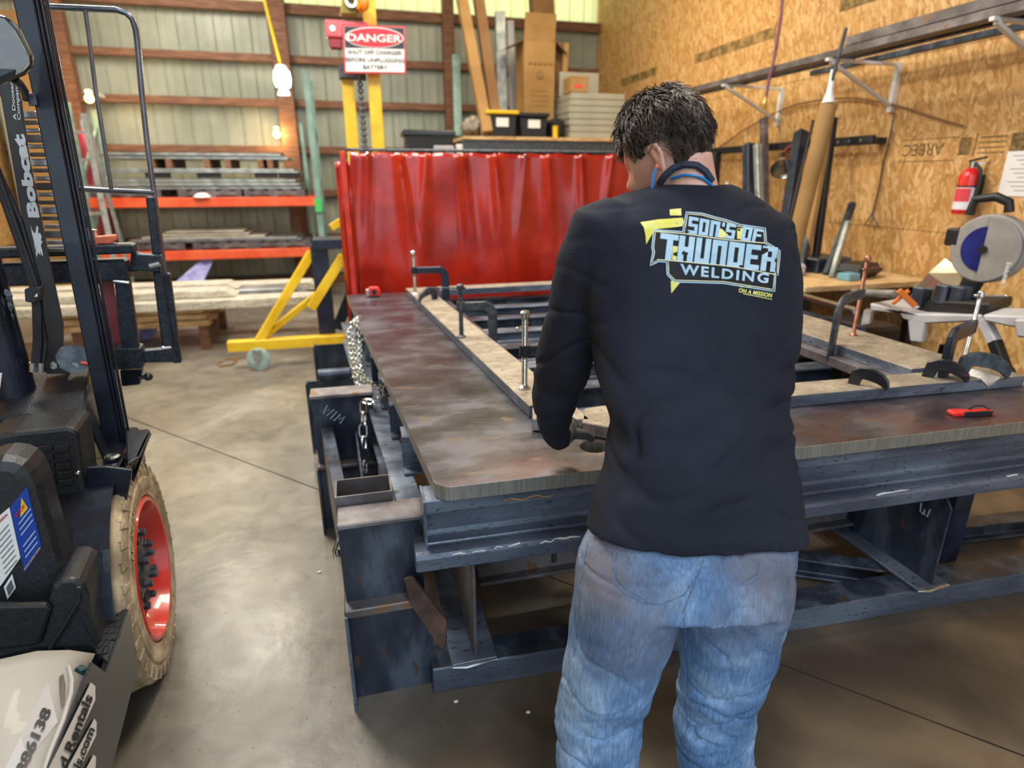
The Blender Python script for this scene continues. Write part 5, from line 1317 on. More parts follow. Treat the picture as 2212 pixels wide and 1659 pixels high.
# hydraulic cylinder and hoses, left
c0, c1 = fl(40, 800, .22), fl(-60, 100, .22)
MB().tube([V((c0.x-.02, c0.y, .62)), V((c0.x-.02, c0.y, 1.28)), V((c0.x-.02, c0.y, 2.5))], .052, 20).build('lift_cylinder', M_FORK, fk, smooth=True)
for dx in (0, 8):
    pts = [fl(x+dx, y, .17) for x, y in ((-30, 330), (10, 440), (45, 540), (70, 615), (76, 660), (78, 730), (73, 792))]
    MB().tube(pts, .0085, 8).build('hydraulic_hose', M_RUBBER, fk, smooth=True)
pts = [fl(x, y, .18) for x, y in ((-40, 280), (5, 390), (45, 480), (82, 610), (88, 680), (98, 740), (92, 790))]
MB().tube(pts, .008, 8).build('hydraulic_hose', M_RUBBER, fk, smooth=True)
for x in (72, 91): MB().tube([fl(x, 783, .17), fl(x, 802, .17)], .012, 10).build('hose_end', M_CHROME, fk, smooth=True)
hc = fpoly([(52, 625), (70, 620), (90, 620), (88, 648), (72, 655), (54, 652)], .15, .03, 'hose_clamp', M_FORKT, .003)
MB().ball(fl(79, 640, .146), .008, 10, 6).build('clamp_bolt', M_CHROME, hc, smooth=True)
mb_ = None
cl0 = MB().lathe([(.010*math.cos(a)+.016, .006*math.sin(a)) for a in (0, 2.1, 4.2)], (0, 0, 0), (1, 0, 0), 8, closed=True)
for k in range(16):
    o = cl0.build('lift_chain_link', M_IRON, fk); o.matrix_local = Matrix.Translation(fl(5+k*.6, 640+k*11, .2)) @ Matrix.Rotation(.4 if k % 2 else 1.6, 4, 'Z')
# polished slats behind the cover
for k in range(18):
    y = 248+k*17.2; x0 = 55+(y-248)*.19; x1 = 68+(y-248)*.235
    a, b = fl(x0-6, y, .40), fl(x1+14, y, .40)
    MB().bar(a, b, .02, .012 if k % 3 else .022).build('grille_slat', M_BARE if k % 2 == 0 else M_BROWN, fk, bevel=.003)
# lamp / mirror top left
mr = fpoly([(-60, 20), (0, 30), (20, 37), (38, 60), (66, 118), (68, 140), (50, 158), (0, 180), (-60, 196)], -.10, .035, 'mirror_housing', M_BLACKM, .012)
mg = [fl(x, y, -.112) for x, y in [(-58, 34), (0, 40), (17, 45), (34, 66), (60, 120), (61, 136), (46, 152), (0, 173), (-56, 188)]]; zm_ = sum(p.z for p in mg)/len(mg)
MB().prism([V((p.x, p.y-(p.z-zm_)*.30, p.z)) for p in mg], (0, .003, 0)).build('mirror_glass', mat('mirror', '#c9d2dc', rough=.04, metal=1.), mr)
MB().tube([fl(30, 170, -.06), fl(42, 180, 0), fl(52, 195, .08), fl(54, 212, .13)], .010, 8).build('mirror_arm', M_BLACKM, fk, smooth=True)
fpoly([(56, 200), (74, 202), (80, 228), (62, 229)], .135, .012, 'rail_clip', M_STEEL, .002)
# carriage ---------------------------------------------------------
M_CAR = mat('carriage_paint', '#1a2029', '#2d3540', rough=.42, metal=.2, scale=40, bump=.12, bscale=120, speck='#5a6270', speckscale=200, speckth=.68)
car = fb_((-.75, .42, fl(288, 548, .42).z), (fl(288, 540, .42).x, .50, fl(288, 527, .42).z), 'carriage_bar', M_CAR, .006)
fb_((-.75, .44, fl(275, 606, .44).z), (fl(276, 590, .44).x, .52, fl(275, 560, .44).z), 'carriage_bar', M_CAR, .008)
fpoly([(238, 752), (304, 752), (309, 797), (246, 800)], .44, .08, 'carriage_bar', M_CAR, .006)
fpoly([(245, 598), (279, 603), (300, 758), (262, 760)], .455, .04, 'side_plate', M_CAR, .005)
fpoly([(212, 605), (244, 605), (264, 750), (235, 752)], .51, .01, 'red_strip', mat('dull_red3', '#8c3a3c', '#9a4648', scale=5), .002, label='dull red painted strip')
MB().tube([fl(245, 607, .452), fl(279, 611, .452)], .008, 8).build('weld_bead', M_BARE, fk, smooth=True)
fpoly([(282, 540), (300, 548), (300, 588), (280, 588)], .47, .05, 'hook_block', M_CAR, .005)
fpoly([(290, 548), (347, 552), (347, 588), (284, 585)], .46, .05, 'frame_tab', M_CAR, .005)
fpoly([(329, 586), (348, 586), (372, 752), (350, 756)], .50, .04, 'frame_post', M_CAR, .005)
fpoly([(306, 758), (372, 752), (380, 783), (312, 784)], .49, .04, 'frame_tab', M_CAR, .005)
fpoly([(314, 425), (333, 425), (348, 550), (328, 550)], .50, .05, 'frame_post', M_CAR, .005)
MB().tube([fl(323, 575, .455), fl(345, 570, .455)], .010, 8).build('weld_bead', M_BARE, fk, smooth=True)
MB().tube([fl(352, 752, .488), fl(370, 750, .488)], .007, 8).build('weld_bead', M_BARE, fk, smooth=True)
# load backrest tubes
lbp = [(82, 14), (180, 18), (250, 21), (272, 28), (286, 42), (293, 64), (297, 95), (306, 200), (318, 310), (333, 420), (357, 600), (382, 775)]
MB().tube([fl(x, y, .56) for x, y in lbp], .0095, 10).build('backrest_tube', M_GALV if False else mat('backrest_grey', '#5c5f68', '#7c808a', rough=.25, metal=.6, scale=5), fk, smooth=True)
MB().bar(fl(358, 590, .56), fl(384, 782, .56), .03, .04, (0, 1, 0)).build('backrest_foot', M_CAR, fk, bevel=.004)
MB().tube([fl(x, y, .555) for x, y in ((184, 22), (192, 80), (207, 200), (225, 310), (240, 408))], .0068, 8).build('backrest_tube', MATS['backrest_grey'], fk, smooth=True)
MB().tube([fl(x, y, .555) for x, y in ((168, 408), (240, 412), (334, 416))], .0088, 8).build('backrest_tube', MATS['backrest_grey'], fk, smooth=True)
# lower hook and pin
fpoly([(258, 800), (308, 798), (302, 832), (262, 836)], .48, .04, 'lower_hook', M_FORK, .006)
MB().tube([fl(300, 816, .47), fl(322, 814, .47)], .008, 8).build('lock_pin', M_FORK, fk, smooth=True); MB().ball(fl(320, 814, .47), .016, 10, 8).build('pin_knob', M_FORK, fk, smooth=True)
# little salmon tag box on the carriage
tb_ = fpoly([(203, 512), (246, 508), (247, 520), (238, 527), (204, 527)], .44, .05, 'battery_pack', M_ORANGEB, .004, label='salmon orange pack on the carriage bar')
MB().tube([fl(196, 525, .45), fl(196, 495, .45)], .018, 10).build('chrome_cap', M_CHROME, fk, smooth=True)
# tilt joint
MB().cyl(fl(160, 775, .20), fl(160, 775, .30), .045, 20).build('tilt_knuckle', M_IRON, fk, smooth=True)
fpoly([(118, 770), (128, 753), (166, 754), (150, 790), (122, 792)], .26, .03, 'tilt_bracket', M_BROWN, .004)
for x in (118, 140, 165): MB().lathe([(0, 0), (.012, 0), (.012, .016), (0, .016)], fl(x, 787, .21), (0, -1, 0), 6).build('hex_bolt', M_CHROME, fk)
MB().tube([fl(175, 783, .2), fl(190, 786, .2)], .006, 8).build('red_wire', M_REDP, fk, smooth=True)
# cowl box ----------------------------------------------------------
zc = .985
a1, a2, a3, a4 = fl(-80, 806, z=zc), fl(194, 793, z=zc), fl(184, 885, z=zc-.05), fl(-80, 908, z=zc-.05)
def down(p, z): return V((p.x, p.y, z))
MB().prism([a1, a2, a3, a4], (0, 0, -.02)).build('cowl_top', M_FORKT, fk, bevel=.006, seg=2)
MB().prism([a4, a3, down(a3, .86)+V((.005, .02, 0)), down(a4, .86)+V((0, .02, 0))], (0, .012, 0)).build('cowl_front', M_FORK, fk, bevel=.004)
MB().prism([a3+V((0, 0, 0)), a2, down(a2, .70)+V((.03, 0, 0)), down(a3, .70)+V((.035, 0, 0))], (-.012, 0, 0)).build('cowl_side', M_FORK, fk, bevel=.004)
fpoly([(-8, 808), (4, 806), (0, 838), (-10, 838)], -.10, .003, 'white_sticker', M_LABEL, 0)
# ribbed vent box below
vb = fpoly([(-40, 948), (30, 934), (150, 922), (168, 932), (186, 1080), (190, 1105), (170, 1118), (20, 1140), (-40, 1150)], -.14, .16, 'vent_box', M_PLASTIC, .02)
for r_i, y in enumerate((965, 985, 1003, 1021, 1038)):
    for s_i, (xa, xb) in enumerate(((40, 72), (76, 112), (116, 148))):
        o1 = (y-965)*.12
        fpoly([(xa+o1, y), (xb+o1, y-3), (xb+o1+1, y+10), (xa+o1+1, y+13)], -.146, .008, 'vent_slat', M_PLASTIC, .002, vb)
MB().ball(fl(168, 1022, -.145), .008, 10, 6).build('vent_screw', M_CHROME, vb, smooth=True); MB().ball(fl(205, 1035, -.1), .010, 10, 6).build('vent_screw', M_CHROME, vb, smooth=True)
fb_((-.80, -.1, .25), (-.32, .10, .86), 'inner_bulkhead', M_PLASTIC, .01)
# inner fender beside the wheel
fpoly([(186, 1010), (228, 1008), (285, 1015), (283, 1035), (274, 1080), (272, 1150), (273, 1230), (278, 1306), (196, 1312), (140, 1256), (150, 1140), (186, 1100)], -.12, .012, 'fender_plate', M_FORK, .003)
MB().lathe([(0, 0), (.009, 0), (.006, -.004), (0, -.004)], fl(247, 1172, -.122), (0, 1, 0), 12).build('bolt_hole', M_INK, fk)
arch = [wc+V((0, math.cos(a)*(R+.03), math.sin(a)*(R+.03))) for a in [PI*(.32+.60*k/12) for k in range(13)]]
MB().sweep([p+V((-.13, 0, 0)) for p in arch], (1, 0, 0), .22, .006).build('wheel_arch', M_FORK, fk)
# mast foot bracket
bk = fpoly([(228, 1000), (262, 990), (285, 985), (283, 1022), (238, 1030), (230, 1028)], .06, .10, 'mast_foot', M_FORK, .006)
MB().prism([fl(270, 930, z=.80), fl(322, 926, z=.80), fl(326, 934, z=.80), fl(302, 985, z=.80), fl(275, 1000, z=.80)], (0, 0, -.012)).build('bracket_plate', M_FORKT, fk, bevel=.004)
MB().prism([fl(302, 985, z=.80), fl(326, 934, z=.80), fl(326, 940, z=.78), fl(290, 1040, z=.70), fl(284, 1030, z=.70)], (-.01, 0, 0)).build('bracket_gusset', M_FORK, fk)
MB().lathe([(0, .012), (.016, .012), (.022, .006), (.022, 0), (0, 0)], fl(243, 990, z=.775), (0, 0, 1), 12).build('hex_bolt', M_CHROME, fk)
fb_((-.14, .02, .62), (-.02, .30, .765), 'mast_foot', M_FORK, .008)
# step, skirt ---------------------------------------------------------
zs = .455
stp = MB().prism([fl(206, 1308, z=zs), fl(279, 1303, z=zs), fl(236, 1436, z=zs), fl(205, 1405, z=zs)], (0, 0, -.01)).build('step_plate', M_FORKT, fk, bevel=.002)
s00, s10, s01 = fl(210, 1310, z=zs), fl(275, 1306, z=zs), fl(215, 1420, z=zs)
for j in range(8):
    for i in range(4):
        u, v = (i+.3)/4.2, (j+.3)/8.2
        if v+u*.0 > .98 or (j > 5 and i > 1): continue
        c = s00+(s10-s00)*u*(1-.45*v)+(s01-s00)*v
        MB().box((c.x-.005, c.y-.014, zs), (c.x+.008, c.y+.010, zs+.0035)).build('grip_slot', M_INK, stp)
sk_ = [(0, -.325, .455), (0, -.60, .47), (0, -.66, .555), (0, -1.35, .60), (0, -1.35, .29), (0, -.385, .285)]
MB().prism(sk_, (-.006, 0, 0)).build('side_skirt', M_FORK, fk, bevel=.002, seg=2)
fb_((-1.15, -1.4, .18), (-.05, .05, .40), 'chassis', M_FORK, .01)
# rear hood, warm grey
M_HOOD = mat('hood_grey', '#a19e98', '#aeaba5', rough=.5, scale=2, coat=.08)
Z0 = [(206, 1412, 0.0), (150, 1404, -.10), (80, 1406, -.24), (0, 1424, -.42), (-70, 1450, -.60)]
top = [fl(x, y, lx=None, ly=-.60-.03*i) for i, (x, y, l) in enumerate(Z0)]
bot = [fl(96, 1700, -.98), fl(30, 1735, -1.0), fl(-60, 1760, -1.02), (V(fl(-140, 1760, -1.04))), fl(-240, 1790, -1.06)]
vs = []; fs = []; nr = 12
for j in range(nr+1):
    v = j/nr
    for i in range(5):
        p = top[i].lerp(bot[i], v); bulge = .03*math.sin(PI*v); vs.append(p+V((0, -bulge, bulge*.5)))
for j in range(nr):
    for i in range(4):
        a = j*5+i; fs.append((a, a+1, a+6, a+5))
hood = MB().add(vs, fs).build('hood', M_HOOD, fk, smooth=True, fix=False)
sm = hood.modifiers.new('s', 'SOLIDIFY'); sm.thickness = .012
# surface points on the hood from a pixel
bv = BVHTree.FromPolygons([FM @ p for p in vs], fs)
def hoodpt(x, y, off=.002):
    d = ray(x, y).normalized(); h = bv.ray_cast(EYEP, d)
    p = h[0] if h[0] is not None else FM @ fl(x, y, -.8)
    return FI @ (p-d*off)
def hoodpoly(px, name, m, off=.003): return MB().add([hoodpt(x, y, off) for x, y in px], [tuple(range(len(px)))]).build(name, m, hood, fix=False)
hoodpoly([(103, 1472), (125, 1560), (60, 1640), (20, 1700), (-10, 1700), (45, 1590)], 'grey_decal', mat('decal_grey', '#a5a4a6', rough=.4), .003)  # plain grey decal area on the hood
def pxtext(txt, x0, y0, x1, y1, hpx, m, name, par, fn, bold=.02, off=.004, shear=0.):
    vs, fs, w = text_geo(txt, bold); dx, dy = x1-x0, y1-y0; L = math.hypot(dx, dy); rx, ry = dx/L, dy/L; ux, uy = ry, -rx
    P = [fn(x0+rx*a/w*L+(ux*b+rx*b*shear)*hpx, y0+ry*a/w*L+(uy*b+ry*b*shear)*hpx, off) for a, b in vs]
    return MB().add(P, fs).build(name, m, par, fix=False)
pxtext('386138', 52, 1672, 112, 1534, 22, M_INK, 'lettering', hood, hoodpt, bold=.03, off=.006)
hoodpoly([(128, 1462), (137, 1455), (141, 1480), (140, 1520), (134, 1530), (130, 1500)], 'latch_recess', mat('taupe', '#5c5650'), .004)
MB().tube([hoodpt(x, y, .004) for x, y in ((148, 1440), (155, 1470), (153, 1500), (135, 1560), (110, 1620), (95, 1665))], .005, 8).build('hood_crease', M_HOOD, hood, smooth=True)
MB().lathe([(0, 0), (.012, 0), (.012, .004), (0, .006)], hoodpt(174, 1448, .006), (.2, -1, .3), 16).build('green_button', mat('dark_green', '#143a30', coat=.5, rough=.2), hood, smooth=True)
# side rental stickers on the skirt
def skpt(x, y, off=.002): return fl(x, y, lx=off)
def skpoly(px, name, m, off=.003): return MB().add([skpt(x, y, off) for x, y in px], [tuple(range(len(px)))]).build(name, m, fk, fix=False)
skpoly([(196, 1474), (206, 1482), (206, 1512), (196, 1534), (138, 1660), (100, 1700), (105, 1660)], 'rental_sticker', M_LABEL)
skpoly([(204, 1552), (209, 1560), (208, 1588), (180, 1645), (150, 1700), (130, 1700), (150, 1650)], 'rental_sticker', M_LABEL)
skpoly([(202, 1630), (208, 1636), (206, 1660), (190, 1700), (165, 1700)], 'rental_sticker', M_LABEL)
pxtext('d Rentals', 143, 1662, 201, 1506, 20, M_INK, 'lettering', fk, skpt, bold=.03, off=.005, shear=.2)
pxtext('ls.com', 172, 1662, 205, 1576, 17, M_INK, 'lettering', fk, skpt, bold=.03, off=.005, shear=.2)
# operator side cowls ---------------------------------------------
M_COWL = mat('grey_black_cowl', '#1d1e21', '#2a2b2f', rough=.42, scale=120, bump=.1, bscale=250)
lyc = -.42
sc_ = fpoly([(-60, 1004), (0, 992), (30, 995), (52, 1004), (68, 1022), (82, 1050), (104, 1130), (134, 1235), (138, 1262), (130, 1300), (100, 1330), (-60, 1340)], lyc, .13, 'seat_cowl', M_COWL, .03)
cshp = fpoly([(-60, 1330), (95, 1325), (112, 1268), (130, 1252), (160, 1250), (180, 1262), (192, 1290), (198, 1345), (214, 1385), (230, 1420), (212, 1436), (205, 1412), (190, 1400), (80, 1404), (-60, 1440)], lyc-.05, .16, 'battery_cowl', M_COWL, .02)
fpoly([(-50, 1308), (100, 1306), (112, 1316), (88, 1394), (60, 1398), (-50, 1412)], lyc-.065, .02, 'cowl_recess', M_PLASTIC, .01, cshp)
MB().tube([fl(x, y, lyc-.06) for x, y in ((170, 1268), (168, 1300), (140, 1350), (108, 1400))], .005, 8).build('cowl_edge', M_COWL, cshp, smooth=True)
def sticker(px, m, name='safety_sticker', d=.003): return fpoly(px, lyc-d, .002, name, m, 0, sc_)
sticker([(20, 1098), (58, 1050), (90, 1182), (54, 1238)], mat('sticker_blue', '#1c3f94', rough=.35))
sticker([(-20, 1130), (20, 1096), (44, 1205), (4, 1262), (-20, 1290)], M_LABEL, d=.004)
sticker([(8, 1268), (26, 1240), (34, 1270), (16, 1295)], M_LABEL, d=.004)
sticker([(44, 1118), (46, 1075), (60, 1098)], mat('sticker_yellow', '#e9b824'), d=.005)
def stickpt(x, y, off=.006): return fl(x, y, lyc-off)
pxtext('STOP', 36, 1118, 56, 1094, 7, M_SIGNRED, 'lettering', sc_, stickpt, .03, .0055)
pxtext('NATIONAL EQUIPMENT REGISTER', 54, 1232, 88, 1184, 4, mat('sticker_yellow2', '#d9b24a'), 'lettering', sc_, stickpt, .02, .0055)
pxtext('Responsibilities', -12, 1142, 17, 1112, 6, M_SIGNRED, 'lettering', sc_, stickpt, .02, .0055)
mb = MB()
for k in range(7):
    x, y = 40+k*2.4, 1131+k*12
    if k not in (3,): mb.add([stickpt(x, y, .005), stickpt(x+26, y-34, .005), stickpt(x+27, y-31, .005), stickpt(x+1, y+3, .005)], [(0, 1, 2, 3)])
mb.build('sticker_print', mat('sticker_pale', '#a9b7dc'), sc_, fix=False)
mb = MB()
for k in range(8):
    x, y = -8+k*2.6, 1162+k*11
    mb.add([stickpt(x, y, .006), stickpt(x+26, y-30, .006), stickpt(x+26.5, y-28, .006), stickpt(x+.5, y+2, .006)], [(0, 1, 2, 3)])
mb.add([stickpt(13, 1270, .006), stickpt(24, 1252, .006), stickpt(30, 1270, .006), stickpt(19, 1287, .006)], [(0, 1, 2, 3)])
mb.build('sticker_print', mat('sticker_greyprint', '#5d5d66'), sc_, fix=False)
# forks reaching forward, near the floor
for x in (-.25, -.6):
    MB().box((x-.05, .52, .06), (x+.05, 1.05, .10)).build('fork', M_FORK, fk, bevel=.006); MB().box((x-.05, .50, .06), (x+.05, .54, .9)).build('fork_shank', M_FORK, fk, bevel=.006)
# ================================================================== THE WELDER
man = thing('person', 'person in dark long-sleeved printed shirt and blue jeans bending over the bench, seen from behind', 'person', (.62, 1.05, 0))
def ring(y, xl, xr, Yc, d, n=36, e=2.5, dz=0., db=None, tilt=0.):
    a, b = PY(xl, y, Yc), PY(xr, y, Yc); c = (a+b)/2; w = (b-a).length/2; out = []
    u = (b-a).normalized(); v = V((-u.y, u.x, 0)).normalized()
    for k in range(n):
        t = 2*PI*k/n; ct, st_ = math.cos(t), math.sin(t)
        px = math.copysign(abs(ct)**(2/e), ct)*w; py = math.copysign(abs(st_)**(2/e), st_)*(d if st_ > 0 else (db or d))
        out.append(c+u*px+v*py+V((0, 0, dz-py*tilt)))
    return out
def remeshed(mb, vox, smooth_it=4):
    me = bpy.data.meshes.new('r'); me.from_pydata([tuple(a) for a in mb.v], [], mb.f)
    bm = bmesh.new(); bm.from_mesh(me)
    bm.to_mesh(me); bm.free()
    o = bpy.data.objects.new('r', me); COL.objects.link(o)
    m = o.modifiers.new('r', 'REMESH'); m.mode = 'VOXEL'; m.voxel_size = vox; m.use_smooth_shade = True
    s = o.modifiers.new('s', 'SMOOTH'); s.iterations = smooth_it; s.factor = .5
    bpy.context.view_layer.update(); dg = bpy.context.evaluated_depsgraph_get()
    r = bpy.data.meshes.new_from_object(o.evaluated_get(dg))
    out = MB(); out.v = [v.co.copy() for v in r.vertices]; out.f = [tuple(p.vertices) for p in r.polygons]; out.mi = [0]*len(out.f)
    nr = [v.normal.copy() for v in r.vertices]
    bpy.data.objects.remove(o); bpy.data.meshes.remove(me); bpy.data.meshes.remove(r)
    return out, nr
def tp(lst): return [PY(x, y, Y) for x, y, Y, r in lst], [r for x, y, Y, r in lst]

TORSO = [(398, 1425, 1572, 1.235, .060), (418, 1352, 1612, 1.23, .085), (440, 1300, 1645, 1.225, .105), (475, 1262, 1678, 1.21, .125), (530, 1250, 1701, 1.19, .137),
         (600, 1255, 1711, 1.17, .142), (690, 1272, 1708, 1.14, .142), (745, 1287, 1700, 1.12, .138), (800, 1297, 1690, 1.10, .134), (850, 1307, 1684, 1.08, .13),
         (900, 1318, 1686, 1.06, .13), (950, 1325, 1694, 1.045, .132), (1010, 1315, 1705, 1.03, .138), (1100, 1290, 1717, 1.01, .145), (1130, 1283, 1721, 1.0, .148), (1158, 1273, 1726, .995, .148)]
LARM = [(1350, 470, 1.20, .055), (1312, 500, 1.20, .085), (1276, 580, 1.21, .075), (1250, 670, 1.24, .068), (1222, 760, 1.29, .071), (1203, 830, 1.36, .067), (1194, 890, 1.42, .055), (1203, 935, 1.46, .042), (1213, 952, 1.475, .035)]
RARM = [(1590, 480, 1.20, .055), (1636, 520, 1.20, .085), (1655, 610, 1.25, .078), (1640, 710, 1.33, .068), (1590, 800, 1.42, .060), (1520, 850, 1.50, .048), (1480, 880, 1.56, .036)]
sm_ = MB(); sm_.loft([ring(y, a, b, Y, d, db=d*(.92 if y < 1050 else .80), tilt=(0 if y < 1050 else .22)) for y, a, b, Y, d in TORSO])
p, r = tp(LARM); sm_.tube(p, r, 18); p, r = tp(RARM); sm_.tube(p, r, 18)
shirt, nrm_ = remeshed(sm_, .0065, 14)
zw = PY(1300, 930, 1.05).z
for i, (v, n) in enumerate(zip(shirt.v, nrm_)):
    f1 = noise.fractal(V((v.x*5+v.z*3.2, v.y*4, v.z*5-v.x*2.0)), 1.0, 2.0, 3)
    f2 = abs(noise.noise(V((v.x*7-v.z*5, v.y*6+3, v.z*7.5+v.x*3))))
    wgt = .35+.9*math.exp(-((v.z-zw)/.20)**2)
    arm = 1.25 if v.x < .42 and v.z < 1.4 else 1.
    crease = -.006*math.exp(-(f2/.09)**2)*wgt*arm
    horiz = .004*math.sin(v.z*60+noise.noise(v*4)*5)*math.exp(-((v.z-zw)/.09)**2)
    shirt.v[i] = v+n*(f1*.007*wgt*arm+crease+horiz)
M_SHIRT = mat('navy_shirt', '#20232d', '#2a2e3a', rough=.9, scale=3, bump=.25, bscale=260, spec=.25)
so = shirt.build('shirt', M_SHIRT, man, world=True, smooth=True, fix=False)
so.data.polygons.foreach_set('use_smooth', [True]*len(so.data.polygons))
sbv = BVHTree.FromPolygons(shirt.v, shirt.f)
def shp(x, y, off=.0015):
    d = ray(x, y).normalized(); h = sbv.ray_cast(EYEP, d)
    return (h[0] if h[0] is not None else PY(x, y, 1.05))-d*off
# hem and cuff bands
def band(bvh, pxs, off, w, name, m):
    mb = MB()
    for i in range(len(pxs)-1):
        (x0, y0), (x1, y1) = pxs[i], pxs[i+1]
        mb.add([bvh(x0, y0, off), bvh(x1, y1, off), bvh(x1, y1+w, off), bvh(x0, y0+w, off)], [(0, 1, 2, 3)])
    return mb.build(name, m, man, world=True, fix=False)

# jeans -----------------------------------------------------------
PEL = [(1135, 1300, 1705, 1.0, .11), (1180, 1275, 1700, .99, .125), (1220, 1258, 1694, .985, .132), (1270, 1251, 1686, .98, .136)]
LL = [(1240, 1256, 1468, .982, .12), (1275, 1250, 1462, .982, .12), (1310, 1246, 1450, .985, .115), (1350, 1243, 1440, .99, .11), (1400, 1236, 1422, .995, .105), (1471, 1222, 1398, 1.0, .098), (1515, 1212, 1384, 1.01, .090), (1560, 1206, 1376, 1.015, .092), (1600, 1204, 1375, 1.01, .088), (1659, 1207, 1373, 1.005, .086), (1760, 1215, 1372, 1.01, .08)]
RL = [(1240, 1470, 1688, .982, .12), (1275, 1478, 1683, .982, .116), (1310, 1482, 1678, .985, .112), (1350, 1482, 1668, .99, .108), (1402, 1477, 1657, .995, .102), (1471, 1479, 1634, 1.0, .092), (1515, 1472, 1622, 1.01, .086), (1560, 1464, 1618, 1.015, .088), (1600, 1464, 1616, 1.01, .085), (1659, 1475, 1613, 1.005, .082), (1760, 1484, 1612, 1.01, .078)]
def legrings(rows):
    R_ = [ring(y, a, b, Y, d, 28, 2.2) for y, a, b, Y, d in rows]; last = R_[-1]; c = sum(last, V())/len(last)
    for z, s in ((.12, .95), (.075, 1.0)):
        R_.append([V((c.x+(p.x-c.x)*s, c.y+.02+(p.y-c.y)*s, z)) for p in last])
    return R_, c
jm = MB(); jm.loft([ring(y, a, b, Y, d) for y, a, b, Y, d in PEL]); Lr, Lc = legrings(LL); Rr, Rc = legrings(RL); jm.loft(Lr); jm.loft(Rr)
jeans, nrm_ = remeshed(jm, .0065, 4)
zk = PY(1290, 1560, 1.0).z; zcr = PY(1475, 1330, 1.0).z
for i, (v, n) in enumerate(zip(jeans.v, nrm_)):
    kz = math.exp(-((v.z-zk)/.10)**2)+.6*(1 if v.z < zk-.05 else 0)
    f1 = noise.fractal(V((v.x*7, v.y*7, v.z*9)), 1., 2., 3)
    f2 = abs(noise.noise(V((v.x*5+v.z*6, v.y*5, v.z*13-v.x*6))))
    f3 = abs(noise.noise(V((v.x*6-v.z*5+8, v.y*5, v.z*9+v.x*6))))
    jeans.v[i] = v+n*(f1*.005-.008*kz*math.exp(-(f2/.09)**2)-.004*math.exp(-(f3/.06)**2)+.0025*kz*math.sin(v.z*48+v.x*20+3*noise.noise(v*5)))
def denim():
    m = bpy.data.materials.new('denim'); m.use_nodes = True; nt = m.node_tree; N = nt.nodes; L = nt.links; b = N['Principled BSDF']
    b.inputs['Roughness'].default_value = .85; b.inputs['Specular IOR Level'].default_value = .2
    tc = N.new('ShaderNodeTexCoord')
    def nz(s, st=(1, 1, 1), d=4):
        mp = N.new('ShaderNodeMapping'); mp.inputs['Scale'].default_value = st; L.new(tc.outputs['Object'], mp.inputs[0])
        n = N.new('ShaderNodeTexNoise'); n.inputs['Scale'].default_value = s; n.inputs['Detail'].default_value = d; L.new(mp.outputs[0], n.inputs['Vector']); return n.outputs['Fac']
    def ramp(src, *st):
        r = N.new('ShaderNodeValToRGB'); e = r.color_ramp.elements; e[0].position, e[0].color = st[0][0], lin(st[0][1]); e[1].position, e[1].color = st[-1][0], lin(st[-1][1])
        for p_, c_ in st[1:-1]: k = e.new(p_); k.color = lin(c_)
        L.new(src, r.inputs[0]); return r.outputs[0]
    def mix(f, a, c, mode='MIX'):
        x = N.new('ShaderNodeMix'); x.data_type = 'RGBA'; x.blend_type = mode
        if isinstance(f, float): x.inputs[0].default_value = f
        else: L.new(f, x.inputs[0])
        L.new(a, x.inputs[6]); L.new(c, x.inputs[7]); return x.outputs[2]
    base = ramp(nz(7, (1, 1, 1), 6), (.32, '#557aa6'), (.5, '#769bc8'), (.68, '#a8c7ea'))
    st = ramp(nz(60, (3, 3, .5), 3), (.3, '#a8a8a8'), (.7, '#f4f4f4'))
    c = mix(.75, base, st, 'MULTIPLY')
    sx = N.new('ShaderNodeSeparateXYZ'); L.new(tc.outputs['Object'], sx.inputs[0])
    g = N.new('ShaderNodeMapRange'); g.inputs[1].default_value = zcr-.12; g.inputs[2].default_value = zcr+.16; L.new(sx.outputs['Z'], g.inputs[0])
    n2 = N.new('ShaderNodeMapRange'); n2.inputs[1].default_value = .36; n2.inputs[2].default_value = .58; L.new(nz(3.2, (1.4, 1, 1), 5), n2.inputs[0])
    mu = N.new('ShaderNodeMath'); mu.operation = 'MULTIPLY'; L.new(g.outputs[0], mu.inputs[0]); L.new(n2.outputs[0], mu.inputs[1])
    mv = N.new('ShaderNodeMath'); mv.operation = 'MULTIPLY'; mv.inputs[1].default_value = .8; L.new(mu.outputs[0], mv.inputs[0])
    dirt = ramp(nz(9, (1, 1, 1), 5), (.3, '#5f575a'), (.7, '#857b7c'))
    c = mix(mv.outputs[0], c, dirt)
    L.new(c, b.inputs['Base Color'])
    bp = N.new('ShaderNodeBump'); bp.inputs['Strength'].default_value = .3; bp.inputs['Distance'].default_value = .004; L.new(nz(160, (1, 1, .4), 3), bp.inputs['Height']); L.new(bp.outputs[0], b.inputs['Normal'])
    return m
jo = jeans.build('jeans', denim(), man, world=True, smooth=True, fix=False)
jo.data.polygons.foreach_set('use_smooth', [True]*len(jo.data.polygons))
jbv = BVHTree.FromPolygons(jeans.v, jeans.f)
def jnp(x, y, off=.001):
    d = ray(x, y).normalized(); h = jbv.ray_cast(EYEP, d)
    return (h[0] if h[0] is not None else PY(x, y, .98))-d*off
M_SEAM = mat('denim_seam', '#4f6583', '#7289a6', rough=.9, scale=40)
def seam(pts, r=.0018, name='stitched_seam'):
    P = []
    for i in range(len(pts)-1):
        for k in range(6):
            t = k/6; P.append(jnp(pts[i][0]+(pts[i+1][0]-pts[i][0])*t, pts[i][1]+(pts[i+1][1]-pts[i][1])*t))
    P.append(jnp(*pts[-1])); MB().tube(P, r*.7, 5).build(name, M_SEAM, man, world=True, smooth=True)
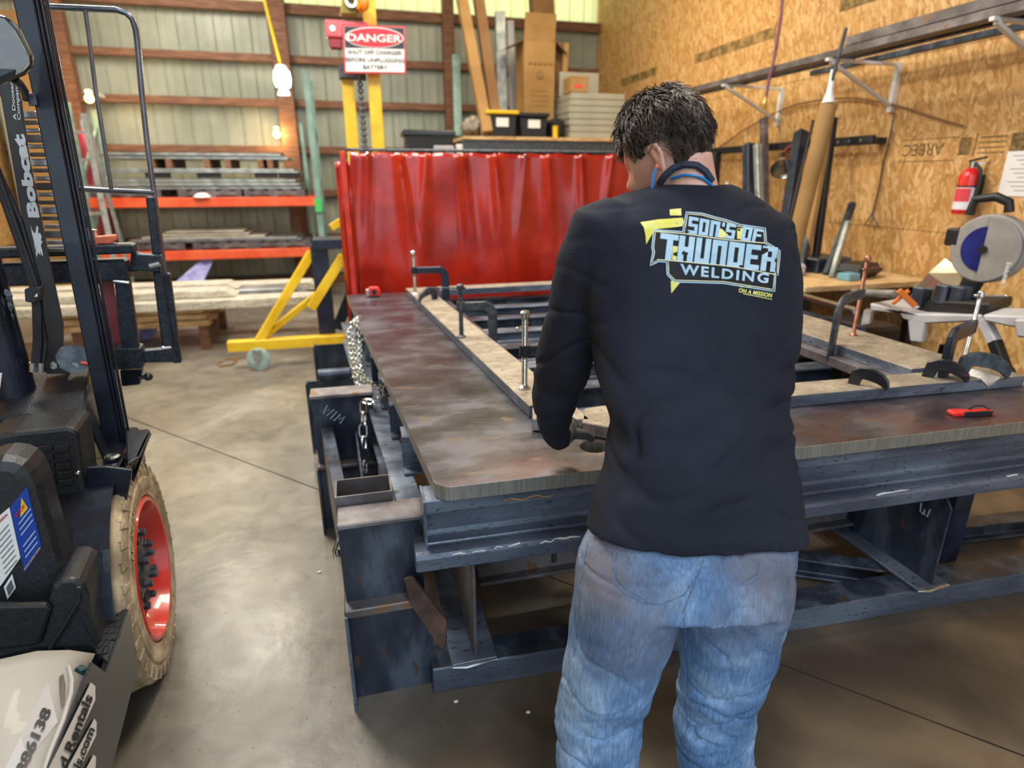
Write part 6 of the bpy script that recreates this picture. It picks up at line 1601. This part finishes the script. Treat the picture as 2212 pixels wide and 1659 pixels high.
seam([(1326, 1190), (1323, 1255), (1345, 1278), (1392, 1303), (1430, 1306), (1478, 1285), (1498, 1255)], name='pocket_stitching')
seam([(1333, 1192), (1331, 1250), (1352, 1273), (1394, 1296)], .0012, 'pocket_stitching')
seam([(1520, 1210), (1500, 1260), (1475, 1325)])
seam([(1640, 1215), (1636, 1240), (1600, 1262), (1625, 1262), (1662, 1230)], .0014, 'pocket_stitching')
seam([(1477, 1335), (1482, 1370), (1480, 1450), (1487, 1500), (1483, 1540), (1487, 1570), (1474, 1600), (1472, 1630), (1483, 1657)], .0022)
seam([(1270, 1175), (1254, 1260), (1248, 1340), (1240, 1420)], .0016)

# shoes -----------------------------------------------------------
for c in (Lc, Rc):
    mb = MB(); pts = [V((c.x, c.y-.10, .045)), V((c.x, c.y-.05, .055)), V((c.x, c.y+.04, .055)), V((c.x, c.y+.09, .045)), V((c.x, c.y+.13, .035))]
    mb.tube(pts, [.035, .045, .046, .045, .03], 14, sx=1.05, sy=.95)
    for i, q in enumerate(mb.v): mb.v[i].z = max(q.z, .006)
    s_ = mb.build('boot', M_BLACKM, man, world=True, smooth=True)
    MB().tube([V((c.x, c.y-.03, .05)), V((c.x, c.y-.02, .12))], [.045, .042], 14).build('boot_shaft', M_BLACKM, s_, world=True, smooth=True)
    MB().box((c.x-.045, c.y-.13, 0), (c.x+.045, c.y+.14, .018)).build('boot_sole', M_RUBBER, s_, world=True, bevel=.01)

# head ------------------------------------------------------------
HC = PY(1437, 313, 1.29)
ay, at_ = math.radians(40), math.radians(34)
hf = V((-math.sin(ay)*math.cos(at_), math.cos(ay)*math.cos(at_), -math.sin(at_)))
hr = V((math.cos(ay), math.sin(ay), 0)); hu = hr.cross(hf).normalized()
HM = Matrix(((hr.x, hf.x, hu.x, HC.x), (hr.y, hf.y, hu.y, HC.y), (hr.z, hf.z, hu.z, HC.z), (0, 0, 0, 1)))
def headpt(n, grow=0.):
    """unit direction in head frame -> surface point in head frame"""
    x, y, z = n.x*(.074+grow), n.y*(.094+grow), n.z*(.106+grow)
    if z < 0:
        k = min(1, -z/.112)
        y += .028*k if n.y > -.2 else .02*k*max(0, 1+n.y)
        x *= 1-.22*k
        if n.y < 0: y += -n.y*.02*k
    if n.y > .6 and z > .02: y -= .006*(n.y-.6)
    # nose, brow, eye sockets, lips, chin
    def g(cx, cz, sx, sz): return math.exp(-((n.x-cx)/sx)**2-((n.z-cz)/sz)**2) if n.y > 0 else 0
    y += .026*g(0, -.30, .10, .12)+.014*g(0, -.12, .08, .16)+.006*g(0, .10, .5, .08)+.008*g(0, -.86, .25, .12)+.006*g(0, -.60, .22, .05)
    y -= .010*g(.34, -.05, .16, .10)+.010*g(-.34, -.05, .16, .10)+.004*g(0, -.68, .25, .03)
    return V((x, y, z))
body = MB()
def sphere_dirs(nu, nv):
    return [[V((math.sin(PI*j/nv)*math.cos(2*PI*i/nu), math.sin(PI*j/nv)*math.sin(2*PI*i/nu), math.cos(PI*j/nv))) for i in range(nu)] for j in range(nv+1)]
rows = [[HM @ headpt(n) for n in r_] for r_ in sphere_dirs(48, 36)]
body.loft(rows[1:-1])
# ears on the body
def ear(side):
    e0 = HM @ V((side*.073, .006, -.034)); out = []
    o_ = (hr*side*.85-hf*.5).normalized()
    P = [e0+hu*(-.030)+o_*.006, e0+hu*(-.018)+o_*.012-hf*.004, e0+hu*.004+o_*.018-hf*.010, e0+hu*.022+o_*.018-hf*.008, e0+hu*.030+o_*.012+hf*.004, e0+hu*.024+o_*.006+hf*.014]
    body.tube(P, [.0065, .0055, .005, .0055, .005, .004], 8)
    body.tube([e0+hu*(-.026)+o_*.004, e0+o_*.008, e0+hu*.02+o_*.008+hf*.002], [.008, .009, .007], 8)
ear(-1); ear(1)
neck0 = HM @ V((0, -.035, -.05)); nb = PY(1497, 455, 1.235)
body.tube([neck0, neck0.lerp(nb, .45), nb, nb+V((.0, -.02, -.06))], [.046, .052, .064, .075], 20)
body.loft([ring(y, a+48, b-48, Y, d-.038, 30) for y, a, b, Y, d in TORSO if y > 430 and y < 1125]+[ring(y, a+35, b-35, Y, d-.035, 30) for y, a, b, Y, d in PEL[3:]])
p, r = tp(LARM); body.tube(p[1:], [max(.024, k-.032) for k in r[1:]], 14); p, r = tp(RARM); body.tube(p[1:], [max(.024, k-.032) for k in r[1:]], 14)
for rg in (Lr, Rr):
    body.loft([[c_+(q-c_)*.70 for q in rr_] for rr_ in rg for c_ in [sum(rr_, V())/len(rr_)]])
def hand(W, tipdir, back, fold, sgn, grow, mb):
    """W wrist, tipdir along the fingers, back = direction of the back of the hand"""
    t = V(tipdir).normalized(); b = (V(back)-t*V(back).dot(t)).normalized(); s = t.cross(b)*sgn   # s toward the thumb
    mb.tube([W-t*.03, W, W+t*.03, W+t*.065, W+t*.09], [.026+grow, .026+grow, .033+grow, .038+grow, .030+grow], 14)
    for i, (off, L_) in enumerate(((.030, .074), (.010, .082), (-.010, .077), (-.029, .060))):
        base = W+t*.072+s*off; P = [base-t*.02]; q = base; dd = t.copy()
        for k in range(3):
            ang_ = fold*(.7+.25*k)+.04*i; dd = (dd*math.cos(ang_)-b*math.sin(ang_)).normalized(); q = q+dd*(L_*(.45, .32, .23)[k])
            P.append(q)
        mb.tube([P[0], base, P[1], P[2], P[3]], [.010+grow, .0098+grow, .0092+grow, .0085+grow, .007+grow], 10)
    tb0 = W+t*.022+s*.024; td = (t*.62+s*.72-b*.25).normalized()
    mb.tube([tb0-s*.012, tb0+td*.018, tb0+td*.048, tb0+td*.074-b*.008], [.014+grow, .0135+grow, .011+grow, .008+grow], 10)
WL = PY(1218, 938, 1.475); tipL = PY(1234, 902, 1.66)
WR = PY(1482, 884, 1.565); 
for (w, td, bk_, fo, sg) in ((WL, tipL-WL, V((-.25, -.5, .9)), .10, 1), (WR, V((-.75, .45, -.35)), V((.1, -.3, .95)), .35, -1)):
    hand(w, td, bk_, fo, sg, 0., body)
bodym, nrm_ = remeshed(body, .0042, 3)
bo = bodym.build('body', M_SKIN, man, world=True, smooth=True, fix=False)
bo.data.polygons.foreach_set('use_smooth', [True]*len(bo.data.polygons))
bbv = BVHTree.FromPolygons(bodym.v, bodym.f)
for i, (w, td, bk_, fo, sg) in enumerate(((WL, tipL-WL, V((-.25, -.5, .9)), .10, 1), (WR, V((-.75, .45, -.35)), V((.1, -.3, .95)), .35, -1))):
    gmb = MB(); hand(w, td, bk_, fo, sg, .0028, gmb)
    gl_, _n = remeshed(gmb, .0026, 2)
    go = gl_.build('glove', M_GLOVE, man, world=True, smooth=True, fix=False)
    go.data.polygons.foreach_set('use_smooth', [True]*len(go.data.polygons))
# eyes
for s_ in (-1, 1):
    MB().ball(HM @ V((s_*.028, .068, -.006)), .0115, 14, 10).build('eye', mat('eye_white', '#e9e6e0', rough=.2), man, world=True, smooth=True)
# hair --------------------------------------------------------------
def hairy(n):
    if n.y > .45: return n.z > .42
    if n.y > .22: return n.z > -.10
    if n.y > -.30: return n.z > .06
    return n.z > -.80+.25*abs(n.x)
cap = MB(); dirs = sphere_dirs(64, 48); idx = {}
for j, r_ in enumerate(dirs):
    for i, n in enumerate(r_):
        w = .007+.004*noise.noise(n*4)+.003*noise.noise(n*11)
        idx[(j, i)] = len(cap.v)
        cap.v.append(HM @ headpt(n, w if hairy(n) else -.004))
for j in range(len(dirs)-1):
    for i in range(64):
        q = [(j, i), (j+1, i), (j+1, (i+1) % 64), (j, (i+1) % 64)]
        if any(hairy(dirs[a][b]) for a, b in q): cap.f.append(tuple(idx[k] for k in q)); cap.mi.append(0)
cap.build('hair', M_HAIR, man, world=True, smooth=True, fix=False).data.polygons.foreach_set('use_smooth', [True]*len(cap.f))
sm2 = MB(); rr2 = random.Random(3); cnt = 0
M_HAIR2 = mat('hair_strand', '#2a1f17', '#57443a', rough=.5, scale=25, lo=.35, hi=.7)
crown = V((.1, -.25, .97)).normalized()
while cnt < 5200:
    n = V((rr2.gauss(0, 1), rr2.gauss(0, 1), rr2.gauss(0, 1))).normalized()
    if not hairy(n): continue
    if n.y > .55 and rr2.random() < .5: continue
    cnt += 1
    g = (n-crown*n.dot(crown)); g = (g-n*g.dot(n)); flow = g.normalized() if g.length > 1e-3 else V((0, -1, 0))
    sw = noise.noise(n*3.1)*1.9+rr2.gauss(0, .35)
    side_ = n.cross(flow); fl_ = (flow*math.cos(sw)+side_*math.sin(sw)).normalized()
    L_ = rr2.uniform(.022, .044)*(1.1 if n.z > .5 else 1.)*(.62 if n.z < -.2 else 1); lift = rr2.uniform(.02, .34)*(1.5 if n.z > .75 else 1)
    p0 = headpt(n, .004); P = []; ph = rr2.uniform(0, 6); amp = rr2.uniform(.001, .004)
    for k in range(6):
        t = k/5; q = p0+fl_*(L_*t)+n*(.003+lift*L_*math.sin(t*PI*.75)*.6)+side_*(amp*math.sin(ph+t*5))
        # follow the skull
        dd = q.normalized(); sp_ = headpt(dd, .006+.010*math.sin(t*PI)*lift)
        if q.length < sp_.length: q = sp_
        P.append(HM @ q)
    sm2.tube(P, [.0011, .0012, .0011, .0009, .0006, .0002], 3, cap=False)
ho = sm2.build('hair_strands', M_HAIR2, man, world=True, smooth=True, fix=False, kind='stuff')
ho.data.polygons.foreach_set('use_smooth', [True]*len(ho.data.polygons))
# neck strap, cords, ear plug
def onbody(x, y, off=.003):
    d = ray(x, y).normalized(); h = bbv.ray_cast(EYEP, d)
    return (h[0] if h[0] is not None else PY(x, y, 1.22))-d*off
def bt(pts, r, name, m, n=8, off=.003, sx=1., sy=1.):
    P = []
    for i in range(len(pts)-1):
        for k in range(4):
            t = k/4; P.append(onbody(pts[i][0]+(pts[i+1][0]-pts[i][0])*t, pts[i][1]+(pts[i+1][1]-pts[i][1])*t, off))
    P.append(onbody(*pts[-1], off)); return MB().tube(P, r, n, sx=sx, sy=sy).build(name, m, man, world=True, smooth=True)
M_STRAP = mat('navy_strap', '#232a3c', '#2f384e', rough=.7, scale=20)
bt([(1424, 398), (1436, 380), (1455, 363), (1480, 355), (1505, 357), (1524, 370), (1538, 392)], .0075, 'neck_strap', M_STRAP, off=.004)
bt([(1450, 386), (1475, 378), (1500, 379), (1520, 386), (1540, 402)], .003, 'ear_plug_cord', M_BLUEP, off=.004)
e_ = HM @ V((-.084, .012, -.050))
MB().tube([e_, e_+V((-.006, -.004, -.012)), e_+V((-.008, -.004, -.035)), e_+V((-.004, .0, -.07)), e_+V((.0, .0, -.10))], .003, 8).build('ear_plug_cord', M_BLUEP, man, world=True, smooth=True)
MB().ball(e_+V((.002, 0, .002)), .006, 8, 6).build('ear_plug', M_ORANGEB, man, world=True, smooth=True)
# shirt print --------------------------------------------------------
M_PB = mat('print_pale_blue', '#a9cbe0', '#bcdbea', rough=.6, scale=20); M_PC = mat('print_cream', '#efeac4', rough=.6)
M_PY = mat('print_yellow', '#e4da4e', '#f3ef9e', rough=.6, scale=14); M_PK = mat('print_black', '#0d0e13', rough=.7)
def cv(x, y): return (1200+x/2.911, 150+y/2.911)
from mathutils.geometry import tessellate_polygon
def fill_px(mb, poly, off, cuts=2):
    bm = bmesh.new(); vs = [bm.verts.new((x, y, 0)) for x, y in poly]
    for t in tessellate_polygon([[V((x, y, 0)) for x, y in poly]]):
        try: bm.faces.new([vs[i] for i in t])
        except ValueError: pass
    if cuts: bmesh.ops.subdivide_edges(bm, edges=bm.edges, cuts=cuts, use_grid_fill=True)
    bm.verts.index_update()
    mb.add([shp(*cv(v.co.x, v.co.y), off) for v in bm.verts], [tuple(v.index for v in f.verts) for f in bm.faces]); bm.free()
def line_px(mb, pts, w, off, closed=True):
    n = len(pts); P = []
    for i in range(n if closed else n-1):
        a, b = V(pts[i]), V(pts[(i+1) % n]); m_ = max(1, int((b-a).length/28))
        for k in range(m_): P.append(a+(b-a)*(k/m_))
    if not closed: P.append(V(pts[-1]))
    m_ = len(P); base = len(mb.v)
    for i in range(m_):
        a = P[i-1] if (closed or i > 0) else P[i]; c = P[(i+1) % m_] if (closed or i < m_-1) else P[i]
        t = (c-a).normalized(); q = V((-t.y, t.x))*w/2
        for s_ in (1, -1): mb.v.append(shp(*cv(P[i].x+q.x*s_, P[i].y+q.y*s_), off))
    for i in range(m_ if closed else m_-1):
        a = base+2*i; b = base+2*((i+1) % m_); mb.f.append((a, a+1, b+1, b)); mb.mi.append(0)
GL = {'S': [(0, .8, 1, 1), (0, .42, .34, .8), (.34, .42, 1, .6), (.66, .2, 1, .42), (0, 0, 1, .2)], 'O': [(0, 0, .36, 1), (.64, 0, 1, 1), (.36, .8, .64, 1), (.36, 0, .64, .2)],
      'N': [(0, 0, .38, 1), (.62, 0, 1, 1), (.38, .78, .62, 1)], "'": [(.2, .72, .8, 1)], 'F': [(0, 0, .36, 1), (.36, .8, 1, 1), (.36, .42, .85, .6)],
      'T': [(-.12, .78, 1.05, 1), (.34, 0, .74, .78)], 'H': [(0, 0, .38, 1), (.62, 0, 1, 1), (.38, .38, .62, .58)], 'U': [(0, 0, .38, 1), (.62, 0, 1, 1), (.38, 0, .62, .2)],
      'D': [(0, 0, .38, 1), (.38, .8, 1, 1), (.64, .12, 1, .8), (.38, 0, .8, .2)], 'E': [(0, 0, .38, 1), (.38, .8, 1, 1), (.38, .42, .85, .58), (.38, 0, 1, .2)],
      'R': [(0, 0, .38, 1), (.38, .8, 1, 1), (.66, .55, 1, .8), (.38, .4, .9, .57), (.66, 0, 1, .4)]}
def blocks(txt, widths, quad_, off, m, name, gap=.10, shear=.0):
    TL, TR, BR, BL = quad_; tot = sum(widths); x = 0; mb = MB(); 
    for c, w in zip(txt, widths):
        if c in GL:
            for x0, y0, x1, y1 in GL[c]:
                poly = []
                for a, b in ((x0, y0), (x1, y0), (x1, y1), (x0, y1)):
                    u = (x+w*(gap/2+a*(1-gap)))/tot+shear*(b-.5); 
                    px = BL[0]*(1-u)*(1-b)+BR[0]*u*(1-b)+TR[0]*u*b+TL[0]*(1-u)*b; py = BL[1]*(1-u)*(1-b)+BR[1]*u*(1-b)+TR[1]*u*b+TL[1]*(1-u)*b
                    poly.append((px, py))
                fill_px(mb, poly, off, 1)
        x += w
    return mb.build(name, m, so, world=True, fix=False)
outl = [(822, 896), (925, 905), (1010, 930), (1062, 942), (1160, 975), (1320, 998), (1326, 1085), (1412, 1140), (1410, 1190), (1398, 1296), (1386, 1282), (1378, 1396), (1055, 1345), (748, 1336), (702, 1290), (698, 1212), (648, 1208), (596, 1234), (612, 1150), (606, 1120), (618, 1008), (800, 1020)]
def inset(poly, d):
    n = len(poly); out = []
    for i in range(n):
        a, b, c = V(poly[i-1]), V(poly[i]), V(poly[(i+1) % n]); t1 = (b-a).normalized(); t2 = (c-b).normalized()
        n1 = V((-t1.y, t1.x)); n2 = V((-t2.y, t2.x)); m_ = (n1+n2); m_ = m_/max(.5, m_.dot(n1)) if m_.length > .1 else n1
        out.append(tuple(b+m_*d))
    return out
mb = MB(); fill_px(mb, outl, .0012, 6); mb.build('print_field', M_PK, so, world=True, fix=False)
for poly in ([(717, 880), (790, 873), (792, 918), (720, 918)], [(725, 1328), (782, 1342), (728, 1408)],
             [(533, 960), (650, 942), (800, 932), (806, 960), (798, 985), (720, 995), (640, 1003), (605, 1040), (570, 1100), (566, 1040), (556, 995)],
             [(1018, 1000), (1046, 1002), (1100, 1055), (1080, 1062), (1020, 1055)], [(1142, 985), (1186, 995), (1184, 1072), (1142, 1064)], [(738, 1110), (770, 1112), (760, 1200), (730, 1198)]):
    mb = MB(); fill_px(mb, poly, .0016, 2); mb.build('print_accent', M_PY, so, world=True, fix=False)
mb = MB(); line_px(mb, outl, 7, .002); mb.build('print_outline', M_PB, so, world=True, fix=False)
mb = MB(); line_px(mb, inset(outl, 11), 5, .0022); mb.build('print_outline', M_PC, so, world=True, fix=False)
blocks("SON'S OF", [1, 1, 1, .45, 1, .5, 1, 1], [(836, 922), (1316, 1008), (1296, 1090), (826, 1030)], .0024, M_PB, 'print_lettering', .12, -.0)
blocks("THUNDER", [1.05, 1.05, 1, 1, 1.05, 1, 1], [(668, 1028), (1404, 1120), (1384, 1275), (650, 1190)], .0024, M_PB, 'print_lettering', .10)
mb = MB(); line_px(mb, [(628, 1016), (806, 1032), (1090, 1072), (1320, 1092)], 6, .0026, False); line_px(mb, [(640, 1196), (735, 1202), (1110, 1238), (1385, 1290)], 6, .0026, False); mb.build('print_outline', M_PC, so, world=True, fix=False)
def text_quad(txt, quad_, off, m, name, bold, spacing=1.):
    vs, fs, w = text_geo(txt, bold, spacing); TL, TR, BR, BL = quad_; P = []
    for a, b in vs:
        u = a/w; P.append(shp(*cv(BL[0]*(1-u)*(1-b)+BR[0]*u*(1-b)+TR[0]*u*b+TL[0]*(1-u)*b, BL[1]*(1-u)*(1-b)+BR[1]*u*(1-b)+TR[1]*u*b+TL[1]*(1-u)*b), off))
    return MB().add(P, fs).build(name, m, so, world=True, fix=False)
text_quad('WELDING', [(785, 1220), (1345, 1282), (1336, 1342), (785, 1286)], .0026, M_PB, 'print_lettering', .03, 1.25)
text_quad('ON A MISSION', [(1155, 1374), (1365, 1408), (1358, 1434), (1150, 1400)], .0022, M_PY, 'print_lettering', .03, 1.05)
mb = MB(); line_px(mb, [(1180, 1410), (1280, 1430), (1362, 1446)], 4, .002, False); line_px(mb, [(1160, 1366), (1230, 1368)], 4, .002, False); mb.build('print_underline', M_PY, so, world=True, fix=False)
